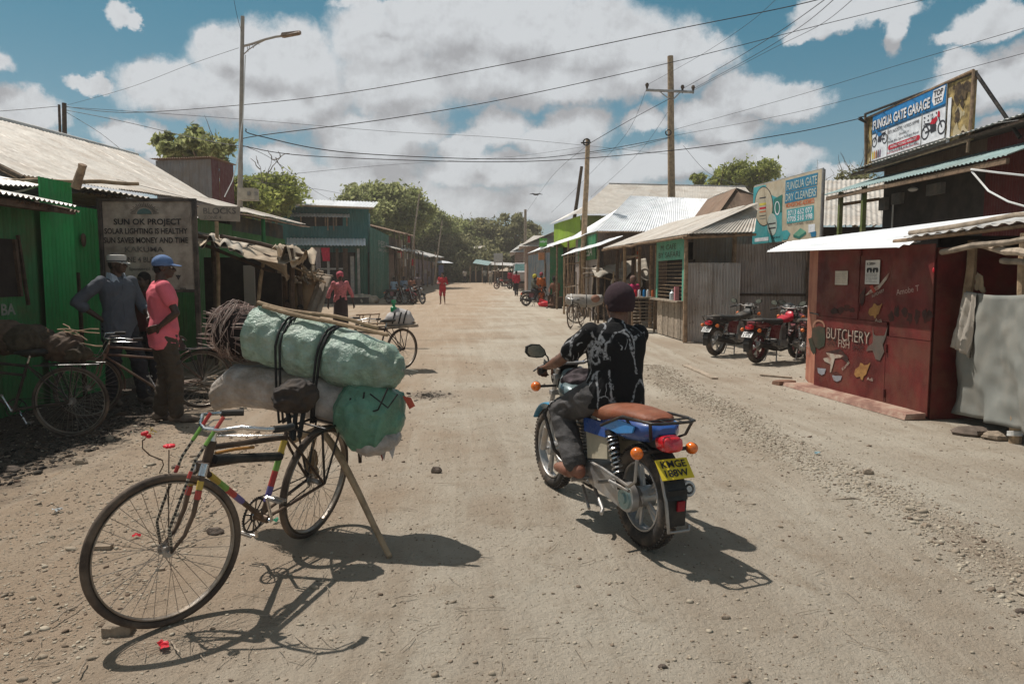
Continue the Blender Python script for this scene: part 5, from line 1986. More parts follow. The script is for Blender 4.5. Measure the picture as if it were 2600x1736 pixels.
c0, c1 = i0 + (i1 - i0) * .25, i0 + (i1 - i0) * .72
text(face, '0713652077 / 0705510998', gp.pt(c0 + .03, zbl - .16, .036), gp.x, gp.u, .075, m_ink, width=(c1 - c0) * .9, off=0)
text(face, 'Dealers in', gp.pt((c0 + c1) / 2 - .2, zbl - .27, .036), gp.x, gp.u, .05, m_ink, width=.4, off=0)
text(face, 'Motor Bike Spare Parts and Repair', gp.pt(c0 + .03, zbl - .37, .036), gp.x, gp.u, .055, m_ink, width=(c1 - c0) * .92, off=0)
decal(face, [(c0 + .10 + .06 * math.cos(a), zbl - .47 + .055 * math.sin(a)) for a in [PI / 2 + PI * i / 8 for i in range(9)]] + [(c1 - .10 + .06 * math.cos(a), zbl - .47 + .055 * math.sin(a)) for a in [-PI / 2 + PI * i / 8 for i in range(9)]], gp.o, gp.x, gp.u, m_red, .035)
text(face, 'HONG KONG MARKET', gp.pt(c0 + .15, zbl - .495, .038), gp.x, gp.u, .055, MATS['letter_white'], width=(c1 - c0) * .78, off=0, bold=.01)
text(face, 'For motorcycle and tuktuk services', gp.pt(c0 + .03, zbl - .61, .036), gp.x, gp.u, .04, m_red, width=(c1 - c0) * .92, off=0)
text(face, 'WHOLESALE AND RETAIL', gp.pt(c0 + .08, zz + .05, .036), gp.x, gp.u, .07, m_ink, width=(c1 - c0) * .84, off=0)
def mini_moto(root, plane, x0, y0, k, m, off, flip=1):
 def q(pts):
  return [(x0 + flip * p[0] * k, y0 + p[1] * k) for p in pts]
 for cx in (.0, .62):
  o_ = disc2(cx, .15, .15, .15, 22)
  i_ = disc2(cx, .15, .115, .115, 22)
  mb = MB()
  O = [plane.pt(*p, off) for p in q(o_)]
  I = [plane.pt(*p, off) for p in q(i_)]
  mb.add(O + I, [(i, (i + 1) % 22, 22 + (i + 1) % 22, 22 + i) for i in range(22)])
  mk('print', mb, m_ink, root, world=True, smooth=False)
 decal(root, q([(-.05, .36), (.20, .33), (.22, .27), (.0, .30)]), plane.o, plane.x, plane.u, m_ink, off + .001)
 decal(root, q([(.18, .30), (.24, .38), (.42, .42), (.46, .34), (.36, .27)]), plane.o, plane.x, plane.u, m, off + .002)
 decal(root, q([(.18, .28), (.40, .28), (.42, .12), (.22, .10)]), plane.o, plane.x, plane.u, m_ink, off + .001)
 decal(root, q([(.44, .44), (.48, .44), (.64, .16), (.60, .15)]), plane.o, plane.x, plane.u, m_ink, off + .0015)
 decal(root, q([(.0, .13), (.3, .16), (.3, .20), (.0, .17)]), plane.o, plane.x, plane.u, m_ink, off + .0015)
 decal(root, q([(.44, .40), (.54, .38), (.52, .50), (.46, .52)]), plane.o, plane.x, plane.u, m, off + .0025)
mini_moto(face, gp, c0 - .13, zz + .30, .78, m_blue, .036, -1)
mini_moto(face, gp, c1 + .15, zz + .08, .95, m_red, .036, 1)
for i, cc in enumerate(((.55, .45, .03), (.6, .3, .02), (.3, .08, .02), (.05, .04, .05), (.15, .05, .15))):
 xx = i0 + .05 + i * .085
 decal(face, [(xx, zz + .03), (xx + .055, zz + .03), (xx + .055, zz + .17), (xx + .035, zz + .22), (xx + .018, zz + .22), (xx, zz + .17)], gp.o, gp.x, gp.u, mat('bottle_print_%d' % i, cc, .5, bump=0), .036)
for i in range(16):
 xx, yy = c1 + .10 + (i % 4) * .14, zbl - .10 - (i // 4) * .085
 if yy > zz + .5 or True:
  decal(face, [(xx + .03 * math.cos(a) * random.uniform(.3, 1.3), yy + .028 * math.sin(a) * random.uniform(.3, 1.3)) for a in [2 * PI * j / 7 for j in range(7)]], gp.o, gp.x, gp.u, m_ink, .036)
for a in (c0, c1):
 grect(face, gp, a - .012, zz, a + .012, zbl, m_sgr, .0365, 'divider')
grect(gs, gp, i1 + .05, zb, i1 + .16, zt_ - .3, m_swh, .014, 'white_strip')
t = MB()
topr = GTR + Vector((.05, 0, .05))
t.tube([topr, P(2590, 350, 13.0)], .035, 8)
t.tube([topr, GTL], .03, 8)
mk('stay', t, m_blk, gs, world=True)
t = MB()
t.tube([GTR + Vector((.0, .03, -1.4)), topr], .03, 8)
mk('support_leg', t, m_wood, gs, world=True)
t = MB()
t.tube([GTL, GBL - up * .15], .03, 8)
mk('support_leg', t, m_wood, gs, world=True)
t = MB()
t.tube([P(2182, 300, 17.9), P(2198, 312, 17.9)], [.05, .02], 10)
t.tube([P(2180, 299, 17.9), P(2198, 295, 17.9)], .012, 6)
mk('cable_clamp', t, m_blk, gs, world=True)
# --- dry cleaners signboard
DTL, DTR = P(1914, 475, 18.8), P(2088, 428, 15.7)
DBL, DBR = P(1910, 622, 18.8), P(2081, 604, 15.7)
ds_ = thing('dry_cleaners_signboard', 'faded cream and turquoise dry cleaners signboard standing on a post', 'signboard', ((DBL.x + DBR.x) / 2, (DBL.y + DBR.y) / 2, 0))
xd = Vector((DBR.x - DBL.x, DBR.y - DBL.y, 0)).normalized()
dp = Plane((DBL.x, DBL.y, 0), xd)
DW = math.hypot(DBR.x - DBL.x, DBR.y - DBL.y)
dz0, dz1 = (DBL.z + DBR.z) / 2, (DTL.z + DTR.z) / 2
DH = dz1 - dz0
m_dcream = mat('faded_cream_print', (.50, .44, .33), .65, 0, .12, vs=4, dirt=.3, dcol=(.36, .22, .10), ds=3)
m_turq = mat('turquoise_print', (.06, .34, .37), .6, 0, .12, bump=0, dirt=.15)
m_dturq = mat('deep_blue_print', (.02, .15, .28), .6, bump=0)
m_org = mat('orange_print', (.55, .13, .04), .6, bump=0)
t = MB()
t.slab(dp.pt(0, dz0), dp.pt(DW, dz0), dp.pt(DW, dz1), dp.pt(0, dz1), .05)
fc = mk('board', t, m_dcream, ds_, world=True, smooth=False)
def q4(X, Y):      # position inside the sign from the close view
 u, v = dp.uv(1900 + .1531 * X, 400 + .1531 * Y)
 return (u, v)
def dd(pts, m, off, name='print'):
 return decal(fc, [q4(*p) for p in pts], dp.o, dp.x, dp.u, m, off=off, name=name)
dd([(90, 500), (290, 450), (330, 600), (560, 700), (560, 1390), (65, 1440)], m_turq, .004)
dd([(260 + 155 * math.cos(2 * PI * i / 30), 810 + 330 * math.sin(2 * PI * i / 30)) for i in range(30)][::-1], m_ink, .006)
dd([(260 + 145 * math.cos(2 * PI * i / 30), 810 + 315 * math.sin(2 * PI * i / 30)) for i in range(30)][::-1], m_dcream, .008)
dd([(430, 690), (570, 610), (560, 900), (400, 950)], mat('dark_teal_print', (.03, .16, .13), .6, bump=0), .007)
dd([(485 + 45 * math.cos(2 * PI * i / 20), 840 + 115 * math.sin(2 * PI * i / 20)) for i in range(20)][::-1], m_swh, .009)
dd([(485 + 32 * math.cos(2 * PI * i / 20), 835 + 95 * math.sin(2 * PI * i / 20)) for i in range(20)][::-1], MATS['dark_teal_print'], .010)
dd([(400 + 80 * math.cos(2 * PI * i / 24), 1110 + 185 * math.sin(2 * PI * i / 24)) for i in range(24)][::-1], mat('pale_print', (.42, .48, .44), .6, bump=0), .009)
for (y0, m) in ((1075, m_ink), (1150, m_ink)):
 dd([(340, y0 + 18), (460, y0), (460, y0 + 22), (340, y0 + 40)], m, .011)
for (y0, m, h) in ((650, m_ink, 18), (745, mat('yellow_print', (.6, .5, .08), .6, bump=0), 40), (815, m_red, 30), (880, m_org, 18), (950, m_ink, 12), (1000, m_sgr, 10)):
 dd([(190, y0 + 18), (300, y0), (300, y0 + h), (190, y0 + 18 + h)], m, .010)
dd([(110, 1340), (340, 1315), (340, 1375), (110, 1400)], m_swh, .006)
def dtxt(s, X, Y, X2, Y2, h, m, off, bold=0.0):
 a, b = q4(X, Y), q4(X2, Y2)
 hh = abs(q4(X, Y - h)[1] - a[1])
 text(fc, s, dp.pt(a[0], a[1], off), dp.x, dp.u, hh, m, width=b[0] - a[0], off=0, bold=bold)
dd([(622, 385), (1158, 250), (1142, 455), (618, 575)], mat('strip_blue_print', (.03, .19, .32), .6, bump=0), .005)
dd([(615, 585), (1140, 470), (1132, 650), (606, 765)], MATS['strip_blue_print'], .005)
for (s, X, Y, X2, h) in (('FUNGUA GATE', 640, 545, 1140, 128), ('DRY CLEANERS', 622, 732, 1125, 122)):
 dtxt(s, X, Y, X2, Y, h, mat('pale_letter', (.44, .50, .46), .6, bump=0), .009, .012)
dtxt('HONGKONG ADDRESS:', 625, 835, 1100, 770, 70, m_org, .006, .02)
dd([(640, 865), (1090, 790), (1090, 1030), (640, 1100)], m_turq, .005)
dtxt('0713 652 077', 660, 968, 1065, 900, 82, m_swh, .008, .015)
dtxt('0705 510 998', 655, 1068, 1065, 1000, 82, m_swh, .008, .015)
dtxt('* SUITS  * CURTAINS  * DUVETS', 640, 1140, 1075, 1085, 34, m_ink, .006)
dd([(750, 1280), (870, 1170), (960, 1230), (960, 1270), (850, 1350), (750, 1320)], MATS['dark_teal_print'], .006)
dd([(750, 1280), (870, 1170), (960, 1230), (845, 1310)], m_tealp, .008)
dd([(1000, 1110), (1110, 1100), (1110, 1230), (1000, 1250)], m_swh, .006)
dd([(1030, 1240), (1130, 1220), (1125, 1310), (1050, 1320)], m_dturq, .007)
dd([(560, 1220), (650, 1200), (700, 1260), (650, 1360), (570, 1370)], m_turq, .007)
dtxt('washing done well', 395, 1345, 530, 1330, 40, m_ink, .006)
for (a, b) in (((0, dz0), (DW, dz0)), ((DW, dz0), (DW, dz1)), ((0, dz0), (0, dz1)), ((0, dz1), (DW, dz1))):
 t = MB()
 t.tube([dp.pt(*a, -.025), dp.pt(*b, -.025)], .028, 6)
 mk('frame_bar', t, m_steel, ds_, world=True)
t = MB()
a_, b_ = dp.uv(1943, 610)
t.tube([dp.pt(a_, 0, -.08), dp.pt(a_, dz0 + .2, -.08)], .045, 8)
mk('post', t, m_blk, ds_, world=True)
t = MB()
t.tube([dp.pt(a_, 1.6, -.08), dp.pt(a_, 1.85, -.08)], .048, 8)
mk('paint_band', t, mat('lime_paint', (.40, .50, .04), .6), ds_, world=True)
t = MB()
t.tube([dp.pt(DW * .98, 0, -.08), dp.pt(DW * .98, dz1, -.08)], .035, 8)
mk('post', t, m_steel, ds_, world=True)
# --- kiosk K1: grey corrugated kiosk
k1 = thing('corrugated_kiosk', 'grey corrugated iron kiosk with a half height screen behind the parked motorcycles', 'kiosk', (5.4, 18.5, 0))
corr(k1, (4.03, 17.0, 0), (5.40, 17.25, 0), (5.40, 17.25, 1.86), (4.03, 17.0, 1.86), sheet('grey_rib_sheet', (.55, .51, .48), .36, .6, .4, .5, .10), 'wall_sheet', sw=.7, amp=.024, sub=6)
corr(k1, (5.42, 17.9, 0), (8.6, 17.9, 0), (8.6, 17.9, 2.34), (5.42, 17.9, 2.34), sheet('brown_grey_sheet', (.42, .36, .33), .38, .6, .4, .5), 'wall_sheet', sw=.8, amp=.022, sub=6)
beam(k1, (5.4, 17.86, 1.10), (8.6, 17.86, 1.08), .04, .06, m_dwood, 'rail')
pole(k1, (5.42, 17.8, 0), (5.42, 17.8, 2.7), .06, m_wood, 'post')
pole(k1, (7.2, 17.75, 0), (7.2, 17.75, 2.2), .04, m_dwood, 'post')
pole(k1, (4.05, 16.9, 0), (4.03, 16.9, 2.5), .055, m_wood, 'post')
bx(k1, (4.2, 19.6, 0), (8.6, 19.65, 2.45), s_int, 'back_wall')
bx(k1, (4.1, 18.5, 1.25), (5.4, 18.9, 1.29), m_dwood, 'shelf')
for i in range(6):
 bx(k1, (4.75 + i * .10, 18.55, 1.29), (4.83 + i * .10, 18.8, 1.45 + .06 * (i % 3)), (m_wood, m_wood2, m_cloth2)[i % 3], 'carton')
corr(k1, (4.7, 18.95, 1.8), (6.4, 18.95, 1.8), (6.4, 18.95, 2.8), (4.7, 18.95, 2.8), s_old, 'wall_sheet', sw=.7)
E1_ = Vector((3.95, 16.4, 2.50))
E2_ = Vector((2.92, 23.6, 2.44))
corr(k1, E2_, E1_, (5.9, 17.6, 3.30), (5.2, 24.4, 3.30), s_pale, 'roof_sheet', sw=.8, pitch=.09, amp=.012)
corr(k1, E1_ + Vector((.02, -.0, .0)), (5.5, 16.6, 2.55), (6.1, 18.2, 3.32), (5.8, 18.0, 3.30), s_pale, 'roof_sheet', sw=.7, pitch=.09, amp=.012)
pole(k1, E2_ - up * .06, E1_ - up * .06, .04, m_wood, 'fascia_pole', .06, seg=12)
pole(k1, E1_ + Vector((-.1, .1, -.08)), (5.6, 16.8, 2.50), .04, m_wood, 'fascia_pole', .03)
for (x_, y_) in ((4.13, 21.6), (4.22, 21.3), (3.75, 22.6), (3.35, 23.2)):
 pole(k1, (x_, y_, 0), (x_, y_, 2.45), .06, m_wood if x_ > 4 else m_dwood, 'post')
# --- mint booth
mb_ = thing('mint_booth', 'mint green shop booth with barred window over a plank counter', 'booth', (4.05, 18.5, 0))
bp = Plane((3.93, 19.75, 0), (4.10 - 3.93, 17.15 - 19.75, 0))
BW = 2.6
for i in range(9):
 a = .1 + i * (BW - .15) / 9
 t = MB()
 t.slab(bp.pt(a, .02, .01 * (i % 2)), bp.pt(a + .255, .02, .01 * (i % 2)), bp.pt(a + .255, .93 + .02 * (i % 3), .01 * (i % 2)), bp.pt(a, .93 + .02 * (i % 3), .01 * (i % 2)), .02)
 mk('plank', t, m_wood2, mb_, world=True, smooth=False)
panel(mb_, bp, .0, 1.95, BW - .1, 2.47, m_tealp, .02, .03, 'sign_panel')
panel(mb_, bp, .0, .95, .14, 1.95, m_tealp, .02, .03, 'frame_post')
panel(mb_, bp, BW - .24, .95, BW - .1, 1.95, m_tealp, .02, .03, 'frame_post')
panel(mb_, bp, .1, .98, BW - .2, 1.95, s_int, -.25, .03, 'dark_opening')
for i in range(10):
 t = MB()
 t.tube([bp.pt(.14, 1.05 + i * .09, .0), bp.pt(BW - .24, 1.05 + i * .09, .0)], .006, 5)
 mk('window_bar', t, m_wood3, mb_, world=True)
panel(mb_, bp, .0, .92, BW - .1, .96, m_wood2, .18, .22, 'counter')
text(mb_, 'M. CAFE', bp.pt(.45, 2.22, .025), bp.x, bp.u, .13, m_dgp, width=1.4, off=0)
text(mb_, 'BY SAFARI', bp.pt(.25, 2.02, .025), bp.x, bp.u, .14, m_dgp, width=1.9, off=0)
t = MB()
t.tube([bp.pt(1.72, .96, .06), bp.pt(1.72, 1.13, .06), bp.pt(1.72, 1.17, .06), bp.pt(1.72, 1.22, .06)], [.07, .07, .03, .03], 14)
single('water_jug', t, mat('pale_plastic', (.5, .56, .58), .2, spec=.6), 'clear plastic jug standing on the counter of the mint booth', 'jug')
t = MB()
t.box(bp.pt(2.1, 1.12, .07), (.10, .12, .34))
single('pink_box', t, mat('pink_box', (.5, .2, .22), .6), 'tall pink box on the counter beside the clear jug', 'box')
# --- brown gable behind
bg_ = thing('gabled_house', 'low house with a rusty brown gable roof behind the grey kiosk', 'house', (7.6, 23.5, 0))
apex = P(1869, 478, 24)
corr(bg_, (6.4, 23.0, 3.4), (6.4, 26.5, 3.4), (apex.x, 27.5, apex.z), (apex.x, 24, apex.z), s_brown, 'roof_sheet', sw=.8)
corr(bg_, (6.3, 23.0, 3.3), (8.9, 23.0, 3.45), (apex.x + .1, 24.1, apex.z), (apex.x, 24.1, apex.z), s_brown, 'roof_sheet', sw=.6)
corr(bg_, (9.3, 23.2, 3.5), (9.3, 27.5, 3.5), (apex.x, 27.5, apex.z + .02), (apex.x, 24, apex.z + .02), s_galv, 'roof_sheet', sw=.8)
bx(bg_, (6.5, 23.3, 0), (9.2, 27, 3.3), s_brown, 'wall')
# --- big pale roof seen between the sign and the posts
pr = thing('long_shed', 'long shed with a pale ribbed roof seen behind the dry cleaners sign', 'building', (10, 24, 0))
corr(pr, (8.3, 21.3, 3.0), (13.5, 20.2, 3.0), (16, 25, 5.0), (10.4, 26.3, 4.9), s_pale, 'roof_sheet', sw=.8, pitch=.15, amp=.02)
bx(pr, (8.6, 21.8, 0), (14, 26, 3.0), s_int, 'wall')
# --- silver roof house
sr = thing('silver_roof_house', 'house with a bright new silver corrugated roof and brown walls', 'house', (5, 28, 0))
corr(sr, (3.05, 26, 0), (8.5, 26, 0), (8.5, 26, 3.15), (3.05, 26, 3.15), sheet('brown_wood_sheet', (.17, .125, .10), .75, 0, .4, .4), 'wall_sheet', sw=.9)
corr(sr, (2.75, 31.5, 0), (3.03, 26.02, 0), (3.03, 26.02, 3.1), (2.75, 31.5, 3.1), s_old, 'wall_sheet', sw=.9)
eL, eR = P(1515, 586, 25.5), P(1705, 591, 25.5) + Vector((3.2, 0, 0))
rL, rR = P(1600, 497, 29.5), P(1845, 507, 29.5)
corr(sr, eL, eR, rR, rL, s_new, 'roof_sheet', sw=.82, pitch=.09, amp=.016, sub=5)
eF = Vector((2.45, 33, 3.15))
corr(sr, eF, eL, rL + Vector((-.1, 0, -.3)), rL + Vector((-.1, 1.5, -.3)), s_new, 'roof_sheet', sw=.82, pitch=.09, amp=.014)
t = MB()
t.add([rL + Vector((-.25, -.05, -.62)), rL + Vector((.1, -.05, -.62)), rL + Vector((0, -.1, -.02))], [(0, 1, 2)])
mk('gablet', t, m_dwood, sr, world=True)
t = MB()
t.tube([eL - up * .04, eR - up * .04], .03, 5)
mk('fascia', t, m_wood, sr, world=True)
gsn = panel(sr, Plane((2.78, 30.2, 0), (3.02 - 2.78, 25.9 - 30.2, 0)), .0, 2.15, 4.2, 3.05, mat('shop_sign_green', (.02, .17, .07), .55, dirt=.2), .05, .04, 'shop_sign')
gpl = Plane((2.78, 30.2, 0), (3.02 - 2.78, 25.9 - 30.2, 0))
text(gsn, 'M-PESA', gpl.pt(.6, 2.3, .06), gpl.x, gpl.u, .35, m_swh, width=3.0, off=0)
aw = thing('low_awning', 'low tin awning on crooked poles beside the tall wooden pole', 'awning', (2.5, 26, 0))
corr(aw, (2.02, 29.9, 2.38), (2.78, 23.5, 2.52), (3.6, 23.7, 2.85), (2.9, 30.0, 2.8), s_new, 'roof_sheet', sw=.8)
for (x_, y_) in ((2.12, 29.6), (2.84, 23.9), (2.5, 26.8)):
 pole(aw, (x_, y_, 0), (x_, y_, 2.42), .04, m_wood, 'post', .04)
corr(aw, (2.9, 24.6, 1.2), (3.0, 23.9, 1.2), (3.0, 23.9, 2.5), (2.9, 24.6, 2.5), s_int, 'wall_sheet')
# --- lime house
lh = thing('lime_green_house', 'lime green house with a large dull grey hipped roof', 'house', (5, 38, 0))
corr(lh, (3.3, 35, 0), (9, 35, 0), (9, 35, 4.42), (3.3, 35, 4.42), s_lime_shade, 'wall_sheet', sw=1.0, sub=3)
corr(lh, (2.35, 41, 0), (3.28, 35.02, 0), (3.28, 35.02, 4.42), (2.35, 41, 4.42), s_lime_lit, 'wall_sheet', sw=1.0, sub=3)
corr(lh, (2.27, 40.9, 0), (3.20, 34.9, 0), (3.20, 34.9, 2.95), (2.27, 40.9, 2.95), s_int, 'shop_front', sw=1.0, sub=3)
for i in range(9):
 x_ = 3.14 - i * .085
 y_ = 34.9 + i * .55
 pole(lh, (x_ - .05, y_, 0), (x_ - .05, y_, 2.6 + .1 * (i % 3)), .035, m_wood, 'front_pole', .05, n=6)
rl2, rr2 = P(1546, 467, 40), P(1892, 475, 40)
corr(lh, (2.95, 34.5, 4.45), (12.0, 34.5, 4.45), rr2, rl2, s_pale, 'roof_sheet', sw=1.0, pitch=.10, amp=.014, sub=3)
corr(lh, P(1394, 570, 42), (2.95, 34.5, 4.45), rl2 - up * .5, rl2 + Vector((-.3, 1.2, -.6)), s_galv, 'roof_sheet', sw=1.0, pitch=.10, sub=3)
t = MB()
t.tube([rl2, rr2], .06, 6)
mk('ridge_cap', t, m_steel, lh, world=True)
bx(lh, (3.4, 36, 0), (11, 44, 4.3), s_lime_shade, 'body')
# --- far right shops
fs_ = thing('blue_grey_shop', 'blue grey sheet metal shop under a long bright verandah roof', 'shop', (1.6, 42, 0))
corr(fs_, (1.05, 47, zt(0, 47)), (1.95, 37.5, 0), (1.95, 37.5, 2.75), (1.05, 47, 2.85), s_blue, 'wall_sheet', sw=1.0, sub=3)
corr(fs_, (1.95, 37.4, 0), (2.62, 37.4, 0), (2.62, 37.4, 3.0), (1.95, 37.4, 3.0), sheet('green_door_sheet', (.02, .22, .10), .6, 0, .3, .3), 'door_panel', sw=.7, sub=3)
corr(fs_, (2.62, 37.4, 0), (3.3, 37.4, 0), (3.3, 37.4, 3.0), (2.62, 37.4, 3.0), s_int, 'wall_sheet', sw=1.0, sub=3)
corr(fs_, (1.05, 49, 3.05), (2.55, 27.5, 3.0), (3.2, 27.8, 3.35), (2.0, 49, 3.5), s_new, 'roof_sheet', sw=1.1, sub=3)
for k, (x_, y_) in enumerate(((2.35, 30.5), (2.1, 34.0), (1.75, 38.8), (1.4, 43.5))):
 pole(fs_, (x_, y_, 0), (x_, y_, 3.0), .05, m_wood, 'post', .05)
far = [(1.0, 50, 58, 3.4, s_pale, 'far shop with a white tin roof and pinkish wall beyond the lime house'), (0.3, 64, 78, 3.2, s_galv, 'farthest tin roofed shop on the right of the road')]
for (x_, y0, y1, h, m, lb) in far:
 zz_ = zt(0, y0)
 f_ = thing('roadside_shop', lb, 'shop', (x_ + 1.5, (y0 + y1) / 2, zz_))
 bx(f_, (x_, y0, zz_), (x_ + 5, y1, zz_ + h), mat('pinkish_wall', (.32, .22, .18), .8), 'wall')
 corr(f_, (x_ - .5, y1, zz_ + h), (x_ - .5, y0 - .4, zz_ + h), (x_ + 2.8, y0 - .4, zz_ + h + 1.4), (x_ + 2.8, y1, zz_ + h + 1.4), m, 'roof_sheet', sw=1.6, pitch=.2, sub=3)
 corr(f_, (x_ - .5, y0 - .5, zz_ + h), (x_ + 5, y0 - .5, zz_ + h), (x_ + 5, y0 + 1, zz_ + h + .8), (x_ + .5, y0 + 1, zz_ + h + .8), m, 'roof_sheet', sw=1.6, pitch=.2, sub=3)
gsg = thing('green_roof_sign', 'small green and white sign fixed on the bright verandah roof', 'sign', (1.9, 44, 3))
for (a, b, m) in (((1369, 627), (1389, 605), mat('leaf_green_sign', (.08, .28, .05), .6)), ((1372, 636), (1391, 627), m_swh)):
 A = P(a[0], a[1], 41)
 B_ = P(b[0], b[1], 41)
 bx(gsg, (A.x, 41, A.z), (B_.x, 41.05, B_.z), m, 'sign_panel')
p_ = Plane((P(1369, 627, 41).x, 40.99, 0), (1, 0, 0))
text(gsg, 'safari', p_.pt(.03, P(0, 616, 41).z, .01), p_.x, p_.u, .14, m_swh, width=.38, off=0)
pole(gsg, P(1380, 640, 41.1), P(1380, 600, 41.1), .03, m_wood)
ob_ = thing('orange_box_sign', 'faded orange box sign hanging from the verandah edge', 'sign', P(1375, 660, 36))
A = P(1367, 660, 36)
B_ = P(1382, 642, 36)
bx(ob_, (A.x, 35.8, A.z), (B_.x, 36.1, B_.z), mat('faded_orange', (.42, .19, .09), .7), 'box')
rb_ = thing('red_bucket', 'red plastic bucket hanging under the pale roof edge', 'bucket', P(1618, 648, 23.5))
t = MB()
t.tube([P(1618, 656, 23.5), P(1618, 638, 23.5)], [.10, .14], 16)
mk('pail', t, mat('orange_red_plastic', (.55, .08, .03), .5), rb_, world=True)
t = MB()
t.tube([P(1610, 638, 23.5), P(1618, 628, 23.5), P(1626, 638, 23.5)], .006, 5)
mk('handle', t, m_steel, rb_, world=True)
# --- stick frames
def stick_frame(label, posts, rails, loc, name='stick_stall', r=.028, extra=0):
 s_ = thing(name, label, 'stall frame', loc)
 for a, b in posts:
  pole(s_, a, b, r, random.choice((m_wood3, m_wood2, m_wood)), 'post', .05, n=6)
 for a, b in rails:
  pole(s_, a, b, r * .75, random.choice((m_wood3, m_wood2)), 'rail', .06, n=6)
 return s_
posts, rails = [], []
for (px, yt, D_) in ((1434, 655, 29.5), (1453, 660, 29.8), (1465, 690, 29.6), (1446, 668, 30.8)):
 b = P(px, 700, D_)
 posts.append(((b.x, D_, 0), (b.x + random.uniform(-.05, .05), D_, P(px, yt, D_).z)))
for z_ in (.4, 1.1, 2.0, 2.3):
 rails.append(((2.12, 29.5, z_), (2.75, 29.7, z_ + .1)))
stick_frame('open pole frame with crooked rails left of the tall wooden pole', posts, rails, (2.3, 29.6, 0))
posts, rails = [], []
for i in range(15):
 x_ = 2.75 + i * .11
 posts.append(((x_, 27.5, 0), (x_ + random.uniform(-.06, .06), 27.5, 1.9 + random.uniform(-.2, .3))))
for z_ in (.6, 1.5):
 rails.append(((2.7, 27.45, z_), (4.4, 27.45, z_)))
stick_frame('screen of close set upright sticks behind the tall wooden pole', posts, rails, (3.2, 27.5, 0), 'stick_screen', .035)
posts, rails = [], []
for (px, D_, h) in ((1512, 24, 2.1), (1535, 24.4, 2.0), (1552, 23.6, 1.7), (1570, 24, 2.3), (1500, 25, 1.6)):
 b = P(px, 700, D_)
 posts.append(((b.x, D_, 0), (b.x + random.uniform(-.15, .15), D_, h)))
for (a, b) in (((1478, 680), (1540, 690)), ((1480, 695), (1560, 690)), ((1500, 700), (1600, 720))):
 rails.append((P(*a, 24), P(*b, 24)))
st_ = stick_frame('rickety stick stall holding rolled tarpaulins behind the rider head', posts, rails, (3.2, 24, 0))
drape(st_, P(1502, 680, 24.5), P(1640, 655, 24.5), P(1510, 700, 23.6), P(1650, 705, 23.6), mat('dusty_tarp', (.40, .36, .30), .85, dirt=.4), .12, 'tarpaulin', nu=30, nv=14, seed=4)
for i in range(9):
 p = P(1565 + i * 9 + random.uniform(-3, 3), 700 + random.uniform(-8, 26), 23.8)
 t = MB()
 t.ring(p, .14, .05, axis=(random.uniform(-1, 1), 1, random.uniform(-.5, .5)), n=14, m=6)
 mk('rolled_cloth', t, m_cloth2, st_, world=True)
corr(st_, P(1500, 0, 25.2) * 0 + Vector((2.8, 25.3, 0)), (4.6, 25.0, 0), (4.6, 25.0, 1.9), (2.8, 25.3, 1.9), s_int, 'wall_sheet')
posts = []
for (px, D_) in ((1585, 22.6), (1612, 22.8), (1624, 22.3)):
 b = P(px, 700, D_)
 posts.append(((b.x, D_, 0), (b.x, D_, 2.45)))
st2 = stick_frame('dark squared posts of the verandah right of the rider head', posts, [(P(1585, 652, 22.6), P(1624, 650, 22.5))], (3.6, 22.6, 0), 'verandah_posts', .06)
tb = thing('goods_table', 'low slatted table of goods in the shade right of the rider head', 'table', P(1640, 800, 19.5) * 1)
for i in range(9):
 pole(tb, (3.35, 20.0, .12 + i * .09), (3.95, 20.2, .12 + i * .09), .018, m_wood2, 'slat', .01, n=5)
for x_ in (3.35, 3.95):
 pole(tb, (x_, 20.1, 0), (x_, 20.1, 1.0), .03, m_wood, 'leg')
bx(tb, (3.3, 19.9, .93), (4.0, 20.6, .98), m_wood2, 'top')
for i in range(5):
 t = MB()
 p = Vector((3.42 + i * .12, 20.1 + .1 * (i % 2), .98))
 t.tube([p, p + up * .16, p + up * .2], [.04, .04, .02], 10)
 single('bottle', t, (m_redp, m_white, m_blue, m_white, m_org)[i], ('red', 'white', 'blue', 'white', 'orange')[i] + ' container %s on the low slatted table' % ('at the left end', 'second from the left', 'in the middle', 'second from the right', 'at the right end')[i], 'bottle')
# === LEFT SIDE
gk = thing('green_kiosk', 'shaded green corrugated kiosk with rusty eave and a dark window at the left edge', 'kiosk', (-6.2, 8.0, 0))
X0 = -5.6
corr(gk, (X0, 4.2, 0), (X0, 8.6, 0), (X0, 8.6, 2.45), (X0, 4.2, 2.45), s_green2, 'wall_sheet', sw=.8, sub=5, amp=.011)
corr(gk, (X0 + .05, 8.62, .35), (X0 + .05, 9.28, .35), (X0 + .05, 9.28, 2.72), (X0 + .05, 8.62, 2.72), s_green, 'wall_sheet', sw=.8, sub=6, amp=.012)
corr(gk, (X0 + .05, 8.62, 0), (X0 + .05, 9.28, 0), (X0 + .05, 9.28, .36), (X0 + .05, 8.62, .36), s_green2, 'wall_sheet', sw=.8, sub=6, amp=.012)
corr(gk, (X0, 9.34, 0), (X0 + .03, 9.85, 0), (X0 + .03, 9.85, 2.45), (X0, 9.34, 2.45), s_green, 'wall_sheet', sw=.8, sub=6, amp=.003)
bx(gk, (-8.0, 4.2, 0), (X0 - .04, 9.8, 2.35), s_green2, 'body')
gpn = Plane((X0, 4.2, 0), (0, 1, 0))
t = MB()
u0, v0 = gpn.uv(-60, 757)
u1, v1 = gpn.uv(36, 608)
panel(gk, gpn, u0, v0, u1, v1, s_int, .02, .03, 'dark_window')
beam(gk, gpn.pt(u1, v0, .03), gpn.pt(u1 - .05, v1, .03), .05, .04, m_dwood, 'window_post')
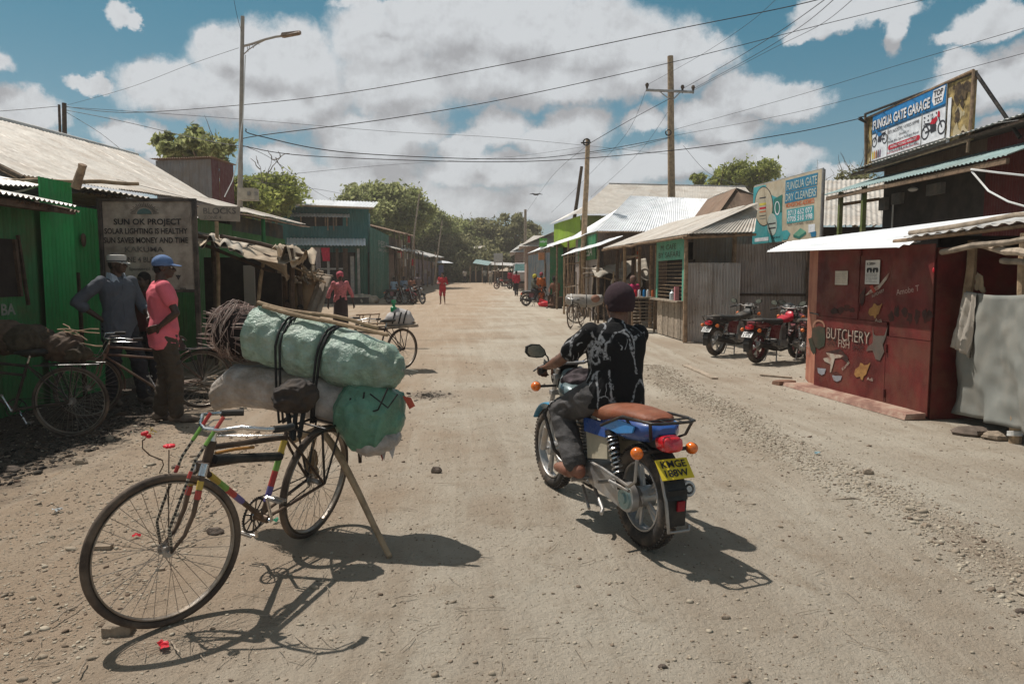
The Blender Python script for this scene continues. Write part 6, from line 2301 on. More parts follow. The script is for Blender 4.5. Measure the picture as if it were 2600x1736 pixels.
beam(gk, gpn.pt(u1 + .13, v0 - .1, .03), gpn.pt(u1 + .02, v1 + .05, .03), .03, .03, m_dwood, 'batten')
a_, b_ = gpn.uv(-2, 800)
a2, b2 = gpn.uv(35, 800)
text(gk, 'BA', gpn.pt(a_, b_, .025), gpn.x, gpn.u, gpn.uv(0, 772)[1] - b_, mat('dull_white_letter', (.22, .25, .20), .8, dirt=.3), width=a2 - a_, off=0, bold=.03)
beam(gk, gpn.pt(gpn.uv(192, 690)[0], .0, .04), gpn.pt(gpn.uv(192, 690)[0] - .03, 1.6, .04), .05, .03, m_dwood, 'door_gap_batten')
corr(gk, (-5.08, 4.0, 2.36), (-5.08, 8.55, 2.38), (-6.9, 8.6, 2.74), (-6.9, 4.0, 2.72), s_galv, 'roof_sheet', sw=.75, pitch=.085, amp=.014, sub=6, warp=.03)
corr(gk, (-5.14, 7.6, 2.33), (-5.16, 8.75, 2.33), (-6.3, 8.8, 2.58), (-6.3, 7.6, 2.56), s_brown, 'roof_sheet', sw=.7, pitch=.085, amp=.014, sub=6, warp=.03)
for (x_, z_) in ((-5.2, 2.30), (-5.5, 2.33)):
 beam(gk, (x_, 4.0, z_), (x_, 8.7, z_ + .01), .05, .06, m_dwood, 'rafter')
for y_ in (5, 6, 7, 8.2):
 beam(gk, (-5.1, y_, 2.30), (-6.3, y_, 2.5), .05, .05, m_dwood, 'rafter')
corr(gk, P(0, 468, 8.2), P(112, 474, 8.9), P(112, 474, 8.9) + Vector((-1.2, .4, .25)), P(0, 468, 8.2) + Vector((-1.2, .4, .25)), s_galv, 'roof_sheet', sw=.8, amp=.012)
corr(gk, P(196, 474, 9.5), P(388, 503, 10.3), P(388, 503, 10.3) + Vector((-1.2, .8, .12)), P(196, 474, 9.5) + Vector((-1.2, .8, .12)), s_pale, 'roof_sheet', sw=.7, amp=.014, warp=.03)
corr(gk, P(200, 490, 9.6), P(330, 505, 10.2), P(330, 505, 10.2) + Vector((-.9, .6, -.02)), P(200, 490, 9.6) + Vector((-.9, .6, -.02)), s_brown, 'roof_sheet', sw=.6, amp=.014, warp=.04)
pole(gk, P(-60, 455, 8.7), P(352, 467, 9.9), .030, m_wood3, 'roof_pole', .05, seg=12)
pole(gk, P(192, 478, 9.15), P(210, 418, 9.1), .055, m_wood, 'post_stub', .01)
t = MB()
t.tube([P(-20, 497, 8.2), P(60, 484, 8.6), P(112, 468, 8.9)], .012, 6)
mk('pale_rope', t, m_wood2, gk, world=True)
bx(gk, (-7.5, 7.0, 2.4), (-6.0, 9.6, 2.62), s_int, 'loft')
for i in range(3):
 t = MB()
 p = gpn.pt(gpn.uv(202, 600)[0], gpn.uv(202, 610 - i * 4)[1], .05)
 t.ell(p, (.02, .05, .09 - .02 * i), 8, 6)
 mk('wire_knot', t, m_dwood, gk, world=True)
# --- pale roofed house behind
ph = thing('pale_roof_house', 'large house with a broad dusty pale tin roof rising behind the green kiosk', 'house', (-9, 15, 0))
rN, rF = Vector((-11.3, 12.2, 4.85)), P(349, 393, 21.3)
eN, eFr = Vector((-7.5, 11.3, 3.10)), P(562, 522, 18.7)
corr(ph, eN, eFr, rF, rN, s_pale, 'roof_sheet', sw=.85, pitch=.12, amp=.012, sub=4)
t = MB()
t.tube([rN, rN.lerp(rF, .5) + up * .02, rF], .05, 6)
mk('ridge_cap', t, s_galv, ph, world=True)
bx(ph, (-15, 11.8, 0), (-7.8, 18.2, 3.0), s_dgrey, 'body')
corr(ph, (-14.5, 11.6, 2.4), (-7.75, 11.6, 2.4), (-7.75, 11.6, 3.05), (-11.3, 12.0, 4.75), sheet('dark_gable_sheet', (.12, .11, .09), .6, .2, .4, .4), 'gable_sheet', sw=.8)
corr(ph, (-15.2, 12.2, 3.1), (-11.3, 12.2, 4.83), (-11.8, 21.3, 4.9), (-15.2, 21, 3.2), s_pale, 'roof_sheet', sw=1.5, pitch=.12)
t = MB()
stick(t, eN - up * .05 + Vector((0, 0, 0)), rN - up * .06, .04, 7, .03)
mk('verge_pole', t, m_wood, ph, world=True)
tb2 = thing('tin_loft', 'boxy loft of grey tin with a dark red side above the pale roof', 'shed', (-11, 25, 0))
a, b_ = P(395, 408, 24), P(535, 403, 24)
c_ = P(592, 420, 26.5)
corr(tb2, (a.x, 24, 2.5), (b_.x, 24, 2.5), (b_.x, 24, b_.z), (a.x, 24, a.z), s_old, 'wall_sheet', sw=.8, pitch=.1, amp=.012)
corr(tb2, (b_.x, 24, 2.0), (c_.x, 26.5, 2.0), (c_.x, 26.5, c_.z), (b_.x, 24, b_.z), s_dred, 'wall_sheet', sw=.8, amp=.004)
corr(tb2, (a.x - .1, 23.8, a.z + .03), (b_.x + .1, 23.8, b_.z + .03), (c_.x, 26.8, c_.z + .05), (a.x - .4, 27, c_.z + .05), s_brown, 'roof_sheet', sw=.8, amp=.02)
# --- sun project signboard
ST = 10.0
sb = thing('solar_signboard', 'weathered grey signboard with a rising sun and black lettering in a dark frame', 'signboard', (P(370, 700, ST).x, ST, 0))
TL, TR, BL, BR = P(250, 504, ST), P(490, 503, ST), P(250, 742, ST), P(490, 742, ST)
spn = Plane((TL.x, ST, 0), (1, 0, 0))
SW = TR.x - TL.x
sz0, sz1 = BL.z, TL.z
m_sb = mat('weathered_board', (.46, .365, .295), .8, 0, .18, vs=3, dirt=.75, dcol=(.14, .10, .08), ds=2.5)
m_fr = mat('dark_frame_metal', (.055, .042, .038), .7, dirt=.3)
panel(sb, spn, .04, sz0 + .04, SW - .04, sz1 - .04, m_sb, -.01, .02, 'board')
for (a0, b0, a1, b1, nm) in ((-.03, 0, .022, sz1 + .0, 'frame_post'), (SW - .02, 0, SW + .035, sz1, 'frame_post'), (.022, sz1 - .04, SW - .02, sz1, 'frame_bar'), (.022, sz0, SW - .02, sz0 + .04, 'frame_bar')):
 panel(sb, spn, a0, b0, a1, b1, m_fr, .015, .05, nm)
def s1(X, Y):
 return spn.uv(X * .3636, 200 + .3636 * Y)
m_sbi = mat('sign_black_faded', (.035, .03, .03), .75, dirt=.3, dcol=(.2, .16, .13))
m_sbi2 = mat('sign_black_worn', (.12, .10, .09), .8, dirt=.6, dcol=(.3, .25, .2))
for (s_, X, Y, X2, h, m) in (('SUN OK PROJECT', 772, 1018, 1272, 40, m_sbi), ('SOLAR LIGHTING IS HEALTHY', 708, 1082, 1316, 38, m_sbi), ('SUN SAVES MONEY AND TIME', 703, 1146, 1320, 38, m_sbi),
                             ('KAKUMA', 850, 1208, 1150, 34, m_sbi2), ('ZONE 4 BLOCK 9', 800, 1280, 1190, 36, m_sbi2), ('Sponsored by', 880, 1338, 1100, 22, m_sbi2), ('kakuma', 1235, 1468, 1305, 12, m_sbi)):
 a, b = s1(X + 22, Y)
 a2, _ = s1(X2 - 6, Y)
 text(sb, s_, spn.pt(a, b, .0), spn.x, spn.u, s1(X, Y - h)[1] - b, m, width=a2 - a, off=0, bold=.025)
cx, cy = s1(1008, 945)
r_ = s1(1060, 945)[0] - cx
decal(sb, disc2(cx, cy, r_, r_ * .75, 18, 0, PI), spn.o, spn.x, spn.u, mat('sun_teal', (.10, .16, .15), .7), .001, name='sun_print')
for i in range(21):
 a = PI * (i + .5) / 21
 c, s_ = math.cos(a), math.sin(a)
 ra, rb = r_ * 1.15, r_ * (1.75 if i % 2 else 1.95)
 w2 = .0035
 decal(sb, [(cx + c * ra - s_ * w2, cy + s_ * ra * .8 + c * w2), (cx + c * rb - s_ * w2, cy + s_ * rb * .8 + c * w2), (cx + c * rb + s_ * w2, cy + s_ * rb * .8 - c * w2), (cx + c * ra + s_ * w2, cy + s_ * ra * .8 - c * w2)], spn.o, spn.x, spn.u, m_sbi, .001, name='sun_ray')
cx, cy = s1(1245, 1385)
decal(sb, [(cx - .04, cy + .03), (cx, cy - .04), (cx + .04, cy + .03), (cx + .01, cy + .025), (cx, cy + .035), (cx - .01, cy + .025)], spn.o, spn.x, spn.u, m_sbi, .001, name='leaf_print')
# --- blocks sign
bs_ = thing('blocks_sign', 'small arrow shaped wooden sign reading BLOCKS on a short post', 'sign', (P(552, 700, 12).x, 12, 0))
bpn = Plane((P(496, 540, 12).x, 12, 0), (1, 0, 0))
q = [bpn.uv(*p) for p in ((496, 540), (508, 558), (609, 563), (609, 525), (508, 520))]
t = MB()
t.prism([(bpn.o.x + p[0], p[1]) for p in q], 11.99, 12.02, 'Y')
mk('board', t, mat('pale_sign_board', (.36, .29, .23), .8, dirt=.3), bs_, world=True, smooth=False)
a, b = bpn.uv(517, 543)
text(bs_, 'BLOCKS', bpn.pt(a, b, .015), bpn.x, bpn.u, bpn.uv(517, 528)[1] - b, m_sbi2, width=bpn.uv(600, 543)[0] - a, off=0, bold=.02)
a, b = bpn.uv(519, 556)
text(bs_, 'ZONE 4', bpn.pt(a, b, .015), bpn.x, bpn.u, bpn.uv(519, 548)[1] - b, m_sbi2, width=bpn.uv(562, 543)[0] - a, off=0)
pole(bs_, (P(550, 700, 12.05).x, 12.06, 0), (P(549, 560, 12.05).x, 12.06, 2.45), .035, m_wood3)
# --- kiosk behind the sign + phone money shop
k2 = thing('green_shed', 'green corrugated shed between the grey signboard and the phone shop', 'kiosk', (-6.5, 14, 0))
corr(k2, (-5.9, 10.6, 0), (-5.9, 15.4, 0), (-5.9, 15.4, 2.62), (-5.9, 10.6, 2.62), s_saf, 'wall_sheet', sw=.8)
bx(k2, (-9, 10.8, 0), (-5.95, 15.3, 2.55), s_int, 'body')
corr(k2, (-5.2, 11.0, 2.45), (-5.2, 14.0, 2.62), (-6.6, 14.0, 2.95), (-6.6, 11.0, 2.75), s_galv, 'roof_sheet', sw=.8)
sf = thing('phone_money_shop', 'dark green phone money shop with white hand painted lettering', 'shop', (-6, 17.5, 0))
corr(sf, (-5.9, 15.45, 1.5), (-5.9, 19.0, 1.5), (-5.9, 19.0, 2.50), (-5.9, 15.45, 2.50), s_saf, 'sign_sheet', sw=.9)
corr(sf, (-5.9, 15.45, 0), (-5.9, 19.0, 0), (-5.9, 19.0, 1.5), (-5.9, 15.45, 1.5), s_green2, 'wall_sheet', sw=.9)
corr(sf, (-5.95, 15.45, 2.5), (-5.95, 19.0, 2.5), (-5.95, 19.0, 2.85), (-5.95, 15.45, 2.85), sheet('slate_sheet', (.05, .07, .07), .6), 'wall_sheet', sw=.9)
bx(sf, (-9, 15.4, 0), (-6.0, 19.0, 2.8), s_int, 'body')
corr(sf, (-5.25, 14.1, 2.80), (-5.25, 18.6, 2.86), (-7.6, 18.6, 3.5), (-7.6, 14.1, 3.4), s_pale, 'roof_sheet', sw=.8, warp=.03)
corr(sf, (-5.18, 14.0, 2.74), (-5.18, 18.8, 2.79), (-6.1, 18.8, 2.95), (-6.1, 14.0, 2.9), s_brown, 'roof_sheet', sw=.8, warp=.03)
fpn = Plane((-5.9, 15.45, 0), (0, 1, 0))
a, b = fpn.uv(595, 618)
for (s_, X, X2, Y, h) in (('Safaricom', 597, 656, 622, 20), ('m', 668, 681, 633, 13), ('pesa', 690, 724, 640, 16)):
 a, b = fpn.uv(X, Y)
 a2, _ = fpn.uv(X2, Y)
 text(sf, s_, fpn.pt(a, b, .02), fpn.x, fpn.u, (fpn.uv(X, Y - h)[1] - b) * .85, mat('white_hand_paint', (.55, .56, .52), .7, dirt=.2), width=a2 - a, off=0, bold=.02)
pole(sf, (-5.3, 15.6, 0), (-5.3, 15.6, 2.8), .05, mat('green_post', (.03, .18, .06), .6), 'post')
# --- tattered stall
ts = thing('tattered_stall', 'lean-to stall with a ragged sackcloth roof sagging over dark poles', 'stall', (-4.3, 12.2, 0))
m_sack = mat('torn_sacking', (.44, .36, .27), .9, 0, .25, vs=5, dirt=.5, dcol=(.26, .18, .12), bump=.4, bs=90)
m_sack2 = mat('brown_sacking', (.25, .165, .095), .9, 0, .2, vs=5, dirt=.4, bump=.4, bs=90)
LA_, LB_ = P(498, 590, 12.8), P(798, 648, 12.4)
LC_, LD_ = P(498, 612, 11.6), P(735, 672, 11.4)
drape(ts, LA_, LB_, LC_, LD_, m_sack, .10, 'sack_roof', nu=60, nv=16, seed=3, freq=9)
drape(ts, LA_ + up * .03, LA_.lerp(LB_, .5) + up * .05, LC_ + up * .02, LC_.lerp(LD_, .5) + up * .03, mat('pale_rag', (.50, .45, .38), .9, dirt=.5), .09, 'sack_roof', nu=36, nv=12, seed=12, freq=8)
drape(ts, LA_.lerp(LB_, .72) + up * .08, LB_ + Vector((.05, .0, .05)), LC_.lerp(LD_, .8) + up * .10, LD_ + Vector((.4, 0, .05)), m_sack, .16, 'sack_roof', nu=24, nv=14, seed=21, freq=6)
drape(ts, P(640, 655, 11.5), P(728, 672, 11.35), P(735, 700, 11.4), P(728, 715, 11.35), m_sack2, .04, 'sack_flap', nu=14, nv=10, seed=6)
for (a, b, r_) in (((500, 598), (745, 668), .04), ((560, 600), (800, 655), .035), ((497, 618), (700, 690), .03)):
 pole(ts, P(*a, 12.0), P(*b, 12.0), r_, m_dwood, 'roof_pole', .06, seg=9)
for (px, D_, h) in ((740, 11.7, 2.0), (722, 12.6, 2.1), (760, 12.3, 1.95), (545, 12.6, 2.3), (500, 11.6, 2.2)):
 x_ = P(px, 700, D_).x
 pole(ts, (x_, D_, 0), (x_, D_, h), .05, m_dwood, 'post', .04)
pole(ts, (P(640, 800, 12).x, 12, .5), (P(672, 668, 12).x, 12, 1.9), .035, m_wood3, 'brace')
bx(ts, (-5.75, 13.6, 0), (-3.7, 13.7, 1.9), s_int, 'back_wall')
bx(ts, (-5.0, 13.55, 0), (-4.8, 13.6, 1.75), m_cloth2, 'pale_sheet')
for i in range(4):
 t = MB()
 stick(t, P(705 + i * 12, 690 + i * 8, 11.8), P(735 + i * 10, 700 + i * 6, 11.7), .02, 6, .03)
 mk('hanging_stick', t, m_wood2, ts, world=True)
bx(ts, (-4.45, 12.0, .75), (-3.5, 12.9, .80), m_dwood, 'table_top')
fw = thing('firewood_heap', 'heap of split white firewood sticks on top of a brown sack at the stall corner', 'firewood', P(780, 760, 12.6) * 1)
for i in range(26):
 c = P(785 + random.uniform(-22, 24), 700 + random.uniform(-14, 12), 12.4 + random.uniform(-.2, .2))
 d = Vector((random.uniform(-1, 1), random.uniform(-.6, .6), random.uniform(-.55, .55))).normalized() * random.uniform(.12, .24)
 t = MB()
 stick(t, c - d, c + d, random.uniform(.012, .022), 6, .03)
 mk('split_stick', t, random.choice((m_wood2, m_wood3, mat('peeled_white_wood', (.50, .43, .34), .8))), fw, world=True)
t = MB()
t.loft([(P(778, 815, 12.6) , .22, .2, (1, 0, 0), (0, 1, 0)), (P(780, 760, 12.6), .26, .22, (1, 0, 0), (0, 1, 0)), (P(780, 722, 12.6), .23, .2, (1, 0, 0), (0, 1, 0)), (P(781, 706, 12.6), .16, .14, (1, 0, 0), (0, 1, 0))], 18)
t.v = [(v[0], v[1], max(v[2], 0)) for v in t.v]
mk('sack', t, m_sack2, fw, world=True)
t = MB()
t.loft([(Vector((P(778, 0, 12.6).x, 12.6, 0)), .2, .2, (1, 0, 0), (0, 1, 0)), (P(778, 810, 12.6), .2, .18, (1, 0, 0), (0, 1, 0))], 14)
mk('stump', t, m_dwood, fw, world=True)
sb2 = thing('leaning_sackcloth', 'tall sheet of brown sackcloth leaning against the firewood', 'sackcloth', P(800, 790, 12.0))
drape(sb2, P(808, 698, 12.5), P(840, 702, 12.3), P(776, 800, 12.0), P(806, 812, 11.8), mat('brown_board_cloth', (.27, .215, .165), .85, dirt=.3), .03, 'sheet', nu=12, nv=18, seed=31, back=.02)
pole(sb2, P(800, 694, 12.6), P(845, 701, 12.35), .02, m_wood2, 'top_pole')
br_ = thing('brushwood_pile', 'low pile of grey brushwood behind the man in the pink shirt', 'brushwood', (-3.6, 10.2, 0))
for i in range(60):
 c = Vector((-3.75 + random.uniform(-.7, .7), 10.0 + random.uniform(-.6, .8), random.uniform(.02, .16)))
 d = Vector((random.uniform(-1, 1), random.uniform(-.5, .5), random.uniform(-.10, .18))) * random.uniform(.2, .5)
 t = MB()
 stick(t, c - d, c + d, random.uniform(.006, .014), 5, .06, 4)
 t.v = [(v[0], v[1], max(.006, v[2])) for v in t.v]
 mk('stick', t, random.choice((m_wood2, m_wood)), br_, world=True)
# --- teal two storey building
tl_ = thing('teal_building', 'two storey teal sheet metal building with a white tin roof', 'building', (-13.5, 50, 0))
TD = 42.0
def tp(px, py, D_=TD):
 return P(px, py, D_)
def twall(px0, py1, px1, py0, m, off=0.0, name='wall_sheet', sw=1.2):
 a, b, c, d = tp(px0, py1), tp(px1, py1), tp(px1, py0), tp(px0, py0)
 for v in (a, b, c, d):
  v.y -= off
 corr(tl_, a, b, c, d, m, name, sw=sw, pitch=.16, amp=.02, sub=4)
twall(632, 640, 936, 574, s_teal)
twall(632, 549, 936, 524, s_teal)
twall(870, 574, 936, 549, s_teal)
twall(632, 574, 745, 549, s_teal)
bx(tl_, (tp(745, 0).x, TD + .5, tp(0, 576).z), (tp(870, 0).x, TD + .6, tp(0, 547).z), s_int, 'window_recess')
for px in (748, 786, 812, 818, 833, 840, 868):
 bx(tl_, (tp(px, 0).x, TD - .05, tp(0, 574).z - (.25 if px in (818, 833) else 0)), (tp(px, 0).x + .07, TD, tp(0, 549).z), m_wood, 'window_bar')
corr(tl_, tp(600, 547, 41.0), tp(888, 552, 41.0), tp(888, 549, 42.0) + up * .12, tp(600, 543, 42.0) + up * .1, s_new, 'window_awning', sw=1.2, pitch=.2, amp=.02)
corr(tl_, tp(613, 514, 40.5), tp(949, 527, 40.5), tp(962, 513, 47), tp(660, 503, 47), s_new, 'roof_sheet', sw=1.2, pitch=.2, amp=.03)
t = MB()
t.tube([tp(613, 516, 40.5), tp(949, 529, 40.5)], .06, 5)
mk('fascia', t, m_wood2, tl_, world=True)
bx(tl_, (tp(632, 0).x, TD + .8, 0), (P(930, 0, 45).x, 45, tp(0, 522).z - .2), s_teal, 'body')
corr(tl_, tp(728, 622, 40), tp(928, 624, 40), tp(928, 606, 42), tp(728, 604, 42), s_new, 'verandah_sheet', sw=1.2, pitch=.2, amp=.03)
twall(728, 755, 936, 640, s_int, off=-.4, sw=4)
twall(905, 760, 936, 624, s_dteal, off=.3)
for px in (735, 760, 800, 825, 848, 866, 872, 903):
 bx(tl_, (tp(px, 0).x - .07, TD - .6, 0), (tp(px, 0).x + .07, TD - .5, tp(0, 632).z), m_steel if px % 2 else m_dwood, 'post')
for py in (685, 735):
 bx(tl_, (tp(800, 0).x, TD - .55, tp(0, py).z), (tp(870, 0).x, TD - .5, tp(0, py).z + .1), m_steel, 'grille_bar')
bx(tl_, (tp(888, 0).x, TD - 1.2, 0), (tp(896, 0).x, TD - 1.0, tp(0, 652).z), m_sgr, 'white_post')
bx(tl_, (tp(728, 0).x, TD - 1.6, 0), (tp(936, 0).x, TD, .35), s_dgrey, 'plinth')
for (px, py, w_, h, cc, lb) in ((826, 646, .5, .75, (.55, .02, .07), 'bright red cloth hanging under the verandah of the teal building'), (806, 655, .35, 1.2, (.30, .26, .27), 'grey cloth hanging left of the red one')):
 c = tp(px, py, 41)
 t0 = thing('hanging_cloth', lb, 'cloth', c)
 drape(t0, c + Vector((-w_ / 2, 0, h / 2)), c + Vector((w_ / 2, 0, h / 2)), c + Vector((-w_ / 2 + .1, 0, -h / 2)), c + Vector((w_ / 2, 0, -h / 2)), mat('cloth_' + lb[:4].strip(), cc, .9), .05, 'cloth', nu=10, nv=10, seed=px)
# --- dark green container shop
dc = thing('dark_green_container', 'dark green ribbed container shop with white lettering at the corner', 'shop', (-8.6, 46, 0))
a, b_ = P(938, 700, 41.9), P(986, 700, 52.5)
a.z, b_.z = 0, zt(0, 52)
a1_, b1_ = P(938, 575, 41.9), P(986, 598, 52.5)
corr(dc, a, b_, b1_, a1_, s_dteal, 'wall_sheet', sw=1.4, pitch=.4, amp=.05)
bx(dc, (a.x - 2.4, 43.5, 0), (a.x - .6, 52, a1_.z - .05), s_dteal, 'body')
dpn = Plane(a, b_ - a)
for (s_, X, Y, X2, h) in (('PESA', 957, 628, 982, 16), ('SIM CARDS', 957, 640, 984, 8)):
 u, v = dpn.uv(X, Y)
 text(dc, s_, dpn.pt(u, v, .08), dpn.x, dpn.u, dpn.uv(X, Y - h)[1] - v, m_sgr, width=dpn.uv(X2, Y)[0] - u, off=0, bold=.02)
for (X, Y0, Y1) in ((957, 645, 695), (970, 640, 690)):
 u, v = dpn.uv(X, Y1)
 text(dc, 'AGENT', dpn.pt(u + .35, v, .08), dpn.u, -dpn.x, .3, m_sgr, width=dpn.uv(X, Y0)[1] - v, off=0)
# --- row of stalls beyond
def far_stall(label, D0, D1, px0, px1, h, m, wallm, loc):
 s_ = thing('market_stall', label, 'stall', loc)
 a, b = P(px0, 700, D0), P(px1, 700, D1)
 a.z, b.z = zt(0, D0), zt(0, D1)
 corr(s_, a + up * h + Vector((.6, 0, -.1)), b + up * h + Vector((.6, 0, -.1)), b + up * h + Vector((-2.5, 0, .7)), a + up * h + Vector((-2.5, 0, .7)), m, 'roof_sheet', sw=1.5, pitch=.3, amp=.04, warp=.1)
 n_ = 5
 for i in range(n_ + 1):
  p = a.lerp(b, i / n_) + Vector((.5, 0, 0))
  pole(s_, p, p + up * (h - .05), .06, m_wood if i % 2 else m_dwood, 'post', .05, n=6)
 bx(s_, (min(a.x, b.x) - 3, D0 + .3, a.z), (min(a.x, b.x) - .3, D1, a.z + h - .3), wallm, 'back_wall')
 for i in range(7):
  p = a.lerp(b, random.random()) + Vector((.1, 0, random.uniform(.6, h - .5)))
  bx(s_, (p.x, p.y, p.z), (p.x + .25, p.y + .5, p.z + random.uniform(.3, .7)), random.choice((m_cloth2, m_sack, m_wood, m_redp, m_sack2)), 'goods')
 return s_
m_bw = mat('brown_dusty_wall', (.17, .115, .085), .85, var=.3, vs=2)
far_stall('brown stall with a raised rusty roof right behind the green container', 53, 62, 986, 1038, 4.6, s_brown, m_bw, (-9.5, 57, 0))
far_stall('stall hung with goods under a low curving white roof behind the parked motorcycles', 50, 66, 990, 1060, 3.3, s_pale, m_bw, (-8.8, 58, 0))
far_stall('farther stall with grey cloth walls at the end of the row', 66, 84, 1058, 1115, 3.0, s_galv, mat('mauve_cloth_wall', (.19, .15, .16), .9), (-8.6, 74, 0))
ry = thing('red_yellow_pennants', 'small white umbrella over a blue rack beyond the last stall', 'umbrella', P(1122, 668, 80))
t = MB()
t.loft([(P(1122, 668, 80), 1.3, .9, (1, 0, 0), (0, 1, 0)), (P(1122, 664, 80), .7, .5, (1, 0, 0), (0, 1, 0)), (P(1122, 662, 80), .1, .1, (1, 0, 0), (0, 1, 0))], 14)
mk('canopy', t, m_swh, ry, world=True)
ry.name = 'market_umbrella'
t = MB()
t.tube([P(1122, 725, 80), P(1122, 664, 80)], .05, 6)
mk('pole', t, m_dwood, ry, world=True)
bl = thing('blue_rack', 'dull blue cloth screen beside the market umbrella', 'screen', P(1114, 720, 78))
bx(bl, (P(1107, 0, 78).x, 78, P(0, 700, 78).z), (P(1120, 0, 78).x, 78.1, P(0, 673, 78).z), mat('dull_blue_cloth', (.11, .13, .24), .9), 'cloth')
pole(bl, P(1105, 725, 78), P(1105, 640, 78), .06, m_wood, 'post')
far2 = far_stall('dark market stalls under the trees where the road ends', 92, 100, 1175, 1232, 2.8, s_galv, s_int, (-4, 96, .9))
far3 = thing('market_shelter', 'low shelter with a bluish tin roof and a blank white board above', 'shelter', (-4, 86, .8))
A = P(1200, 668, 84)
B_ = P(1240, 674, 84)
corr(far3, A, B_, B_ + Vector((.3, 2, .5)), A + Vector((.3, 2, .5)), s_aqua, 'roof_sheet', sw=1.5, pitch=.3)
for px in (1190, 1205, 1222, 1238, 1262, 1290):
 pole(far3, (P(px, 0, 84).x, 84, .75), (P(px, 0, 84).x, 84, P(px, 675, 84).z), .07, m_wood, 'post', n=6)
corr(far3, P(1240, 672, 85), P(1330, 676, 85), P(1330, 670, 87), P(1240, 664, 87), s_galv, 'roof_sheet', sw=1.5, pitch=.3)
for k in range(4):
 a_ = P(1215 - k * 4, 655 - k * 8, 90)
 corr(far3, a_, a_ + Vector((1.4, 0, .1)), a_ + Vector((1.4, .5, .35)), a_ + Vector((0, .5, .3)), s_pale, 'roof_sheet', sw=1.5, pitch=.3)
bx(far3, (P(1188, 0, 86).x, 86, .7), (P(1330, 0, 86).x, 86.2, 2.1), s_int, 'back_wall')
wb = thing('blank_board', 'blank whitish board on legs beside the far shelter', 'board', P(1263, 730, 80))
bx(wb, (P(1252, 0, 80).x, 80, P(0, 667, 80).z), (P(1276, 0, 80).x, 80.1, P(0, 643, 80).z), mat('plain_board', (.40, .40, .38), .7), 'board')
for px in (1254, 1274):
 bx(wb, (P(px, 0, 80).x, 80.1, .68), (P(px, 0, 80).x + .1, 80.2, P(0, 660, 80).z), m_wood, 'leg')
# === trees
def leaf_material(name, c1, c2, trans=.35):
 m = bpy.data.materials.new(name)
 m.use_nodes = True
 t = NT(m.node_tree)
 b = m.node_tree.nodes['Principled BSDF']
 b.inputs['Roughness'].default_value = 0.6
 b.inputs['Specular IOR Level'].default_value = 0.25
 g_ = t.new('ShaderNodeNewGeometry')
 tc_ = t.new('ShaderNodeTexCoord').outputs['Object']
 c = t.mix(g_.outputs['Random Per Island'], c1, c2)
 n_ = t.noise(tc_, .8, 3)
 c = t.mix(t.ramp(n_, .35, .7), c, t.mix(.5, c, (.16, .17, .05)))
 t.l.new(c, b.inputs['Base Color'])
 tr = t.new('ShaderNodeBsdfTranslucent')
 t.l.new(c, tr.inputs[0])
 mx = t.new('ShaderNodeMixShader', {0: trans})
 t.l.new(b.outputs[0], mx.inputs[1])
 t.l.new(tr.outputs[0], mx.inputs[2])
 t.l.new(mx.outputs[0], m.node_tree.nodes['Material Output'].inputs[0])
 return m
m_leaf = leaf_material('neem_leaves', (.17, .21, .04), (.46, .48, .15), .64)
m_leaf2 = leaf_material('olive_leaves', (.20, .235, .085), (.50, .51, .25), .66)
m_leafd = leaf_material('dusty_leaves', (.17, .17, .085), (.38, .35, .20), .62)
m_bark = mat('grey_bark', (.20, .155, .115), .9, var=.3, vs=10, bump=.6)
def leaves(clumps, n_each, size, m, name, parent, clr=.55):
 C = np.array([c[0] for c in clumps])
 Rr = np.array([c[1] for c in clumps])
 K = len(clumps)
 N = K * n_each
 ci = np.repeat(np.arange(K), n_each)
 d = rng.normal(size=(N, 3))
 d /= np.linalg.norm(d, axis=1)[:, None]
 rad = rng.uniform(0, 1, N) ** .55 * np.where(rng.uniform(0, 1, N) < .14, 1.45, 1.0)
 p = C[ci] + d * (rad * Rr[ci])[:, None] * np.array([1, 1, .8])
 a = rng.normal(size=(N, 3))
 a /= np.linalg.norm(a, axis=1)[:, None]
 b = np.cross(a, rng.normal(size=(N, 3)))
 b /= np.linalg.norm(b, axis=1)[:, None]
 s = size * rng.uniform(.6, 1.4, N)[:, None]
 V = np.stack([p - a * s, p - b * s * .45 + a * s * .1, p + a * s, p + b * s * .45 + a * s * .1], 1).reshape(-1, 3)
 L = np.arange(N * 4)
 inv = WINV[root_of(parent).name]
 Mi = np.array(inv)
 V = V @ Mi[:3, :3].T + Mi[:3, 3]
 me = np_mesh(name, V, 4, L, m)
 o = bpy.data.objects.new(name, me)
 COL.objects.link(o)
 o.parent = parent
 return o
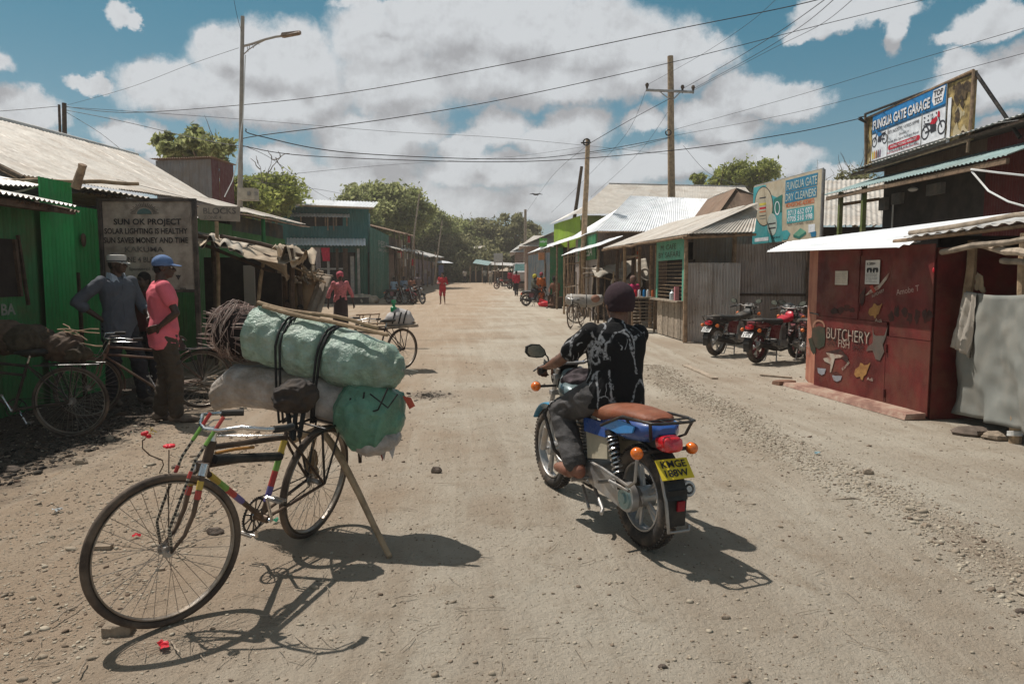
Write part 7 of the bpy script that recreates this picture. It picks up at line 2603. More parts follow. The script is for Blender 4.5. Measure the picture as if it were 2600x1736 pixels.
def tree(label, base, h, wd, crown_lo, m, K=40, n_each=215, lsize=.16, shape=1.0, clump=(.5, 1.1), bare=0.0, lean=0.0, name='tree', trunk=None):
 base = Vector(base)
 t_ = thing(name, label, 'tree', base)
 tr = MB()
 top = base + Vector((lean, 0, crown_lo + (h - crown_lo) * .45))
 rt = trunk or h * .022
 stick(tr, base, top, rt, 8, .25, 8, .5)
 cl = []
 tries = 0
 while len(cl) < K and tries < 4000:
  tries += 1
  u = rng.uniform(-1, 1, 3)
  if np.linalg.norm(u) > 1:
   continue
  if np.linalg.norm(u) < .35 and random.random() < .6:
   continue
  z = (u[2] + 1) / 2
  ww = wd / 2 * (.65 + .5 * math.sin(PI * min(1, z * shape + .1)))
  c = base + Vector((lean + u[0] * ww, u[1] * ww * .8, crown_lo + (h - crown_lo) * z))
  r = random.uniform(*clump) * (1.25 if random.random() < .3 else .72)
  if c.z + r * .8 > base.z + h:
   c.z = base.z + h - r * .8
  cl.append((tuple(c), r))
  if len(cl) % 2 == 0:
   st0 = base.lerp(top, random.uniform(.45, 1))
   stick(tr, st0, c, rt * .35, 5, .3, 5, .3)
 if bare:
  for i in range(int(bare)):
   c = Vector(cl[i % len(cl)][0])
   d = Vector((random.uniform(-1, 1), random.uniform(-1, 1), random.uniform(-.2, 1.3))).normalized() * random.uniform(.6, 1.4)
   stick(tr, c, c + d, rt * .12, 4, .2, 4, .3)
 mk('trunk', tr, m_bark, t_, world=True)
 leaves(cl, n_each, lsize, m, 'crown', t_)
 return t_
def gx(px, D_):
 p = P(px, 700, D_)
 return (p.x, D_, zt(0, D_))
tree('tree with bunched leaves sticking up behind the tin loft', gx(515, 30), P(510, 325, 30).z, 3.6, P(0, 425, 30).z, m_leaf2, K=26, n_each=230, lsize=.13, clump=(.22, .5), bare=6)
tree('dense green tree right of the street lamp pole', gx(690, 40), P(690, 440, 40).z, 3.9, P(0, 540, 40).z, m_leaf, K=34, n_each=290, lsize=.13, clump=(.5, .9), bare=20)
tree('lower green tree just behind the lamp post box', gx(615, 36), P(615, 450, 36).z, 2.8, P(0, 550, 36).z, m_leaf, K=22, n_each=350, lsize=.13, clump=(.4, .8))
tw_ = thing('bare_treetop', 'bare twiggy branches rising above the dense tree by the lamp', 'tree', gx(680, 38))
t = MB()
b0 = P(672, 470, 38)
stick(t, Vector(gx(672, 38)), b0, .08, 6, .2)
for (a, b) in (((672, 470), (655, 415)), ((672, 470), (690, 405)), ((690, 405), (735, 390)), ((680, 440), (712, 400)), ((672, 470), (640, 440)), ((660, 430), (636, 402)), ((690, 405), (680, 380)), ((700, 400), (720, 440)), ((655, 415), (650, 395)), ((712, 400), (706, 384))):
 stick(t, P(*a, 38), P(*b, 38), .03, 5, .12, 5, .4)
mk('branch', t, m_bark, tw_, world=True)
tree('big olive green tree filling the middle left behind the teal building', gx(965, 68), P(960, 462, 68).z - .6, 8.8, 4.4, m_leaf2, K=190, n_each=215, lsize=.20, clump=(.7, 1.4), shape=.9)
tree('olive tree with a rounded top left in the middle group', gx(905, 60), P(900, 480, 60).z - .4, 3.6, 3.0, m_leaf2, K=34, n_each=290, lsize=.18, clump=(.6, 1.1))
tree('second olive tree sloping down right of the big one', gx(1062, 88), P(1080, 505, 88).z - 1.2, 7.5, 4.0, m_leaf2, K=120, n_each=215, lsize=.20, clump=(.7, 1.3))
tree('shorter feathery tree right of the middle group', gx(1150, 96), P(1150, 550, 96).z - 1.1, 8, 1.2, m_leaf2, K=100, n_each=215, lsize=.22, clump=(.8, 1.5))
tree('dusty tree with dark bunches at the end of the road', gx(1215, 98), P(1210, 550, 98).z - 1.1, 7.5, 1.2, m_leafd, K=60, n_each=380, lsize=.24, clump=(.7, 1.4))
tree('tall dusty tree at the end of the road left of the small pole', gx(1305, 100), P(1295, 540, 100).z - 1.1, 9.0, 1.2, m_leafd, K=80, n_each=215, lsize=.24, clump=(.6, 1.3), bare=20)
tree('dusty tree right of the small pole above the far shops', gx(1352, 108), P(1340, 572, 108).z - 1.2, 6.5, 1.2, m_leafd, K=46, n_each=215, lsize=.24, clump=(.6, 1.2))
tree('low dark thicket tree behind the far shelter', gx(1180, 92), 5.2, 10, .2, m_leafd, K=60, n_each=380, lsize=.25, clump=(.8, 1.5))
tree('low dark tree behind the walking figure in red', gx(1120, 88), 6.0, 8, .2, m_leafd, K=60, n_each=380, lsize=.25, clump=(.8, 1.5))
tree('green tree with a rounded crown above the grey roofs', gx(1900, 60), P(1895, 415, 60).z, 4.0, P(0, 500, 60).z, m_leaf, K=34, n_each=290, lsize=.17, clump=(.5, 1.0))
tree('lower green tree left of the rounded one above the grey roofs', gx(1840, 62), P(1840, 440, 62).z, 3.2, P(0, 500, 62).z, m_leaf, K=22, n_each=380, lsize=.17, clump=(.5, .8))
tree('tiny treetop showing over the ridge of the grey roof', gx(1763, 64), P(1763, 452, 64).z, 1.2, P(0, 500, 64).z, m_leaf, K=8, n_each=250, lsize=.16, clump=(.3, .5))
tree('thin leaved thorny tree between the two signboards', gx(2165, 32), P(2165, 428, 32).z, 4.2, P(0, 560, 32).z, m_leafd, K=55, n_each=90, lsize=.085, clump=(.3, .6), bare=160)
# === poles, street lamp
def wood_pole(label, a, b, r, m=m_wood3, name='utility_pole', cat='pole'):
 p = thing(name, label, cat, (a[0], a[1], 0))
 t = MB()
 t.tube(wob(a, b, 8, .03, random.random() * 9), [r * (1 - .35 * i / 8) for i in range(9)], 12)
 mk('shaft', t, m, p, world=True)
 return p
lp = thing('street_lamp', 'tall grey street lamp pole with a curved lattice arm reaching right', 'street lamp', (-6.75, 18, 0))
top = P(616, 42, 18)
bot = Vector((P(599, 700, 18).x, 18, 0))
m_lp = mat('weathered_lamp_pole', (.34, .30, .26), .7, .1, dirt=.4)
t = MB()
t.tube([bot, bot.lerp(top, .55), bot.lerp(top, .56), top], [.085, .06, .052, .045], 12)
mk('shaft', t, m_lp, lp, world=True)
t = MB()
a0 = P(617, 118, 18)
pts = [P(x, y, 18) for x, y in ((617, 118), (640, 112), (672, 101), (700, 94), (716, 92))]
t.tube(pts, .028, 8)
mk('arm', t, m_lp, lp, world=True)
pts2 = [P(x, y, 18) for x, y in ((617, 140), (632, 126), (655, 111), (680, 99))]
t = MB()
t.tube(pts2, .014, 6)
for i in range(7):
 u = P(620 + i * 7, 118 - i * 2.0, 18)
 v = P(620 + i * 7 + (3 if i % 2 else -2), 137 - i * 4.6, 18)
 t.tube([u, v], .008, 5)
mk('lattice', t, m_lp, lp, world=True)
t = MB()
c = P(739, 87, 18)
M3 = Matrix.Rotation(R(-9), 3, 'Y')
t.hexa([c + M3 @ Vector(v) for v in ((-.24, -.09, -.03), (.22, -.09, -.02), (.22, .09, -.02), (-.24, .09, -.03), (-.20, -.07, .045), (.24, -.06, .03), (.24, .06, .03), (-.20, .07, .045))])
mk('lamp_head', t, mat('brown_lamp_head', (.22, .15, .11), .5, dirt=.4), lp, world=True)
t = MB()
t.hexa([c + M3 @ Vector(v) for v in ((-.20, -.07, -.045), (.19, -.07, -.036), (.19, .07, -.036), (-.20, .07, -.045), (-.20, -.07, -.031), (.19, -.07, -.024), (.19, .07, -.024), (-.20, .07, -.031))])
mk('lamp_glass', t, m_wood, lp, world=True)
bx(lp, (P(604, 0, 18).x, 17.6, P(0, 507, 17.6).z), (P(644, 0, 18).x, 17.95, P(0, 477, 17.6).z), mat('cream_box', (.42, .36, .28), .7, dirt=.3), 'control_box')
for x_ in (612, 632):
 bx(lp, (P(x_, 0, 17.58).x, 17.57, P(0, 497, 17.6).z), (P(x_ + 7, 0, 17.58).x, 17.6, P(0, 487, 17.6).z), mat('dim_label', (.22, .20, .18), .7), 'box_vent')
t = MB()
t.tube([P(623, 140, 17.95), P(617, 300, 17.9), P(612, 330, 17.9), P(605, 400, 17.9), P(590, 460, 17.8), P(570, 500, 17.6)], .012, 5)
mk('loose_cable', t, m_white, lp, world=True)
wood_pole('dark straight pole rising behind the pale roof ridge', (P(164, 700, 24).x, 24, 0), P(163, 262, 24), .10, m_dwood)
wood_pole('thin dark pole leaning beside the straight one', (P(158, 700, 24.2).x, 24.2, 0), P(150, 266, 24.2), .06, m_dwood)
pp = wood_pole('tall wooden power pole with a crossarm and three insulators', (P(1709, 700, 33).x, 33, 0), P(1702, 143, 33), .20)
t = MB()
t.tube([P(1640, 229, 32.8), P(1762, 234, 32.8)], .06, 8)
mk('crossarm', t, m_steel, pp, world=True)
t = MB()
t.tube([P(1674, 232, 32.8), P(1702, 254, 32.85)], .025, 6)
t.tube([P(1727, 235, 32.8), P(1708, 254, 32.85)], .025, 6)
mk('brace', t, m_steel, pp, world=True)
for (px, py) in ((1643, 216), (1733, 221), (1760, 222)):
 t = MB()
 p = P(px, py, 32.8)
 t.tube([p - up * .28, p - up * .1, p, p + up * .08], [.02, .05, .09, .05], 10)
 mk('insulator', t, m_dwood, pp, world=True)
t = MB()
t.ring(P(1706, 347, 32.8), .24, .05, axis=(0, 0, 1), n=16, m=6)
t.ring(P(1697, 337, 32.7), .12, .03, axis=(0, 1, 0), n=12, m=5)
mk('cable_clamp', t, m_blk, pp, world=True)
p2 = wood_pole('round wooden pole in front of the silver roofed house', (P(1475, 700, 28).x, 28, 0), P(1493, 355, 28), .13)
t = MB()
t.ring(P(1489, 361, 27.8), .12, .03, axis=(.3, 1, 0), n=12, m=5)
t.tube([P(1475, 363, 27.9), P(1500, 362, 27.9)], .03, 6)
mk('cable_clamp', t, m_blk, p2, world=True)
p3 = wood_pole('leaning pole with small climbing pegs above the lime house', (P(1430, 700, 46).x, 46, 0), P(1477, 423, 46), .15, m_dwood)
wood_pole('slim pole far down the road before the trees', (P(1334, 700, 62).x, 62, 0), P(1334, 532, 62), .16, m_wood2)
wood_pole('thin whitish pole leaning right above the stalls, the nearer of two', (P(1030, 700, 58).x, 58, 0), P(1065, 492, 58), .08, m_wood2)
wood_pole('thin whitish pole leaning right above the stalls, the farther of two', (P(1098, 700, 72).x, 72, 0), P(1123, 560, 72), .08, m_wood2)
ant = wood_pole('thin bent aerial rod above the grey roofs', (P(1828, 478, 42).x, 42, P(0, 478, 42).z), P(1840, 418, 42), .03, m_dwood, 'aerial', 'aerial')
def wire(label, pts, r=.018, D0=20.0, D1=30.0, n=16):
 """cable hanging through the given places; straight pieces smoothed"""
 k = len(pts)
 P3 = []
 for i, q in enumerate(pts):
  D_ = q[2] if len(q) > 2 else D0 + (D1 - D0) * i / (k - 1)
  P3.append(P(q[0], q[1], D_))
 out = []
 for i in range(k - 1):
  p0 = P3[max(0, i - 1)]
  p1, p2, p3 = P3[i], P3[i + 1], P3[min(k - 1, i + 2)]
  for j in range(n):
   t = j / n
   out.append(0.5 * ((2 * p1) + (p2 - p0) * t + (2 * p0 - 5 * p1 + 4 * p2 - p3) * t * t + (3 * p1 - p0 - 3 * p2 + p3) * t ** 3))
 out.append(P3[-1])
 t = MB()
 t.tube(out, r * .62, 5)
 o = single('power_cable', t, m_black, label, 'cable')
 return o
wire('long cable from the left poles sagging under the clouds and rising to the top right', [(160, 270, 24), (320, 286, 23), (600, 268, 21), (900, 233, 19.5), (1300, 160, 18), (1700, 78, 16.5), (2000, 18, 15.5), (2150, -20, 15)], .016)
wire('cable from the lamp pole rising past the crossarm pole to the top right corner', [(616, 358, 18), (655, 345, 18.2), (1000, 300, 20), (1300, 248, 22), (1700, 160, 24), (2100, 60, 25), (2380, -8, 25)], .018)
wire('cable from the left poles down to the lamp post', [(168, 280, 24), (300, 306, 23), (500, 352, 20), (612, 372, 18)], .016)
wire('sagging cable from the lamp post to the crossarm pole, the upper', [(624, 328, 18), (660, 346, 19), (900, 389, 22), (1300, 404, 27), (1500, 386, 30), (1706, 348, 33)], .022)
wire('sagging cable from the lamp post to the garage sign, the lower', [(612, 370, 18), (800, 397, 19), (1300, 411, 20), (1700, 383, 19), (2000, 340, 18.4), (2180, 302, 17.9)], .017)
wire('faint cable from the left poles to the right row of shops', [(168, 272, 24), (600, 302, 28), (1000, 335, 31), (1300, 352, 34), (1700, 392, 38)], .012)
wire('guy wire from the left poles down to the roof', [(168, 285, 24), (250, 335, 23.2), (310, 382, 22.5)], .014)
wire('cable from the left edge to the left poles', [(-60, 287, 22), (60, 278, 23), (150, 270, 24)], .014)
wire('cable fanning up from the crossarm to the top edge, the lowest', [(1733, 226, 32.8), (1850, 160, 28), (1980, 80, 22), (2110, -12, 16)], .016)
wire('cable fanning up from the crossarm to the top edge, the middle one', [(1760, 226, 32.8), (1900, 150, 27), (2030, 70, 21), (2130, -12, 16)], .014)
wire('cable fanning up from the crossarm to the top edge, the outermost', [(1760, 230, 32.8), (1950, 130, 27), (2080, 65, 21), (2180, -14, 16)], .012)
wire('thin cable from the left end of the crossarm up to the sky', [(1643, 216, 32.8), (1780, 140, 28), (1900, 60, 24), (1980, -10, 20)], .010)
wire('cable from the round pole up to the crossarm pole', [(1496, 365, 28), (1600, 305, 30), (1702, 250, 32.8)], .018)
wire('cable from the round pole to the middle of the crossarm pole', [(1493, 391, 28), (1600, 375, 30), (1702, 350, 32.9)], .016)
wire('thin cable from the crossarm down to the far poles', [(1643, 222, 32.8), (1590, 340, 38), (1490, 450, 48), (1400, 540, 60)], .012)
wire('thin cable from the crossarm pole down behind the roofs', [(1702, 275, 33), (1620, 390, 37), (1500, 500, 44)], .010)
wire('thin cable from the round pole sloping to the distant pole', [(1490, 370, 28), (1400, 450, 42), (1336, 540, 61)], .012)
wire('distant cable across the cloud from the crossarm pole to the upper right', [(1710, 330, 33), (2000, 250, 28), (2300, 160, 23), (2640, 60, 18)], .012)
wire('second distant cable above the garage sign', [(1710, 345, 33), (2000, 290, 29), (2300, 215, 24), (2640, 125, 18)], .012)
wire('cable running low over the stalls on the left', [(612, 460, 18), (760, 440, 24), (1000, 418, 32), (1300, 398, 40), (1490, 372, 28)], .010)
wire('low cable in front of the middle trees', [(600, 456, 18.2), (900, 500, 40), (1150, 577, 58), (1330, 580, 62)], .012)
wire('fine wire from the lamp top up to the top edge', [(616, 90, 18), (603, 45, 17.8), (590, -20, 17.5)], .008)
wire('fine wire from the left poles up to the lamp arm', [(168, 268, 24), (330, 222, 22), (480, 165, 20), (606, 122, 18)], .008)
wire('wire falling from the lamp pole to the teal roof', [(625, 372, 18), (700, 410, 24), (800, 485, 34), (850, 512, 46)], .012)
wire('white cable from the far trees to the grey roof behind the sign', [(1735, 370, 33), (1800, 440, 30), (1900, 475, 26)], .014)
tr_ = MB()
bp_ = P(1361, 494, 55)
tr_.ell(bp_, (.22, .1, .07), 10, 6)
tr_.tube([bp_ + Vector((-.05, 0, 0)), bp_ + Vector((.25, 0, .05)), bp_ + Vector((.5, 0, .0))], [.05, .04, .01], 6)
tr_.tube([bp_ + Vector((.05, 0, 0)), bp_ + Vector((-.25, 0, .06)), bp_ + Vector((-.5, 0, .02))], [.05, .04, .01], 6)
single('bird', tr_, m_black, 'small dark bird gliding over the end of the road', 'bird')
# === main motorcycle and rider
m_blu = mat('royal_blue_plastic', (.014, .075, .30), .3, coat=.5, dirt=.35, dcol=(.16, .13, .11), bump=0)
m_lea = mat('worn_brown_leather', (.20, .062, .030), .55, 0, .3, vs=7, dirt=.4, dcol=(.28, .15, .09), ds=4, bump=.25, bs=60)
m_lblue = mat('sky_blue_plastic', (.04, .25, .42), .3, coat=.4, dirt=.3, bump=0)
m_teals = mat('scuffed_teal_cover', (.22, .36, .38), .35, .5, dirt=.4, bump=.1)
MR, MFr = G(1634, 1384), G(1400, 1231)
mr_loc = Vector((MR.x, MR.y, 0))
mdir = Vector((MFr.x - MR.x, MFr.y - MR.y, 0)).normalized()
MROT = math.atan2(-mdir.x, mdir.y)
print('moto base', (MFr - MR).length, MROT)
bike = moto('motorcycle', 'blue motorcycle with a brown leather seat and yellow plate being ridden up the road', body=m_blu, tail=m_blu, seat=m_lea, accent=m_teals,
   loc=mr_loc, rotz=MROT, fender=m_lblue, tank=mat('grey_teal_tank', (.13, .18, .19), .28, .2, dirt=.4, coat=.4, bump=0), stand_=False)
t = MB()
t.ell((.02, .90, .845), (.12, .12, .045), 16, 10)
t.ell((.06, .97, .87), (.11, .06, .045), 14, 8)
remesh('tank_cloth', t, mat('dark_striped_cloth', (.06, .045, .05), .85, 0, .5, vs=20), .010, bike, folds=.012, fscale=9)
t = MB()
t.tube([(-.12, 1.00, .955), (.20, .98, .965)], .006, 6)
mk('blue_cord', t, m_blu, bike)
def rider_mat():
 m = bpy.data.materials.new('black_shirt_white_branch_print')
 m.use_nodes = True
 t = NT(m.node_tree)
 b = m.node_tree.nodes['Principled BSDF']
 b.inputs['Roughness'].default_value = .85
 b.inputs['Specular IOR Level'].default_value = .15
 c = t.new('ShaderNodeTexCoord').outputs['Object']
 wv = t.vm('MULTIPLY_ADD', t.noise(c, 6, 3, .5, out=1), (.10, .10, .10), c)
 wv = t.vm('MULTIPLY', wv, (1.0, 1.0, .34))
 v = t.new('ShaderNodeTexVoronoi', {'Vector': wv, 'Scale': 7.5}, feature='DISTANCE_TO_EDGE')
 line = t.ramp(v.outputs[0], .060, .025)
 msk = t.ramp(t.noise(c, 7.5, 3), .42, .49)
 n2_ = t.noise(c, 55, 3)
 line = t.math('MULTIPLY', t.math('MULTIPLY', line, msk), t.ramp(n2_, .35, .55))
 v2 = t.new('ShaderNodeTexVoronoi', {'Vector': t.vm('MULTIPLY', wv, (1.3, 1.3, 1.0)), 'Scale': 16}, feature='DISTANCE_TO_EDGE')
 l2 = t.math('MULTIPLY', t.ramp(v2.outputs[0], .05, .02), t.ramp(t.noise(c, 8, 3), .58, .64))
 f = t.math('MULTIPLY', t.math('MAXIMUM', line, l2), .9)
 col = t.mix(f, (.012, .012, .013), (.34, .34, .35))
 t.l.new(col, b.inputs['Base Color'])
 bn = t.new('ShaderNodeBump', {'Strength': .3, 'Distance': .01, 'Height': t.noise(c, 60, 3)})
 t.l.new(bn.outputs[0], b.inputs['Normal'])
 return m
m_shirt = rider_mat()
m_denim = mat('dark_grey_jeans', (.070, .066, .066), .8, 0, .35, vs=9, dirt=.25, dcol=(.16, .14, .13), bump=.3, bs=120)
rd = thing('person', 'rider in a black shirt with white branching print and a dark knit cap', 'person', mr_loc, MROT)
J = dict(k=1.0, yaw=R(-4), pitch=R(2), pelvis=Vector((.03, .43, .825)), waist=Vector((.045, .445, .955)), chest=Vector((.06, .47, 1.10)), neck=Vector((.085, .50, 1.255)), head=Vector((.105, .52, 1.38)),
         shL=Vector((-.105, .49, 1.20)), shR=Vector((.225, .47, 1.18)), elL=Vector((-.255, .63, 1.02)), elR=Vector((.265, .66, .99)),
         wrL=Vector((-.255, .80, .965)), wrR=Vector((.255, .80, .965)), hipL=Vector((-.09, .45, .81)), hipR=Vector((.11, .45, .81)),
         knL=Vector((-.175, .76, .67)), knR=Vector((.20, .78, .67)), anL=Vector((-.20, .50, .375)), anR=Vector((.20, .50, .375)),
         toL=Vector((-.225, .66, .315)), toR=Vector((.225, .66, .315)))
person(rd, J, voxel=.0065, skin=m_skin2, shirt=m_shirt, sleeve='short', slf=.62, trousers=m_denim, shoes=mat('brown_shoe', (.20, .07, .045), .5, dirt=.3), hair=False, folds=.008,
       hcurl=(1.05, 1.05), hdirL=Vector((-.05, .75, -.15)), hnL=Vector((.1, .1, -1)), hdirR=Vector((.05, .75, -.15)), hnR=Vector((-.1, .1, -1)), shirt_hem=-.10, loose=.012)
t = MB()
hc = J['head']
t.ell(hc + Vector((0, -.018, .035)), (.094, .112, .108), 24, 16)
t.ell(hc + Vector((0, -.035, .0)), (.088, .088, .085), 20, 12)
remesh('knit_cap', t, mat('plum_knit', (.045, .026, .032), .95, 0, .2, bump=.6, bs=220), .006, rd, sm=2, folds=.0012, fscale=60, cut=lambda p: p.z < hc.z - .045 or p.y > hc.y + .075)
# === loaded bicycle
BR_ = Vector((-1.223, 4.245, 0))
bd = Vector((-.307, -.952, 0)).normalized()
BROT = math.atan2(-bd.x, bd.y)
by = bicycle('loaded_bicycle', 'old bicycle with rainbow taped tubes carrying two long sacks', BR_, BROT, steer=R(-28), bands=True, seat=False, fm=mat('rusty_frame_paint', (.060, .040, .030), .5, .3, dirt=.5, dcol=(.22, .15, .10)))
by.rotation_euler = (0, R(-9.5), BROT)
fl = thing('wire_flower', 'red flower on a straight wire standing up from the front axle', 'decoration', (0, 0, 0))
c0 = P(427, 1392, 3.15)
t = MB()
t.tube([c0, P(429, 1142, 3.16)], .0028, 6)
mk('stem', t, m_dwood, fl, world=True)
t = MB()
c1 = P(430, 1133, 3.16)
for i in range(7):
 a = 2 * PI * i / 7
 d = Vector((math.cos(a), math.sin(a), .15))
 t.ell(c1 + d * .014, (.013, .013, .008), 8, 6)
mk('petals', t, m_redp, fl, world=True)
fl2 = thing('wire_flower', 'red flower with yellow ribbon on a curling wire left of the straight one', 'decoration', (0, 0, 0))
t = MB()
t.tube([P(405, 1200, 3.3), P(415, 1180, 3.3), P(412, 1168, 3.3), P(380, 1155, 3.25), P(362, 1138, 3.2), P(362, 1118, 3.2), P(370, 1112, 3.2)], .0028, 6)
mk('stem', t, m_dwood, fl2, world=True)
t = MB()
for i in range(6):
 a = 2 * PI * i / 6
 t.ell(P(371, 1108, 3.2) + Vector((math.cos(a) * .012, math.sin(a) * .012, .004 * i)), (.012, .012, .008), 8, 6)
mk('petals', t, m_redp, fl2, world=True)
t = MB()
for i in range(5):
 q = P(376 + i * 3, 1100 - i * 2, 3.2)
 t.tube([q, q + Vector((random.uniform(-.02, .03), 0, random.uniform(-.01, .02)))], .002, 5)
mk('ribbon', t, MATS['yellow_tape'], fl2, world=True)
# --- load
m_mint = mat('mint_woven_sack', (.25, .37, .29), .34, 0, .28, vs=9, dirt=.55, dcol=(.15, .18, .11), ds=5, spec=.6, bump=1.0, bs=30, streak=.55, scol=(.46, .50, .46))
m_gsack = mat('dirty_white_sack', (.42, .385, .36), .5, 0, .3, vs=7, dirt=.8, dcol=(.22, .16, .11), ds=2.6, spec=.4, bump=.9, bs=24)
m_rubb = mat('rubber_strap', (.016, .015, .015), .6, bump=.1)
def sack(name, label, axis, radii, m, cat='sack', seed=0, wr=.012, n=72, sec=60, flat=1.0, tail=None, mouth=False, loc=None, pinch=()):
 """long soft sack: axis points with radii, wrinkled"""
 A = [Vector(a) for a in axis]
 cum = [0]
 for i in range(1, len(A)):
  cum.append(cum[-1] + (A[i] - A[i - 1]).length)
 L = cum[-1]
 t = MB()
 rings = []
 d = (A[-1] - A[0]).normalized()
 x = Vector((0, 0, 1))
 x = (x - d * x.dot(d)).normalized()
 y_ = d.cross(x)
 vs = []
 for i in range(sec + 1):
  u = L * i / sec
  j = 0
  while j < len(A) - 2 and cum[j + 1] < u:
   j += 1
  f = (u - cum[j]) / (cum[j + 1] - cum[j])
  f2 = f
  c = A[j].lerp(A[j + 1], f)
  r = radii[j] + (radii[j + 1] - radii[j]) * (f * f * (3 - 2 * f))
  for pc_ in pinch:
   r *= 1 - .10 * math.exp(-((u / L - pc_) / .022) ** 2)
  for k in range(n):
   a = 2 * PI * k / n
   p = Vector((math.cos(a) * 1.3, math.sin(a) * 1.3, u * 3.0 + seed))
   h = noise.noise(p * 1.1) * .09 + noise.noise(p * 2.6) * .05
   h += .045 * (1 - 2.5 * abs(noise.noise(Vector((p.x * 1.6, p.y * 1.6, p.z * 3.5)))))
   cr = noise.noise(Vector((math.cos(a) * 5, math.sin(a) * 5, u * 14 + seed)))
   h += .03 * cr
   e = min(1, (L - u) / (L * .18))
   h += .06 * (1 - e) * math.sin(a * 9 + noise.noise(Vector((u * 6, seed, 0))) * 3)
   vs.append(c + (x * math.cos(a) + y_ * math.sin(a) * flat) * (r * (1 + h)))
 fs = []
 for i in range(sec):
  for k in range(n):
   k2 = (k + 1) % n
   fs.append((i * n + k, i * n + k2, (i + 1) * n + k2, (i + 1) * n + k))
 if not mouth:
  fs.append(tuple(range(n - 1, -1, -1)))
 fs.append(tuple(range(sec * n, sec * n + n)))
 t.add(vs, fs)
 root = thing(name, label, cat, loc or A[0])
 o = mk('sack_body', t, m, root, world=True, smooth='all')
 return root
def LP(px, py, k=0.0):
 """point on the load, depth falling from 4.55 at the left end to 4.30 at the right"""
 D_ = 4.56 - (px - 540) / (985 - 540) * .26 + k
 return P(px, py, D_)
us = sack('mint_sack', 'upper mint green woven sack strapped across the bicycle with firewood in its mouth', [LP(652, 846), LP(690, 856), LP(800, 888), LP(900, 915), LP(975, 934), LP(1010, 945), LP(1026, 950)],
          [.172, .178, .178, .172, .150, .095, .02], m_mint, seed=3, mouth=True, sec=100, wr=.02, pinch=(.235, .26, .50, .525))
t = MB()
e0 = LP(1026, 942)
for i in range(5):
 t.tube([e0, e0 + Vector((.02, -.01, -.012 + i * .006)), e0 + Vector((.045 + .01 * i, -.02, -.03 + i * .008))], [.012, .005, .002], 6)
t.ring(e0 - Vector((.01, 0, 0)), .018, .006, axis=(1, 0, -.2), n=14, m=6)
mk('tied_end', t, mat('grey_twine', (.35, .33, .28), .8), us, world=True)
t = MB()
for i in range(8):
 q = LP(655 + i * 4, 776 + i * 1.5, -.10)
 t.tube([q, q + Vector((.02, 0, -.05)), q + Vector((.045, -.01, -.09 + .02 * (i % 3)))], .004, 5)
mk('mouth_lacing', t, m_mint, us, world=True)
tws = thing('brushwood_bundle', 'round bundle of thin purple brown brushwood stuffed in the mouth of the mint sack', 'brushwood', LP(600, 850))
m_tw = mat('purple_twig', (.25, .17, .145), .8, 0, .3, rnd=0, bump=0)
m_tw2 = mat('pale_twig', (.46, .36, .31), .8, 0, .3, bump=0)
cen = LP(592, 838)
axd = (LP(690, 856) - LP(560, 828)).normalized()
ux = Vector((0, 0, 1))
ux = (ux - axd * ux.dot(axd)).normalized()
uy = axd.cross(ux)
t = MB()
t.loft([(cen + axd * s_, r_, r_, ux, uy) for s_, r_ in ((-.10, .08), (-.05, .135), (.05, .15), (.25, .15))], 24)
mk('dark_core', t, mat('core_shade_black', (.015, .010, .010), .95), tws, world=True)  # black filler stands in for the shade deep between the twigs
for b_i, (mm, cnt) in enumerate(((m_tw, 230), (m_tw2, 160))):
 for half in range(cnt):
  t = MB()
  a = random.uniform(0, 2 * PI)
  rr = random.uniform(.135, .192)
  kind = random.random()
  pts = []
  if kind < .62:           # hoops round the bundle
   s0 = random.uniform(-.10, .13)
   sp = random.uniform(.6, 2.2)
   dr = random.uniform(-.08, .12)
   for q in range(9):
    f = q / 8
    aa = a + sp * f
    ss = s0 + dr * f + .02 * math.sin(f * 5 + a)
    r2 = rr * (1 - .9 * max(0, -ss - .02) * 4) * random.uniform(.97, 1.03)
    pts.append(cen + axd * ss + ux * math.cos(aa) * r2 + uy * math.sin(aa) * r2)
  else:                    # ends sticking out
   s0 = .16
   for q in range(6):
    f = q / 5
    ss = s0 - f * random.uniform(.26, .34)
    r2 = rr * (.9 - .25 * f) + .02 * math.sin(f * 6 + a)
    aa = a + .3 * f
    pts.append(cen + axd * ss + ux * math.cos(aa) * r2 + uy * math.sin(aa) * r2)
  mid = (pts[len(pts) // 2] - cen).normalized()
  if mid.y < -.45 and -.75 < mid.z < .45 and random.random() < .72:
   continue
  t.tube(pts, [random.uniform(.0016, .0032) * (1 - .4 * i / len(pts)) for i in range(len(pts))], 5)
  mk('twig', t, mm, tws, world=True)
for (k, a, b, lb) in ((-.09, (668, 778), (985, 850), 'front one of two peeled poles tied along the top of the mint sack'), (.0, (655, 768), (960, 832), 'rear one of two peeled poles tied along the top of the mint sack')):
 t = MB()
 stick(t, LP(*a, k), LP(*b, k), .0145, 9, .03, 9, .8)
 single('pole', t, m_wood3, lb, 'pole')
ls = sack('grey_sack', 'lower dirty white sack lying across the bicycle carrier', [LP(540, 1000), LP(556, 1002), LP(600, 975), LP(700, 985), LP(800, 1005), LP(880, 1032), LP(905, 1040)],
          [.02, .10, .130, .135, .140, .135, .11], m_gsack, seed=11)
gs2 = sack('green_sack_end', 'bulging green sack end with torn base hanging at the right of the lower sack', [LP(872, 1022, -.02), LP(890, 1032, -.02), LP(940, 1056, -.02), LP(990, 1070, -.02), LP(1018, 1078, -.02)],
           [.12, .18, .215, .185, .06], mat('deep_mint_sack', (.10, .25, .17), .38, 0, .2, vs=6, dirt=.45, dcol=(.10, .13, .08), ds=4, spec=.6, bump=.9, bs=22), seed=17, sec=60)
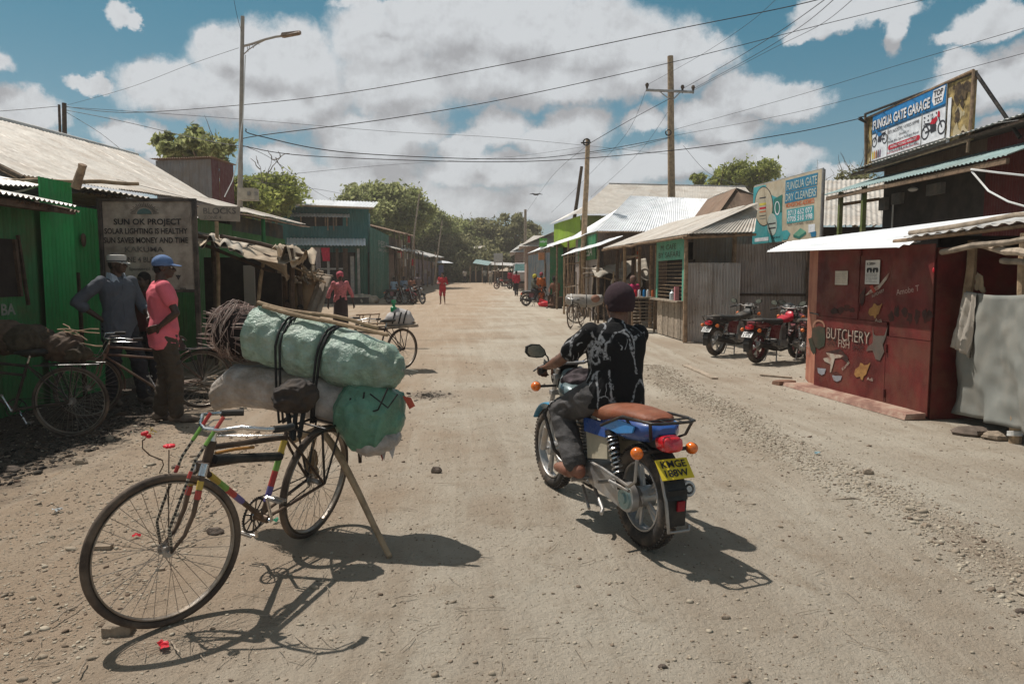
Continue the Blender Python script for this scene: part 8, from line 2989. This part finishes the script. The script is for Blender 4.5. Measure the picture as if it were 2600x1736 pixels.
for i in range(6):
 t = MB()
 p = LP(random.uniform(900, 985), 1128 + random.uniform(-4, 8), -.1)
 t.add([p, p + Vector((.05, .01, .02)), p + Vector((.03, .0, -.06 - random.random() * .03))], [(0, 1, 2)])
 mk('torn_strip', t, (m_gsack, m_redp, m_gsack)[i % 3] if i % 3 != 1 else mat('dull_red_rag', (.28, .07, .06), .8), gs2, world=True)
t = MB()
p = LP(1022, 1005, -.02)
t.add([p, p + Vector((.05, 0, -.01)), p + Vector((.075, 0, -.06)), p + Vector((.04, 0, -.08))], [(0, 1, 2, 3)])
mk('red_rag', t, mat('orange_red_rag', (.42, .08, .05), .8), gs2, world=True)
t = MB()
p = LP(907, 1125, -.02)
t.slab(p, p + Vector((.03, 0, 0)), p + Vector((.025, 0, -.12)), p + Vector((.008, 0, -.12)), .01)
mk('hanging_strap', t, m_dwood, gs2, world=True)
t = MB()
t.ell(LP(958, 1118, -.05), (.135, .13, .075), 20, 12, Matrix.Rotation(-.25, 3, 'Y'))
t.ell(LP(918, 1105, -.10), (.07, .06, .07), 14, 10)
o_ = remesh('torn_base', t, m_gsack, .009, gs2, folds=.014, fscale=9)
o_.data.transform(WINV[gs2.name])
t = MB()
t.ell(LP(905, 1112, -.165), (.04, .03, .045), 12, 8)
mk('dark_hole', t, m_black, gs2, world=True)  # black lump stands in for the shade inside the tear
for (a, b, c) in (((925, 995), (918, 1040), (885, 1062)), ((985, 985), (960, 1040), (890, 1062)), ((940, 1000), (985, 1035), (1010, 1000)), ((890, 1010), (882, 1060), (900, 1110))):
 t = MB()
 t.tube([LP(*a, -.20), LP(*b, -.225), LP(*c, -.20)], .005, 6)
 mk('thin_cord', t, m_rubb, gs2, world=True)
def strap(label, px, x2, r0=.19, side=0.0, dz=.0):
 c = LP(px, 858 + (px - 690) * .29)
 c2 = LP(x2, 1060)
 pts = []
 for i in range(9):
  a = PI * (1.0 - i / 8)
  pts.append(c + uy * (-math.cos(a) * r0) * 1 + ux * (math.sin(a) * r0))
 front = min((pts[0], pts[-1]), key=lambda v: v.y)
 back = max((pts[0], pts[-1]), key=lambda v: v.y)
 t = MB()
 low_f = Vector((c2.x, c2.y - .15, c2.z))
 low_b = Vector((c2.x, c2.y + .15, c2.z))
 if (pts[0] - front).length < 1e-6:
  seq = [low_f, low_f.lerp(front, .5) + Vector((0, -.02, 0))] + pts + [low_b.lerp(back, .5), low_b]
 else:
  seq = [low_b, low_b.lerp(back, .5)] + pts + [low_f.lerp(front, .5) + Vector((0, -.02, 0)), low_f]
 t.tube(seq, .0075, 8, closed=True)
 return single('rubber_strap', t, m_rubb, label, 'strap')
strap('left of the two doubled rubber straps round the mint sack', 738, 728, .178)
strap('doubled rubber strap lying close beside the left one', 748, 738, .176)
strap('right rubber strap slanting round the mint sack', 838, 806, .178)
strap('right rubber strap doubled a little beside the slanting one', 846, 812, .176)
bb = thing('cloth_bundle', 'dark cloth bundle with tan edge tied where the saddle should be', 'bundle', P(745, 1030, 4.12))
t = MB()
t.ell(P(757, 1004, 4.02), (.098, .09, .080), 18, 12)
t.ell(P(726, 1012, 3.98), (.060, .06, .062), 14, 10)
remesh('bundle', t, mat('dark_bundle_cloth', (.035, .028, .025), .8, dirt=.3, dcol=(.13, .085, .05), ds=9), .007, bb, folds=.022, fscale=15)
bb.children[0].data.transform(WINV[bb.name])
t = MB()
for i in range(7):
 t.tube([P(712 + i * 4, 992 + i * 5, 4.02), P(716 + i * 4, 1008 + i * 4, 4.01)], .006, 6)
mk('tan_edge', t, m_sack2, bb, world=True)
for (a, b) in (((728, 1030), (742, 1120)), ((752, 1035), (745, 1118)), ((775, 1020), (760, 1110))):
 t = MB()
 t.tube([P(*a, 4.06), P(*b, 4.02)], .014, 8)
 mk('tie', t, m_rubb, bb, world=True)
pk = G(990, 1414)
t = MB()
pts = [P(812, 1085, 4.33), P(845, 1130, 4.30), P(872, 1175, 4.25), P(910, 1250, 4.18), P(950, 1335, 4.10), Vector((pk.x, pk.y, 0))]
t.tube(pts, [.020, .022, .022, .020, .018, .016], 10)
t.tube([P(812, 1085, 4.33), P(780, 1100, 4.36), P(745, 1118, 4.36)], .018, 8)
single('prop_stick', t, m_wood3, 'crooked brown stick propping up the loaded bicycle', 'stick')
t = MB()
for i in range(5):
 p = P(790, 1170, 4.4) + Vector((random.uniform(-.04, .04), random.uniform(-.03, .03), random.uniform(-.1, .05)))
 t.ell(p, (.03, .03, .05), 10, 6)
t.tube([P(800, 1105, 4.4), P(782, 1190, 4.4)], .012, 6)
single('rag_bundle', t, m_sack2, 'brown rag tied to the carrier stay behind the rear wheel', 'rag')
# === other bicycles
bA = bicycle('bicycle', 'black bicycle standing in the deep shade at the left edge', (0, 0, 0), 0, rods=False, detail=True, seat=True)
pA = G(185, 1108)
pA.z = 0
dA = Vector((-.97, -.18, 0)).normalized()
bA.location = pA
bA.rotation_euler = (R(0), 0, math.atan2(-dA.x, dA.y))
bA['group'] = 'bicycles parked along the street'
pB, fB = G(516, 1036), G(262, 1060)
dB = (fB - pB).normalized()
bB = bicycle('bicycle', 'brown bicycle with mudguards held by the two standing men', (pB.x, pB.y, 0), math.atan2(-dB.x, dB.y), steer=R(14), fender=True, fm=mat('brown_frame_paint', (.11, .062, .045), .45, .2, dirt=.4), group='bicycles parked along the street', seat=mat('pale_blue_saddle', (.33, .40, .38), .5))
dC = Vector((-.62, -.78, 0)).normalized()
pC = G(1022, 938)
bC = place(bA, (pC.x, pC.y, 0), math.atan2(-dC.x, dC.y), 'bicycle with a plank rack and a small white sack beyond the loaded one', 'bicycles parked along the street')
rk = thing('plank_rack', 'crude wooden stick rack laid across the bicycle beyond the mint sack', 'rack', (pC.x, pC.y, .75))
Dk = pC.y
for (a, b) in (((905, 830), (1060, 826)), ((930, 822), (1055, 818)), ((905, 800), (965, 796)), ((900, 834), (985, 838))):
 t = MB()
 stick(t, P(*a, Dk), P(*b, Dk - .05), .014, 6, .02)
 mk('stick', t, m_wood, rk, world=True)
for px in (912, 920, 938, 960):
 t = MB()
 stick(t, P(px - 3, 828, Dk), P(px + 3, 797, Dk), .011, 6, .01)
 mk('upright', t, m_wood, rk, world=True)
t = MB()
t.slab(P(978, 832, Dk - .15), P(1062, 822, Dk - .15), P(1050, 816, Dk + .3), P(990, 822, Dk + .3), .03)
mk('board', t, m_wood2, rk, world=True)
ws = sack('white_sack', 'small white sack tied on the plank rack of the far bicycle', [P(975, 815, Dk), P(985, 812, Dk), P(1010, 806, Dk), P(1040, 810, Dk), P(1052, 816, Dk)], [.03, .10, .15, .13, .04], mat('white_woven_sack', (.50, .47, .46), .6, dirt=.3, bump=.3, bs=60), seed=29, sec=24, n=40, flat=.9)
for px in (1002, 1018, 1030):
 t = MB()
 t.tube([P(px - 6, 822, Dk - .16), P(px, 795, Dk - .12), P(px + 4, 788, Dk), P(px + 8, 800, Dk + .15)], .012, 6)
 mk('tie', t, m_rubb, ws, world=True)
t = MB()
p = P(1000, 796, Dk)
t.tube([p, p + up * .10, p + up * .12, p + up * .17], [.055, .055, .025, .025], 12)
t.box(p + up * .20, (.07, .06, .05))
single('green_bottle', t, mat('bright_green_plastic', (.01, .30, .12), .3, spec=.6, bump=0), 'bright green bottle standing on the small white sack', 'bottle')
pD = G(1420 + 57, 828)
dD = Vector((-.35, -.9, 0)).normalized()
bD = place(bA, (pD.x, pD.y + .2, 0), math.atan2(-dD.x, dD.y), 'bicycle carrying a long grey roll left of the rider', 'bicycles parked along the street')
pE = G(1545, 822)
dE = Vector((-1, .05, 0)).normalized()
bE = place(bA, (pE.x + .15, pE.y + .3, 0), math.atan2(-dE.x, dE.y), 'bicycle seen side on close behind the rider', 'bicycles parked along the street')
rl_ = sack('grey_roll', 'long grey roll with a white band tied across a bicycle by the poles', [P(1436, 760, 22.6), P(1440, 760, 22.6), P(1465, 763, 22.5), P(1500, 765, 22.4), P(1528, 760, 22.4), P(1532, 760, 22.4)], [.08, .16, .19, .19, .15, .05], mat('grey_roll_cloth', (.30, .29, .27), .7, dirt=.4), seed=41, sec=24, n=36)
t = MB()
t.ring(P(1450, 762, 22.55), .185, .02, axis=(1, 0, 0), n=20, m=6)
mk('white_band', t, m_white, rl_, world=True)
t = MB()
t.ring(P(1488, 764, 22.45), .20, .016, axis=(1, 0, 0), n=20, m=6)
mk('strap', t, m_rubb, rl_, world=True)
t = MB()
t.ell(P(1512, 758, 22.2), (.14, .12, .12), 12, 8)
mk('rust_patch', t, mat('rusty_cloth', (.25, .13, .09), .8), rl_, world=True)
# === parked motorcycles
m_dr = mat('dark_red_plastic', (.14, .012, .02), .3, coat=.4, dirt=.3, bump=0)
m_rd = mat('red_tank_paint', (.45, .01, .03), .25, coat=.5, dirt=.15, bump=0)
m_bks = mat('black_seat_vinyl', (.035, .035, .034), .45, dirt=.3)
mot = moto('parked_motorcycle', 'black parked motorcycle, leftmost of three beside the grey kiosk', body=m_dr, seat=m_bks, tank=m_bks, tail=m_blk, plate=('white', 'KMFJ', '174D'), detail=False, group='motorcycles parked by the grey kiosk', rim=m_alum)
q = G(1817, 903)
h1 = math.atan2(-.80, .60)
mot.location = (q.x, q.y, 0)
mot.rotation_euler = (0, 0, h1)
mot2 = moto('parked_motorcycle', 'black parked motorcycle with a bright red tank, middle of three beside the grey kiosk', body=m_dr, seat=m_bks, tank=m_rd, tail=m_dr, plate=('white', 'KMFL', '172'), detail=False, group='motorcycles parked by the grey kiosk', rim=m_dr)
q = G(1921, 922)
mot2.location = (q.x, q.y, 0)
mot2.rotation_euler = (0, 0, h1)
q = G(2046, 922)
mot3 = moto('parked_motorcycle', 'yellow plated motorcycle half hidden behind the red kiosk', body=m_dr, seat=m_bks, tail=m_dr, detail=False, plate=('yellow', 'KMEA', '206'), group='motorcycles parked by the grey kiosk')
mot3.location = (q.x + .05, q.y, 0)
mot3.rotation_euler = (0, 0, R(-8))
hc_ = thing('black_helmet', 'black helmet resting on the handlebar of the middle parked motorcycle', 'helmet', (0, 0, 0))
t = MB()
t.ell(P(2003, 786, 13.7), (.14, .16, .13), 18, 12)
mk('shell', t, mat('helmet_black', (.015, .015, .016), .4, coat=.3), hc_, world=True)
t = MB()
t.ell(P(1992, 792, 13.65), (.08, .06, .05), 12, 8)
mk('lining', t, m_cloth, hc_, world=True)
lbs = ['leftmost of three motorcycles parked nose out by the green container', 'middle one of three motorcycles parked nose out by the green container', 'rightmost of three motorcycles parked nose out by the green container']
for i, (px, an) in enumerate(((1028, -128), (1050, -134), (1073, -140))):
 q = G(px, 772)
 q = q - Vector((-math.sin(R(an)), math.cos(R(an)), 0)) * 1.27
 place(mot if i != 1 else mot2, (q.x, q.y, 0), R(an), lbs[i], 'motorcycles parked by the green container')
q = G(1358, 777)
mm1 = place(mot, (q.x, q.y, 0), R(155), 'motorcycle with two riders waiting at the right roadside', 'motorcycles waiting at the roadside')
mm1.rotation_euler = (0, 0, R(-118))
mm1.location = (q.x - .45, q.y + .1, 0)
q = G(1280, 745)
mm2 = place(mot2, (q.x + .5, q.y, zt(0, q.y)), R(115), 'motorcycle far down the road beside the red shirts', 'motorcycles waiting at the roadside')
# === people
m_gsh = mat('blue_grey_shirt', (.085, .095, .115), .85, 0, .12, vs=6, bump=.3, bs=150)
m_pink = mat('pink_tshirt', (.74, .15, .19), .85, 0, .1, vs=6, bump=.3, bs=150)
m_olive = mat('olive_brown_trousers', (.060, .045, .032), .85, 0, .2, bump=.3, bs=150)
m_navy = mat('dark_navy_trousers', (.022, .022, .028), .85, 0, .2, bump=.3, bs=150)
m_bcap = mat('blue_cap_cloth', (.10, .17, .33), .8, 0, .1, bump=.2, bs=150)
m_wcap = mat('white_cap_cloth', (.52, .50, .46), .8, 0, .1, bump=.2, bs=150)
m_sho = mat('dusty_shoe', (.10, .075, .06), .8, dirt=.5)
q = G(425, 1070)
pk_ = thing('person', 'man in a pink T-shirt, olive trousers and blue cap with one hand on his hip', 'person', (q.x, q.y, 0), R(-55))
J = stand(1.76, elR=(.29, .08, 1.17), wrR=(.205, -.07, 1.03), head=(.0, .03, 1.635), yaw=R(-18), anL=(-.11, -.05, .09), toL=(-.14, .11, .03), elL=(-.25, .04, 1.13), wrL=(-.22, .16, .90), anR=(.12, .07, .09), toR=(.17, .23, .03), knR=(.11, .07, .50))
person(pk_, J, voxel=.0072, skin=m_skin, shirt=m_pink, sleeve='short', slf=.52, trousers=m_olive, shoes=m_sho, hat='cap', hatmat=m_bcap, hair=True, hairlen=.001, folds=.013, hcurl=(.3, .25),
       hdirR=Vector((-.55, -.75, -.35)), hnR=Vector((-.8, .3, 0)), shirt_hem=-.15, loose=.010, hdirL=Vector((0, .4, -1)))
t = MB()
t.tube([Vector((.160, .02, .84)), Vector((.178, .02, .82)), Vector((.178, .02, .80))], .016, 10)
mk('yellow_badge', t, MATS['yellow_tape'], pk_)
q = G(312, 1024)
gk_ = thing('person', 'tall man in a blue grey long sleeved shirt and white flat cap with arm akimbo', 'person', (q.x, q.y, 0), R(-122))
J = stand(1.82, elR=(.42, -.10, 1.20), wrR=(.19, .02, .99), elL=(-.26, .06, 1.14), wrL=(-.20, .30, 1.02), yaw=R(28), head=(.0, .03, 1.635), anL=(-.16, .18, .09), toL=(-.20, .33, .03), knL=(-.13, .14, .50))
person(gk_, J, voxel=.0072, skin=m_skin, shirt=m_gsh, sleeve='elbow', trousers=m_navy, shoes=m_sho, hat='flat', hatmat=m_wcap, brim=mat('grey_band', (.10, .10, .10), .8), folds=.013, hcurl=(.9, .5),
       hdirR=Vector((-.6, .1, -.5)), hnR=Vector((-.3, -.7, .2)), hdirL=Vector((.1, .9, -.2)), hnL=Vector((.2, .2, -1)), shirt_hem=-.20, loose=.010, hairlen=.001)
t = MB()
K_ = 1.82 / 1.75
for s in (-1, 1):
 t.slab(Vector((s * .020, .100, 1.40)) * K_, Vector((s * .095, .075, 1.43)) * K_, Vector((s * .085, .025, 1.53)) * K_, Vector((s * .045, .075, 1.49)) * K_, .012)
 t.slab(Vector((s * .095, .075, 1.43)) * K_, Vector((s * .105, -.03, 1.45)) * K_, Vector((s * .078, -.05, 1.54)) * K_, Vector((s * .085, .025, 1.53)) * K_, .012)
mk('collar', t, mat('pale_collar', (.34, .39, .45), .8), gk_)
t = MB()
t.slab(Vector((-.014, .140, .98)) * K_, Vector((.014, .140, .98)) * K_, Vector((.014, .128, 1.40)) * K_, Vector((-.014, .128, 1.40)) * K_, .01)
mk('button_strip', t, m_gsh, gk_)
q = G(352, 1000)
hp = thing('person', 'person almost hidden between the two men, only head and red shirt showing', 'person', (q.x, q.y + .3, 0), R(160))
person(hp, stand(1.60), voxel=.014, skin=m_skin, shirt=mat('dark_red_shirt', (.10, .02, .02), .85), sleeve='short', trousers=m_navy, folds=.005)
m_scarf = mat('red_white_scarf', (.50, .10, .13), .85, 0, .5, vs=26)
def folk(label, px, py, h, rot, D_=None, z=None, **kw):
 q = G(px, py)
 if D_:
  q = P(px, py, D_)
 zz = z if z is not None else zt(0, q.y)
 r_ = thing('person', label, 'person', (q.x, q.y, zz), R(rot))
 pose = kw.pop('pose', {})
 kw.setdefault('voxel', .016)
 person(r_, stand(h, **pose), **kw)
 return r_
walk = dict(anL=(-.09, -.22, .13), toL=(-.11, -.08, .03), knL=(-.09, .02, .50), anR=(.09, .18, .09), toR=(.11, .34, .03), knR=(.09, .17, .50))
folk('woman in a pink top and dark wrap with a red and white headscarf', 848, 0, 1.66, 205, D_=19.6, skin=m_skin, shirt=mat('rose_blouse', (.52, .16, .17), .85, 0, .25, vs=18), sleeve='elbow', skirt=mat('dark_brown_wrap', (.045, .028, .028), .85), hat='scarf', hatmat=m_scarf, folds=.012,
     pose=dict(elL=(-.33, -.02, 1.12), wrL=(-.36, .06, .84), elR=(.33, -.02, 1.12), wrR=(.36, .06, .84)), voxel=.012)
folk('walker in a long red tunic coming down the road toward the camera', 1124, 772, 1.74, 178, skin=m_skin2, shirt=mat('crimson_tunic', (.42, .02, .03), .85), sleeve='long', trousers=mat('crimson_shorts', (.36, .02, .03), .85), shorts=True, folds=.012,
     pose=dict(walk, elL=(-.27, .0, 1.16), wrL=(-.16, .22, 1.14), elR=(.27, .0, 1.16), wrR=(.14, .22, 1.16)), shirt_hem=-.25)
rw = [o for o in COL.objects if o.name.startswith('person') and 'tunic' in str(o.get('label', ''))][0]
J = stand(1.74, elL=(-.27, .0, 1.16), wrL=(-.16, .22, 1.14), elR=(.27, .0, 1.16), wrR=(.14, .22, 1.16))
for S in 'LR':
 t = MB()
 t.cap(J['sh' + S], J['el' + S], .066, .056, 10)
 t.cap(J['el' + S], J['el' + S].lerp(J['wr' + S], .9), .055, .045, 10)
 remesh('pale_sleeve', t, mat('pale_sleeve', (.45, .38, .36), .85), .016, rw)
folk('person in a bright red shirt and dark trousers walking away, nearer of the pair', 1311, 757, 1.74, 8, skin=m_skin, shirt=mat('cherry_shirt', (.42, .02, .05), .85), sleeve='elbow', trousers=m_navy, shoes=m_sho, pose=walk, folds=.012)
folk('person in a bright red shirt walking away, farther and left of the pair', 1296, 745, 1.66, 5, skin=m_skin, shirt=MATS['cherry_shirt'], sleeve='elbow', trousers=m_navy, shoes=m_sho, folds=.012)
folk('person in dark brown clothes and white cap far down the road', 1266, 729, 1.72, 185, D_=68, skin=m_skin, shirt=m_dwood, trousers=m_navy, hat='scarf', hatmat=m_wcap, pose=walk, voxel=.03)
folk('distant person in pale clothes in front of the far shelter', 1246, 729, 1.66, 170, D_=76, skin=m_skin, shirt=m_cloth2, trousers=m_cloth, voxel=.03)
folk('distant person in a grey shirt at the far shelter, left of the pale one', 1231, 729, 1.66, 190, D_=79, skin=m_skin, shirt=m_cloth, trousers=m_navy, voxel=.03)
folk('distant person in white at the left end of the far shelter', 1180, 727, 1.6, 175, D_=80, skin=m_skin, shirt=m_cloth2, trousers=m_navy, voxel=.03)
sit = dict(pelvis=(0, .30, .86), waist=(0, .30, 1.0), chest=(0, .33, 1.18), neck=(0, .36, 1.36), head=(0, .39, 1.51), shL=(-.18, .34, 1.30), shR=(.18, .34, 1.30),
           elL=(-.28, .48, 1.10), elR=(.28, .48, 1.10), wrL=(-.22, .68, .98), wrR=(.22, .68, .98), hipL=(-.10, .32, .84), hipR=(.10, .32, .84), knL=(-.22, .66, .74), knR=(.22, .66, .74),
           anL=(-.20, .46, .36), anR=(.20, .46, .36), toL=(-.22, .60, .30), toR=(.22, .60, .30))
def sitter(label, m_, dy=0.0, scale=1.0, rot=None, **kw):
 r_ = thing('person', label, 'person', tuple(m_.location), 0)
 r_.rotation_euler = tuple(m_.rotation_euler)
 J = stand(1.75)
 for k_, v in sit.items():
  J[k_] = Vector(v) + Vector((0, dy, 0))
 J['k'] = scale
 kw.setdefault('voxel', .016)
 person(r_, J, **kw)
 return r_
sitter('motorcyclist with a yellow headscarf and grey top waiting at the roadside', mm1, .12, skin=m_skin, shirt=mat('olive_grey_top', (.11, .11, .085), .85), sleeve='long', trousers=m_navy, hat='scarf', hatmat=mat('yellow_scarf', (.48, .42, .04), .85))
q = G(1374, 770)
folk('woman in orange with a maroon headscarf standing by the waiting motorcycle', 1377, 0, 1.72, 200, D_=37.2, skin=m_skin, shirt=mat('orange_dress', (.58, .15, .03), .85), sleeve='elbow', skirt=mat('orange_dress_wrap', (.45, .11, .03), .85), hat='scarf', hatmat=mat('maroon_scarf', (.28, .04, .06), .85))
q = P(1411, 700, 35.0)
sd1 = thing('person', 'dark clothed figure with bushy hair sitting before the green door', 'person', (q.x, q.y, 0), R(150))
J = stand(1.75)
for k_, v in dict(pelvis=(0, 0, .62), waist=(0, .0, .80), chest=(0, .05, 1.02), neck=(0, .08, 1.22), head=(0, .10, 1.38), shL=(-.18, .05, 1.16), shR=(.18, .05, 1.16), elL=(-.26, .14, .90), elR=(.26, .14, .90),
                  wrL=(-.16, .34, .76), wrR=(.16, .34, .76), hipL=(-.1, .02, .60), hipR=(.1, .02, .60), knL=(-.16, .44, .60), knR=(.16, .44, .60), anL=(-.17, .42, .10), anR=(.17, .42, .10), toL=(-.19, .58, .03), toR=(.19, .58, .03)).items():
 J[k_] = Vector(v)
person(sd1, J, voxel=.018, skin=m_skin, shirt=mat('rust_brown_cloth', (.16, .07, .04), .85), sleeve='long', skirt=mat('rust_brown_skirt', (.13, .06, .035), .85), hairlen=.06)
t = MB()
t.box((0, -.02, .26), (.5, .4, .5))
st0 = thing('wooden_seat', 'low wooden block under the seated figure by the green door', 'seat', (q.x, q.y, 0), R(150))
mk('block', t, m_dwood, st0)
t = MB()
t.box((0, -.02, .53), (.56, .46, .04))
mk('seat_board', t, m_wood, st0)
t = MB()
rj = P(1385, 766, 36)
t.ell((rj.x, 36, .16), (.38, .2, .15), 14, 8)
t.tube([(rj.x - .3, 36, .35), (rj.x + .35, 36, .12)], .08, 8)
single('red_jerrycan', t, m_redp, 'red container lying beside the waiting motorcycle', 'container')
for i, (px, lb, c) in enumerate(((1001, 'person in a pale blue shirt leaning on the leftmost of the nose out motorcycles', (.28, .36, .44)), (1026, 'seated person in a washed blue shirt among the nose out motorcycles', (.22, .28, .36)), (1046, 'person in a rusty shirt sitting behind the nose out motorcycles', (.30, .13, .08)), (1062, 'person in a patterned grey wrap standing behind the rightmost nose out motorcycle', (.16, .13, .13)))):
 folk(lb, px, 769 - i, (1.45, 1.5, 1.5, 1.7)[i], 170 + 15 * i, skin=m_skin, shirt=mat('shirt_%s' % ('sky', 'wash', 'rust', 'wrap')[i], c, .85), trousers=m_navy if i < 3 else None, skirt=None if i < 3 else MATS['shirt_wrap'], voxel=.022)
for (px, D_, h, lb, c) in ((712, 12.2, 1.16, 'child looking out of the dark stall, the left one', (.05, .03, .03)), (742, 12.0, 1.08, 'child looking out of the dark stall, the right one', (.10, .03, .03)), (764, 12.6, 1.35, 'child in a dark green top beside the firewood heap', (.03, .06, .045))):
 folk(lb, px, 0, h, 165, D_=D_, z=0.0, skin=m_skin, shirt=mat('child_shirt_%d' % px, c, .85), trousers=m_navy, voxel=.014)
folk('person in a pink shawl among the goods right of the rider head', 1618, 0, 1.55, 200, D_=21.0, z=0.0, skin=m_skin, shirt=mat('magenta_shawl', (.50, .03, .12), .85), skirt=m_dwood, hat='scarf', hatmat=mat('brown_scarf', (.16, .10, .08), .85), voxel=.018)
# === truck far down the road
tk = thing('small_truck', 'small white truck with a greenish windscreen facing up the road', 'truck', (P(1327, 0, 60).x, 61, zt(0, 60)), R(176))
w_ = 1.5
t = MB()
t.loft([((0, y, 1.15), .72, h, (1, 0, 0), (0, 0, 1), .5) for y, h in ((1.2, .38), (1.0, .48), (-1.6, .5))], 20)
mk('body', t, mat('dusty_white_body', (.42, .42, .42), .5, dirt=.4), tk)
t = MB()
t.loft([((0, .55, 1.5), .70, .1, (1, 0, 0), (0, 1, 0), .5), ((0, .2, 2.25), .62, .1, (1, 0, 0), (0, 1, 0), .5), ((0, .0, 2.3), .60, .1, (1, 0, 0), (0, 1, 0), .5)], 20)
mk('cab', t, MATS['dusty_white_body'], tk)
t = MB()
t.slab((-.62, .72, 1.55), (.62, .72, 1.55), (.56, .38, 2.2), (-.56, .38, 2.2), -.02)
mk('windscreen', t, mat('greenish_glass', (.20, .36, .33), .12, spec=.8, bump=0), tk)
t = MB()
t.box((0, -1.2, 1.7), (1.45, 2.6, 1.0))
mk('cargo_cover', t, m_cloth, tk)
for x_ in (-.62, .62):
 for y_ in (.75, -1.5):
  t = MB()
  t.tube([(x_ - .09, y_, .33), (x_ + .09, y_, .33)], .33, 20)
  wh = mk('wheel', t, m_rub, tk)
  t = MB()
  t.tube([(x_ - .10, y_, .33), (x_ + .10, y_, .33)], .15, 14)
  mk('hub', t, m_steel, wh)
for x_ in (-.5, .5):
 t = MB()
 t.ell((x_, 1.2, 1.0), (.10, .05, .08), 12, 8)
 mk('headlight', t, MATS['clear_lens'], tk)
t = MB()
t.box((0, 1.25, .7), (1.4, .10, .16))
mk('bumper', t, m_dark, tk)
# === baggage on the shaded bicycle
m_net = mat('dark_net_bag', (.06, .045, .03), .9, 0, .4, vs=9, bump=.6, bs=40)
bgx = thing('baggage', 'dark net bags piled on the shaded bicycle at the left edge', 'bag', (pA.x - .2, pA.y + .1, .72))
for (x_, y_, z_, s_, m) in ((-.25, .0, .93, .22, m_net), (.05, .05, .86, .20, m_dwood), (-.55, .05, .95, .24, m_dwood), (.25, .0, .80, .12, m_net)):
 t = MB()
 t.ell((x_ * .9, y_, z_ - .72), (s_, s_ * .8, s_ * .65), 18, 12)
 remesh('bag', t, m, .014, bgx, folds=.03, fscale=8)
for i in range(14):
 t = MB()
 c = Vector((random.uniform(-.7, .4), random.uniform(-.1, .15), random.uniform(.1, .32)))
 d = Vector((random.uniform(-.2, .2), random.uniform(-.1, .1), random.uniform(-.05, .05)))
 stick(t, c - d, c + d, .008, 5, .03, 4)
 mk('stick', t, m_wood, bgx)
p = G(918, 770)
t = MB()
t.ell((p.x, p.y, .15), (1.0, .7, .30), 18, 10)
o = remesh('sack_heap', t, m_sack, .04, None, folds=.10, fscale=2.2)
o.name = 'sack_heap'
tag(o, 'heap of pale sacks on the ground before the teal building', 'sacks')
# === dusty air
t = MB()
t.hexa([(-170, -12, -1.2), (170, -12, -1.2), (170, 175, -1.2), (-170, 175, -1.2), (-170, -12, 16), (170, -12, 16), (170, 175, 16), (-170, 175, 16)])
hm = bpy.data.materials.new('dusty_air')
hm.use_nodes = True
hn = hm.node_tree
hn.nodes.remove(hn.nodes['Principled BSDF'])
pv = hn.nodes.new('ShaderNodeVolumePrincipled')
pv.inputs['Color'].default_value = (.80, .74, .68, 1)
pv.inputs['Density'].default_value = .0014
pv.inputs['Anisotropy'].default_value = .3
hn.links.new(pv.outputs[0], hn.nodes['Material Output'].inputs['Volume'])
hz_o = mk('haze', t, hm, None, smooth=False)
tag(hz_o, 'thin dusty air over the street', None, kind='stuff')
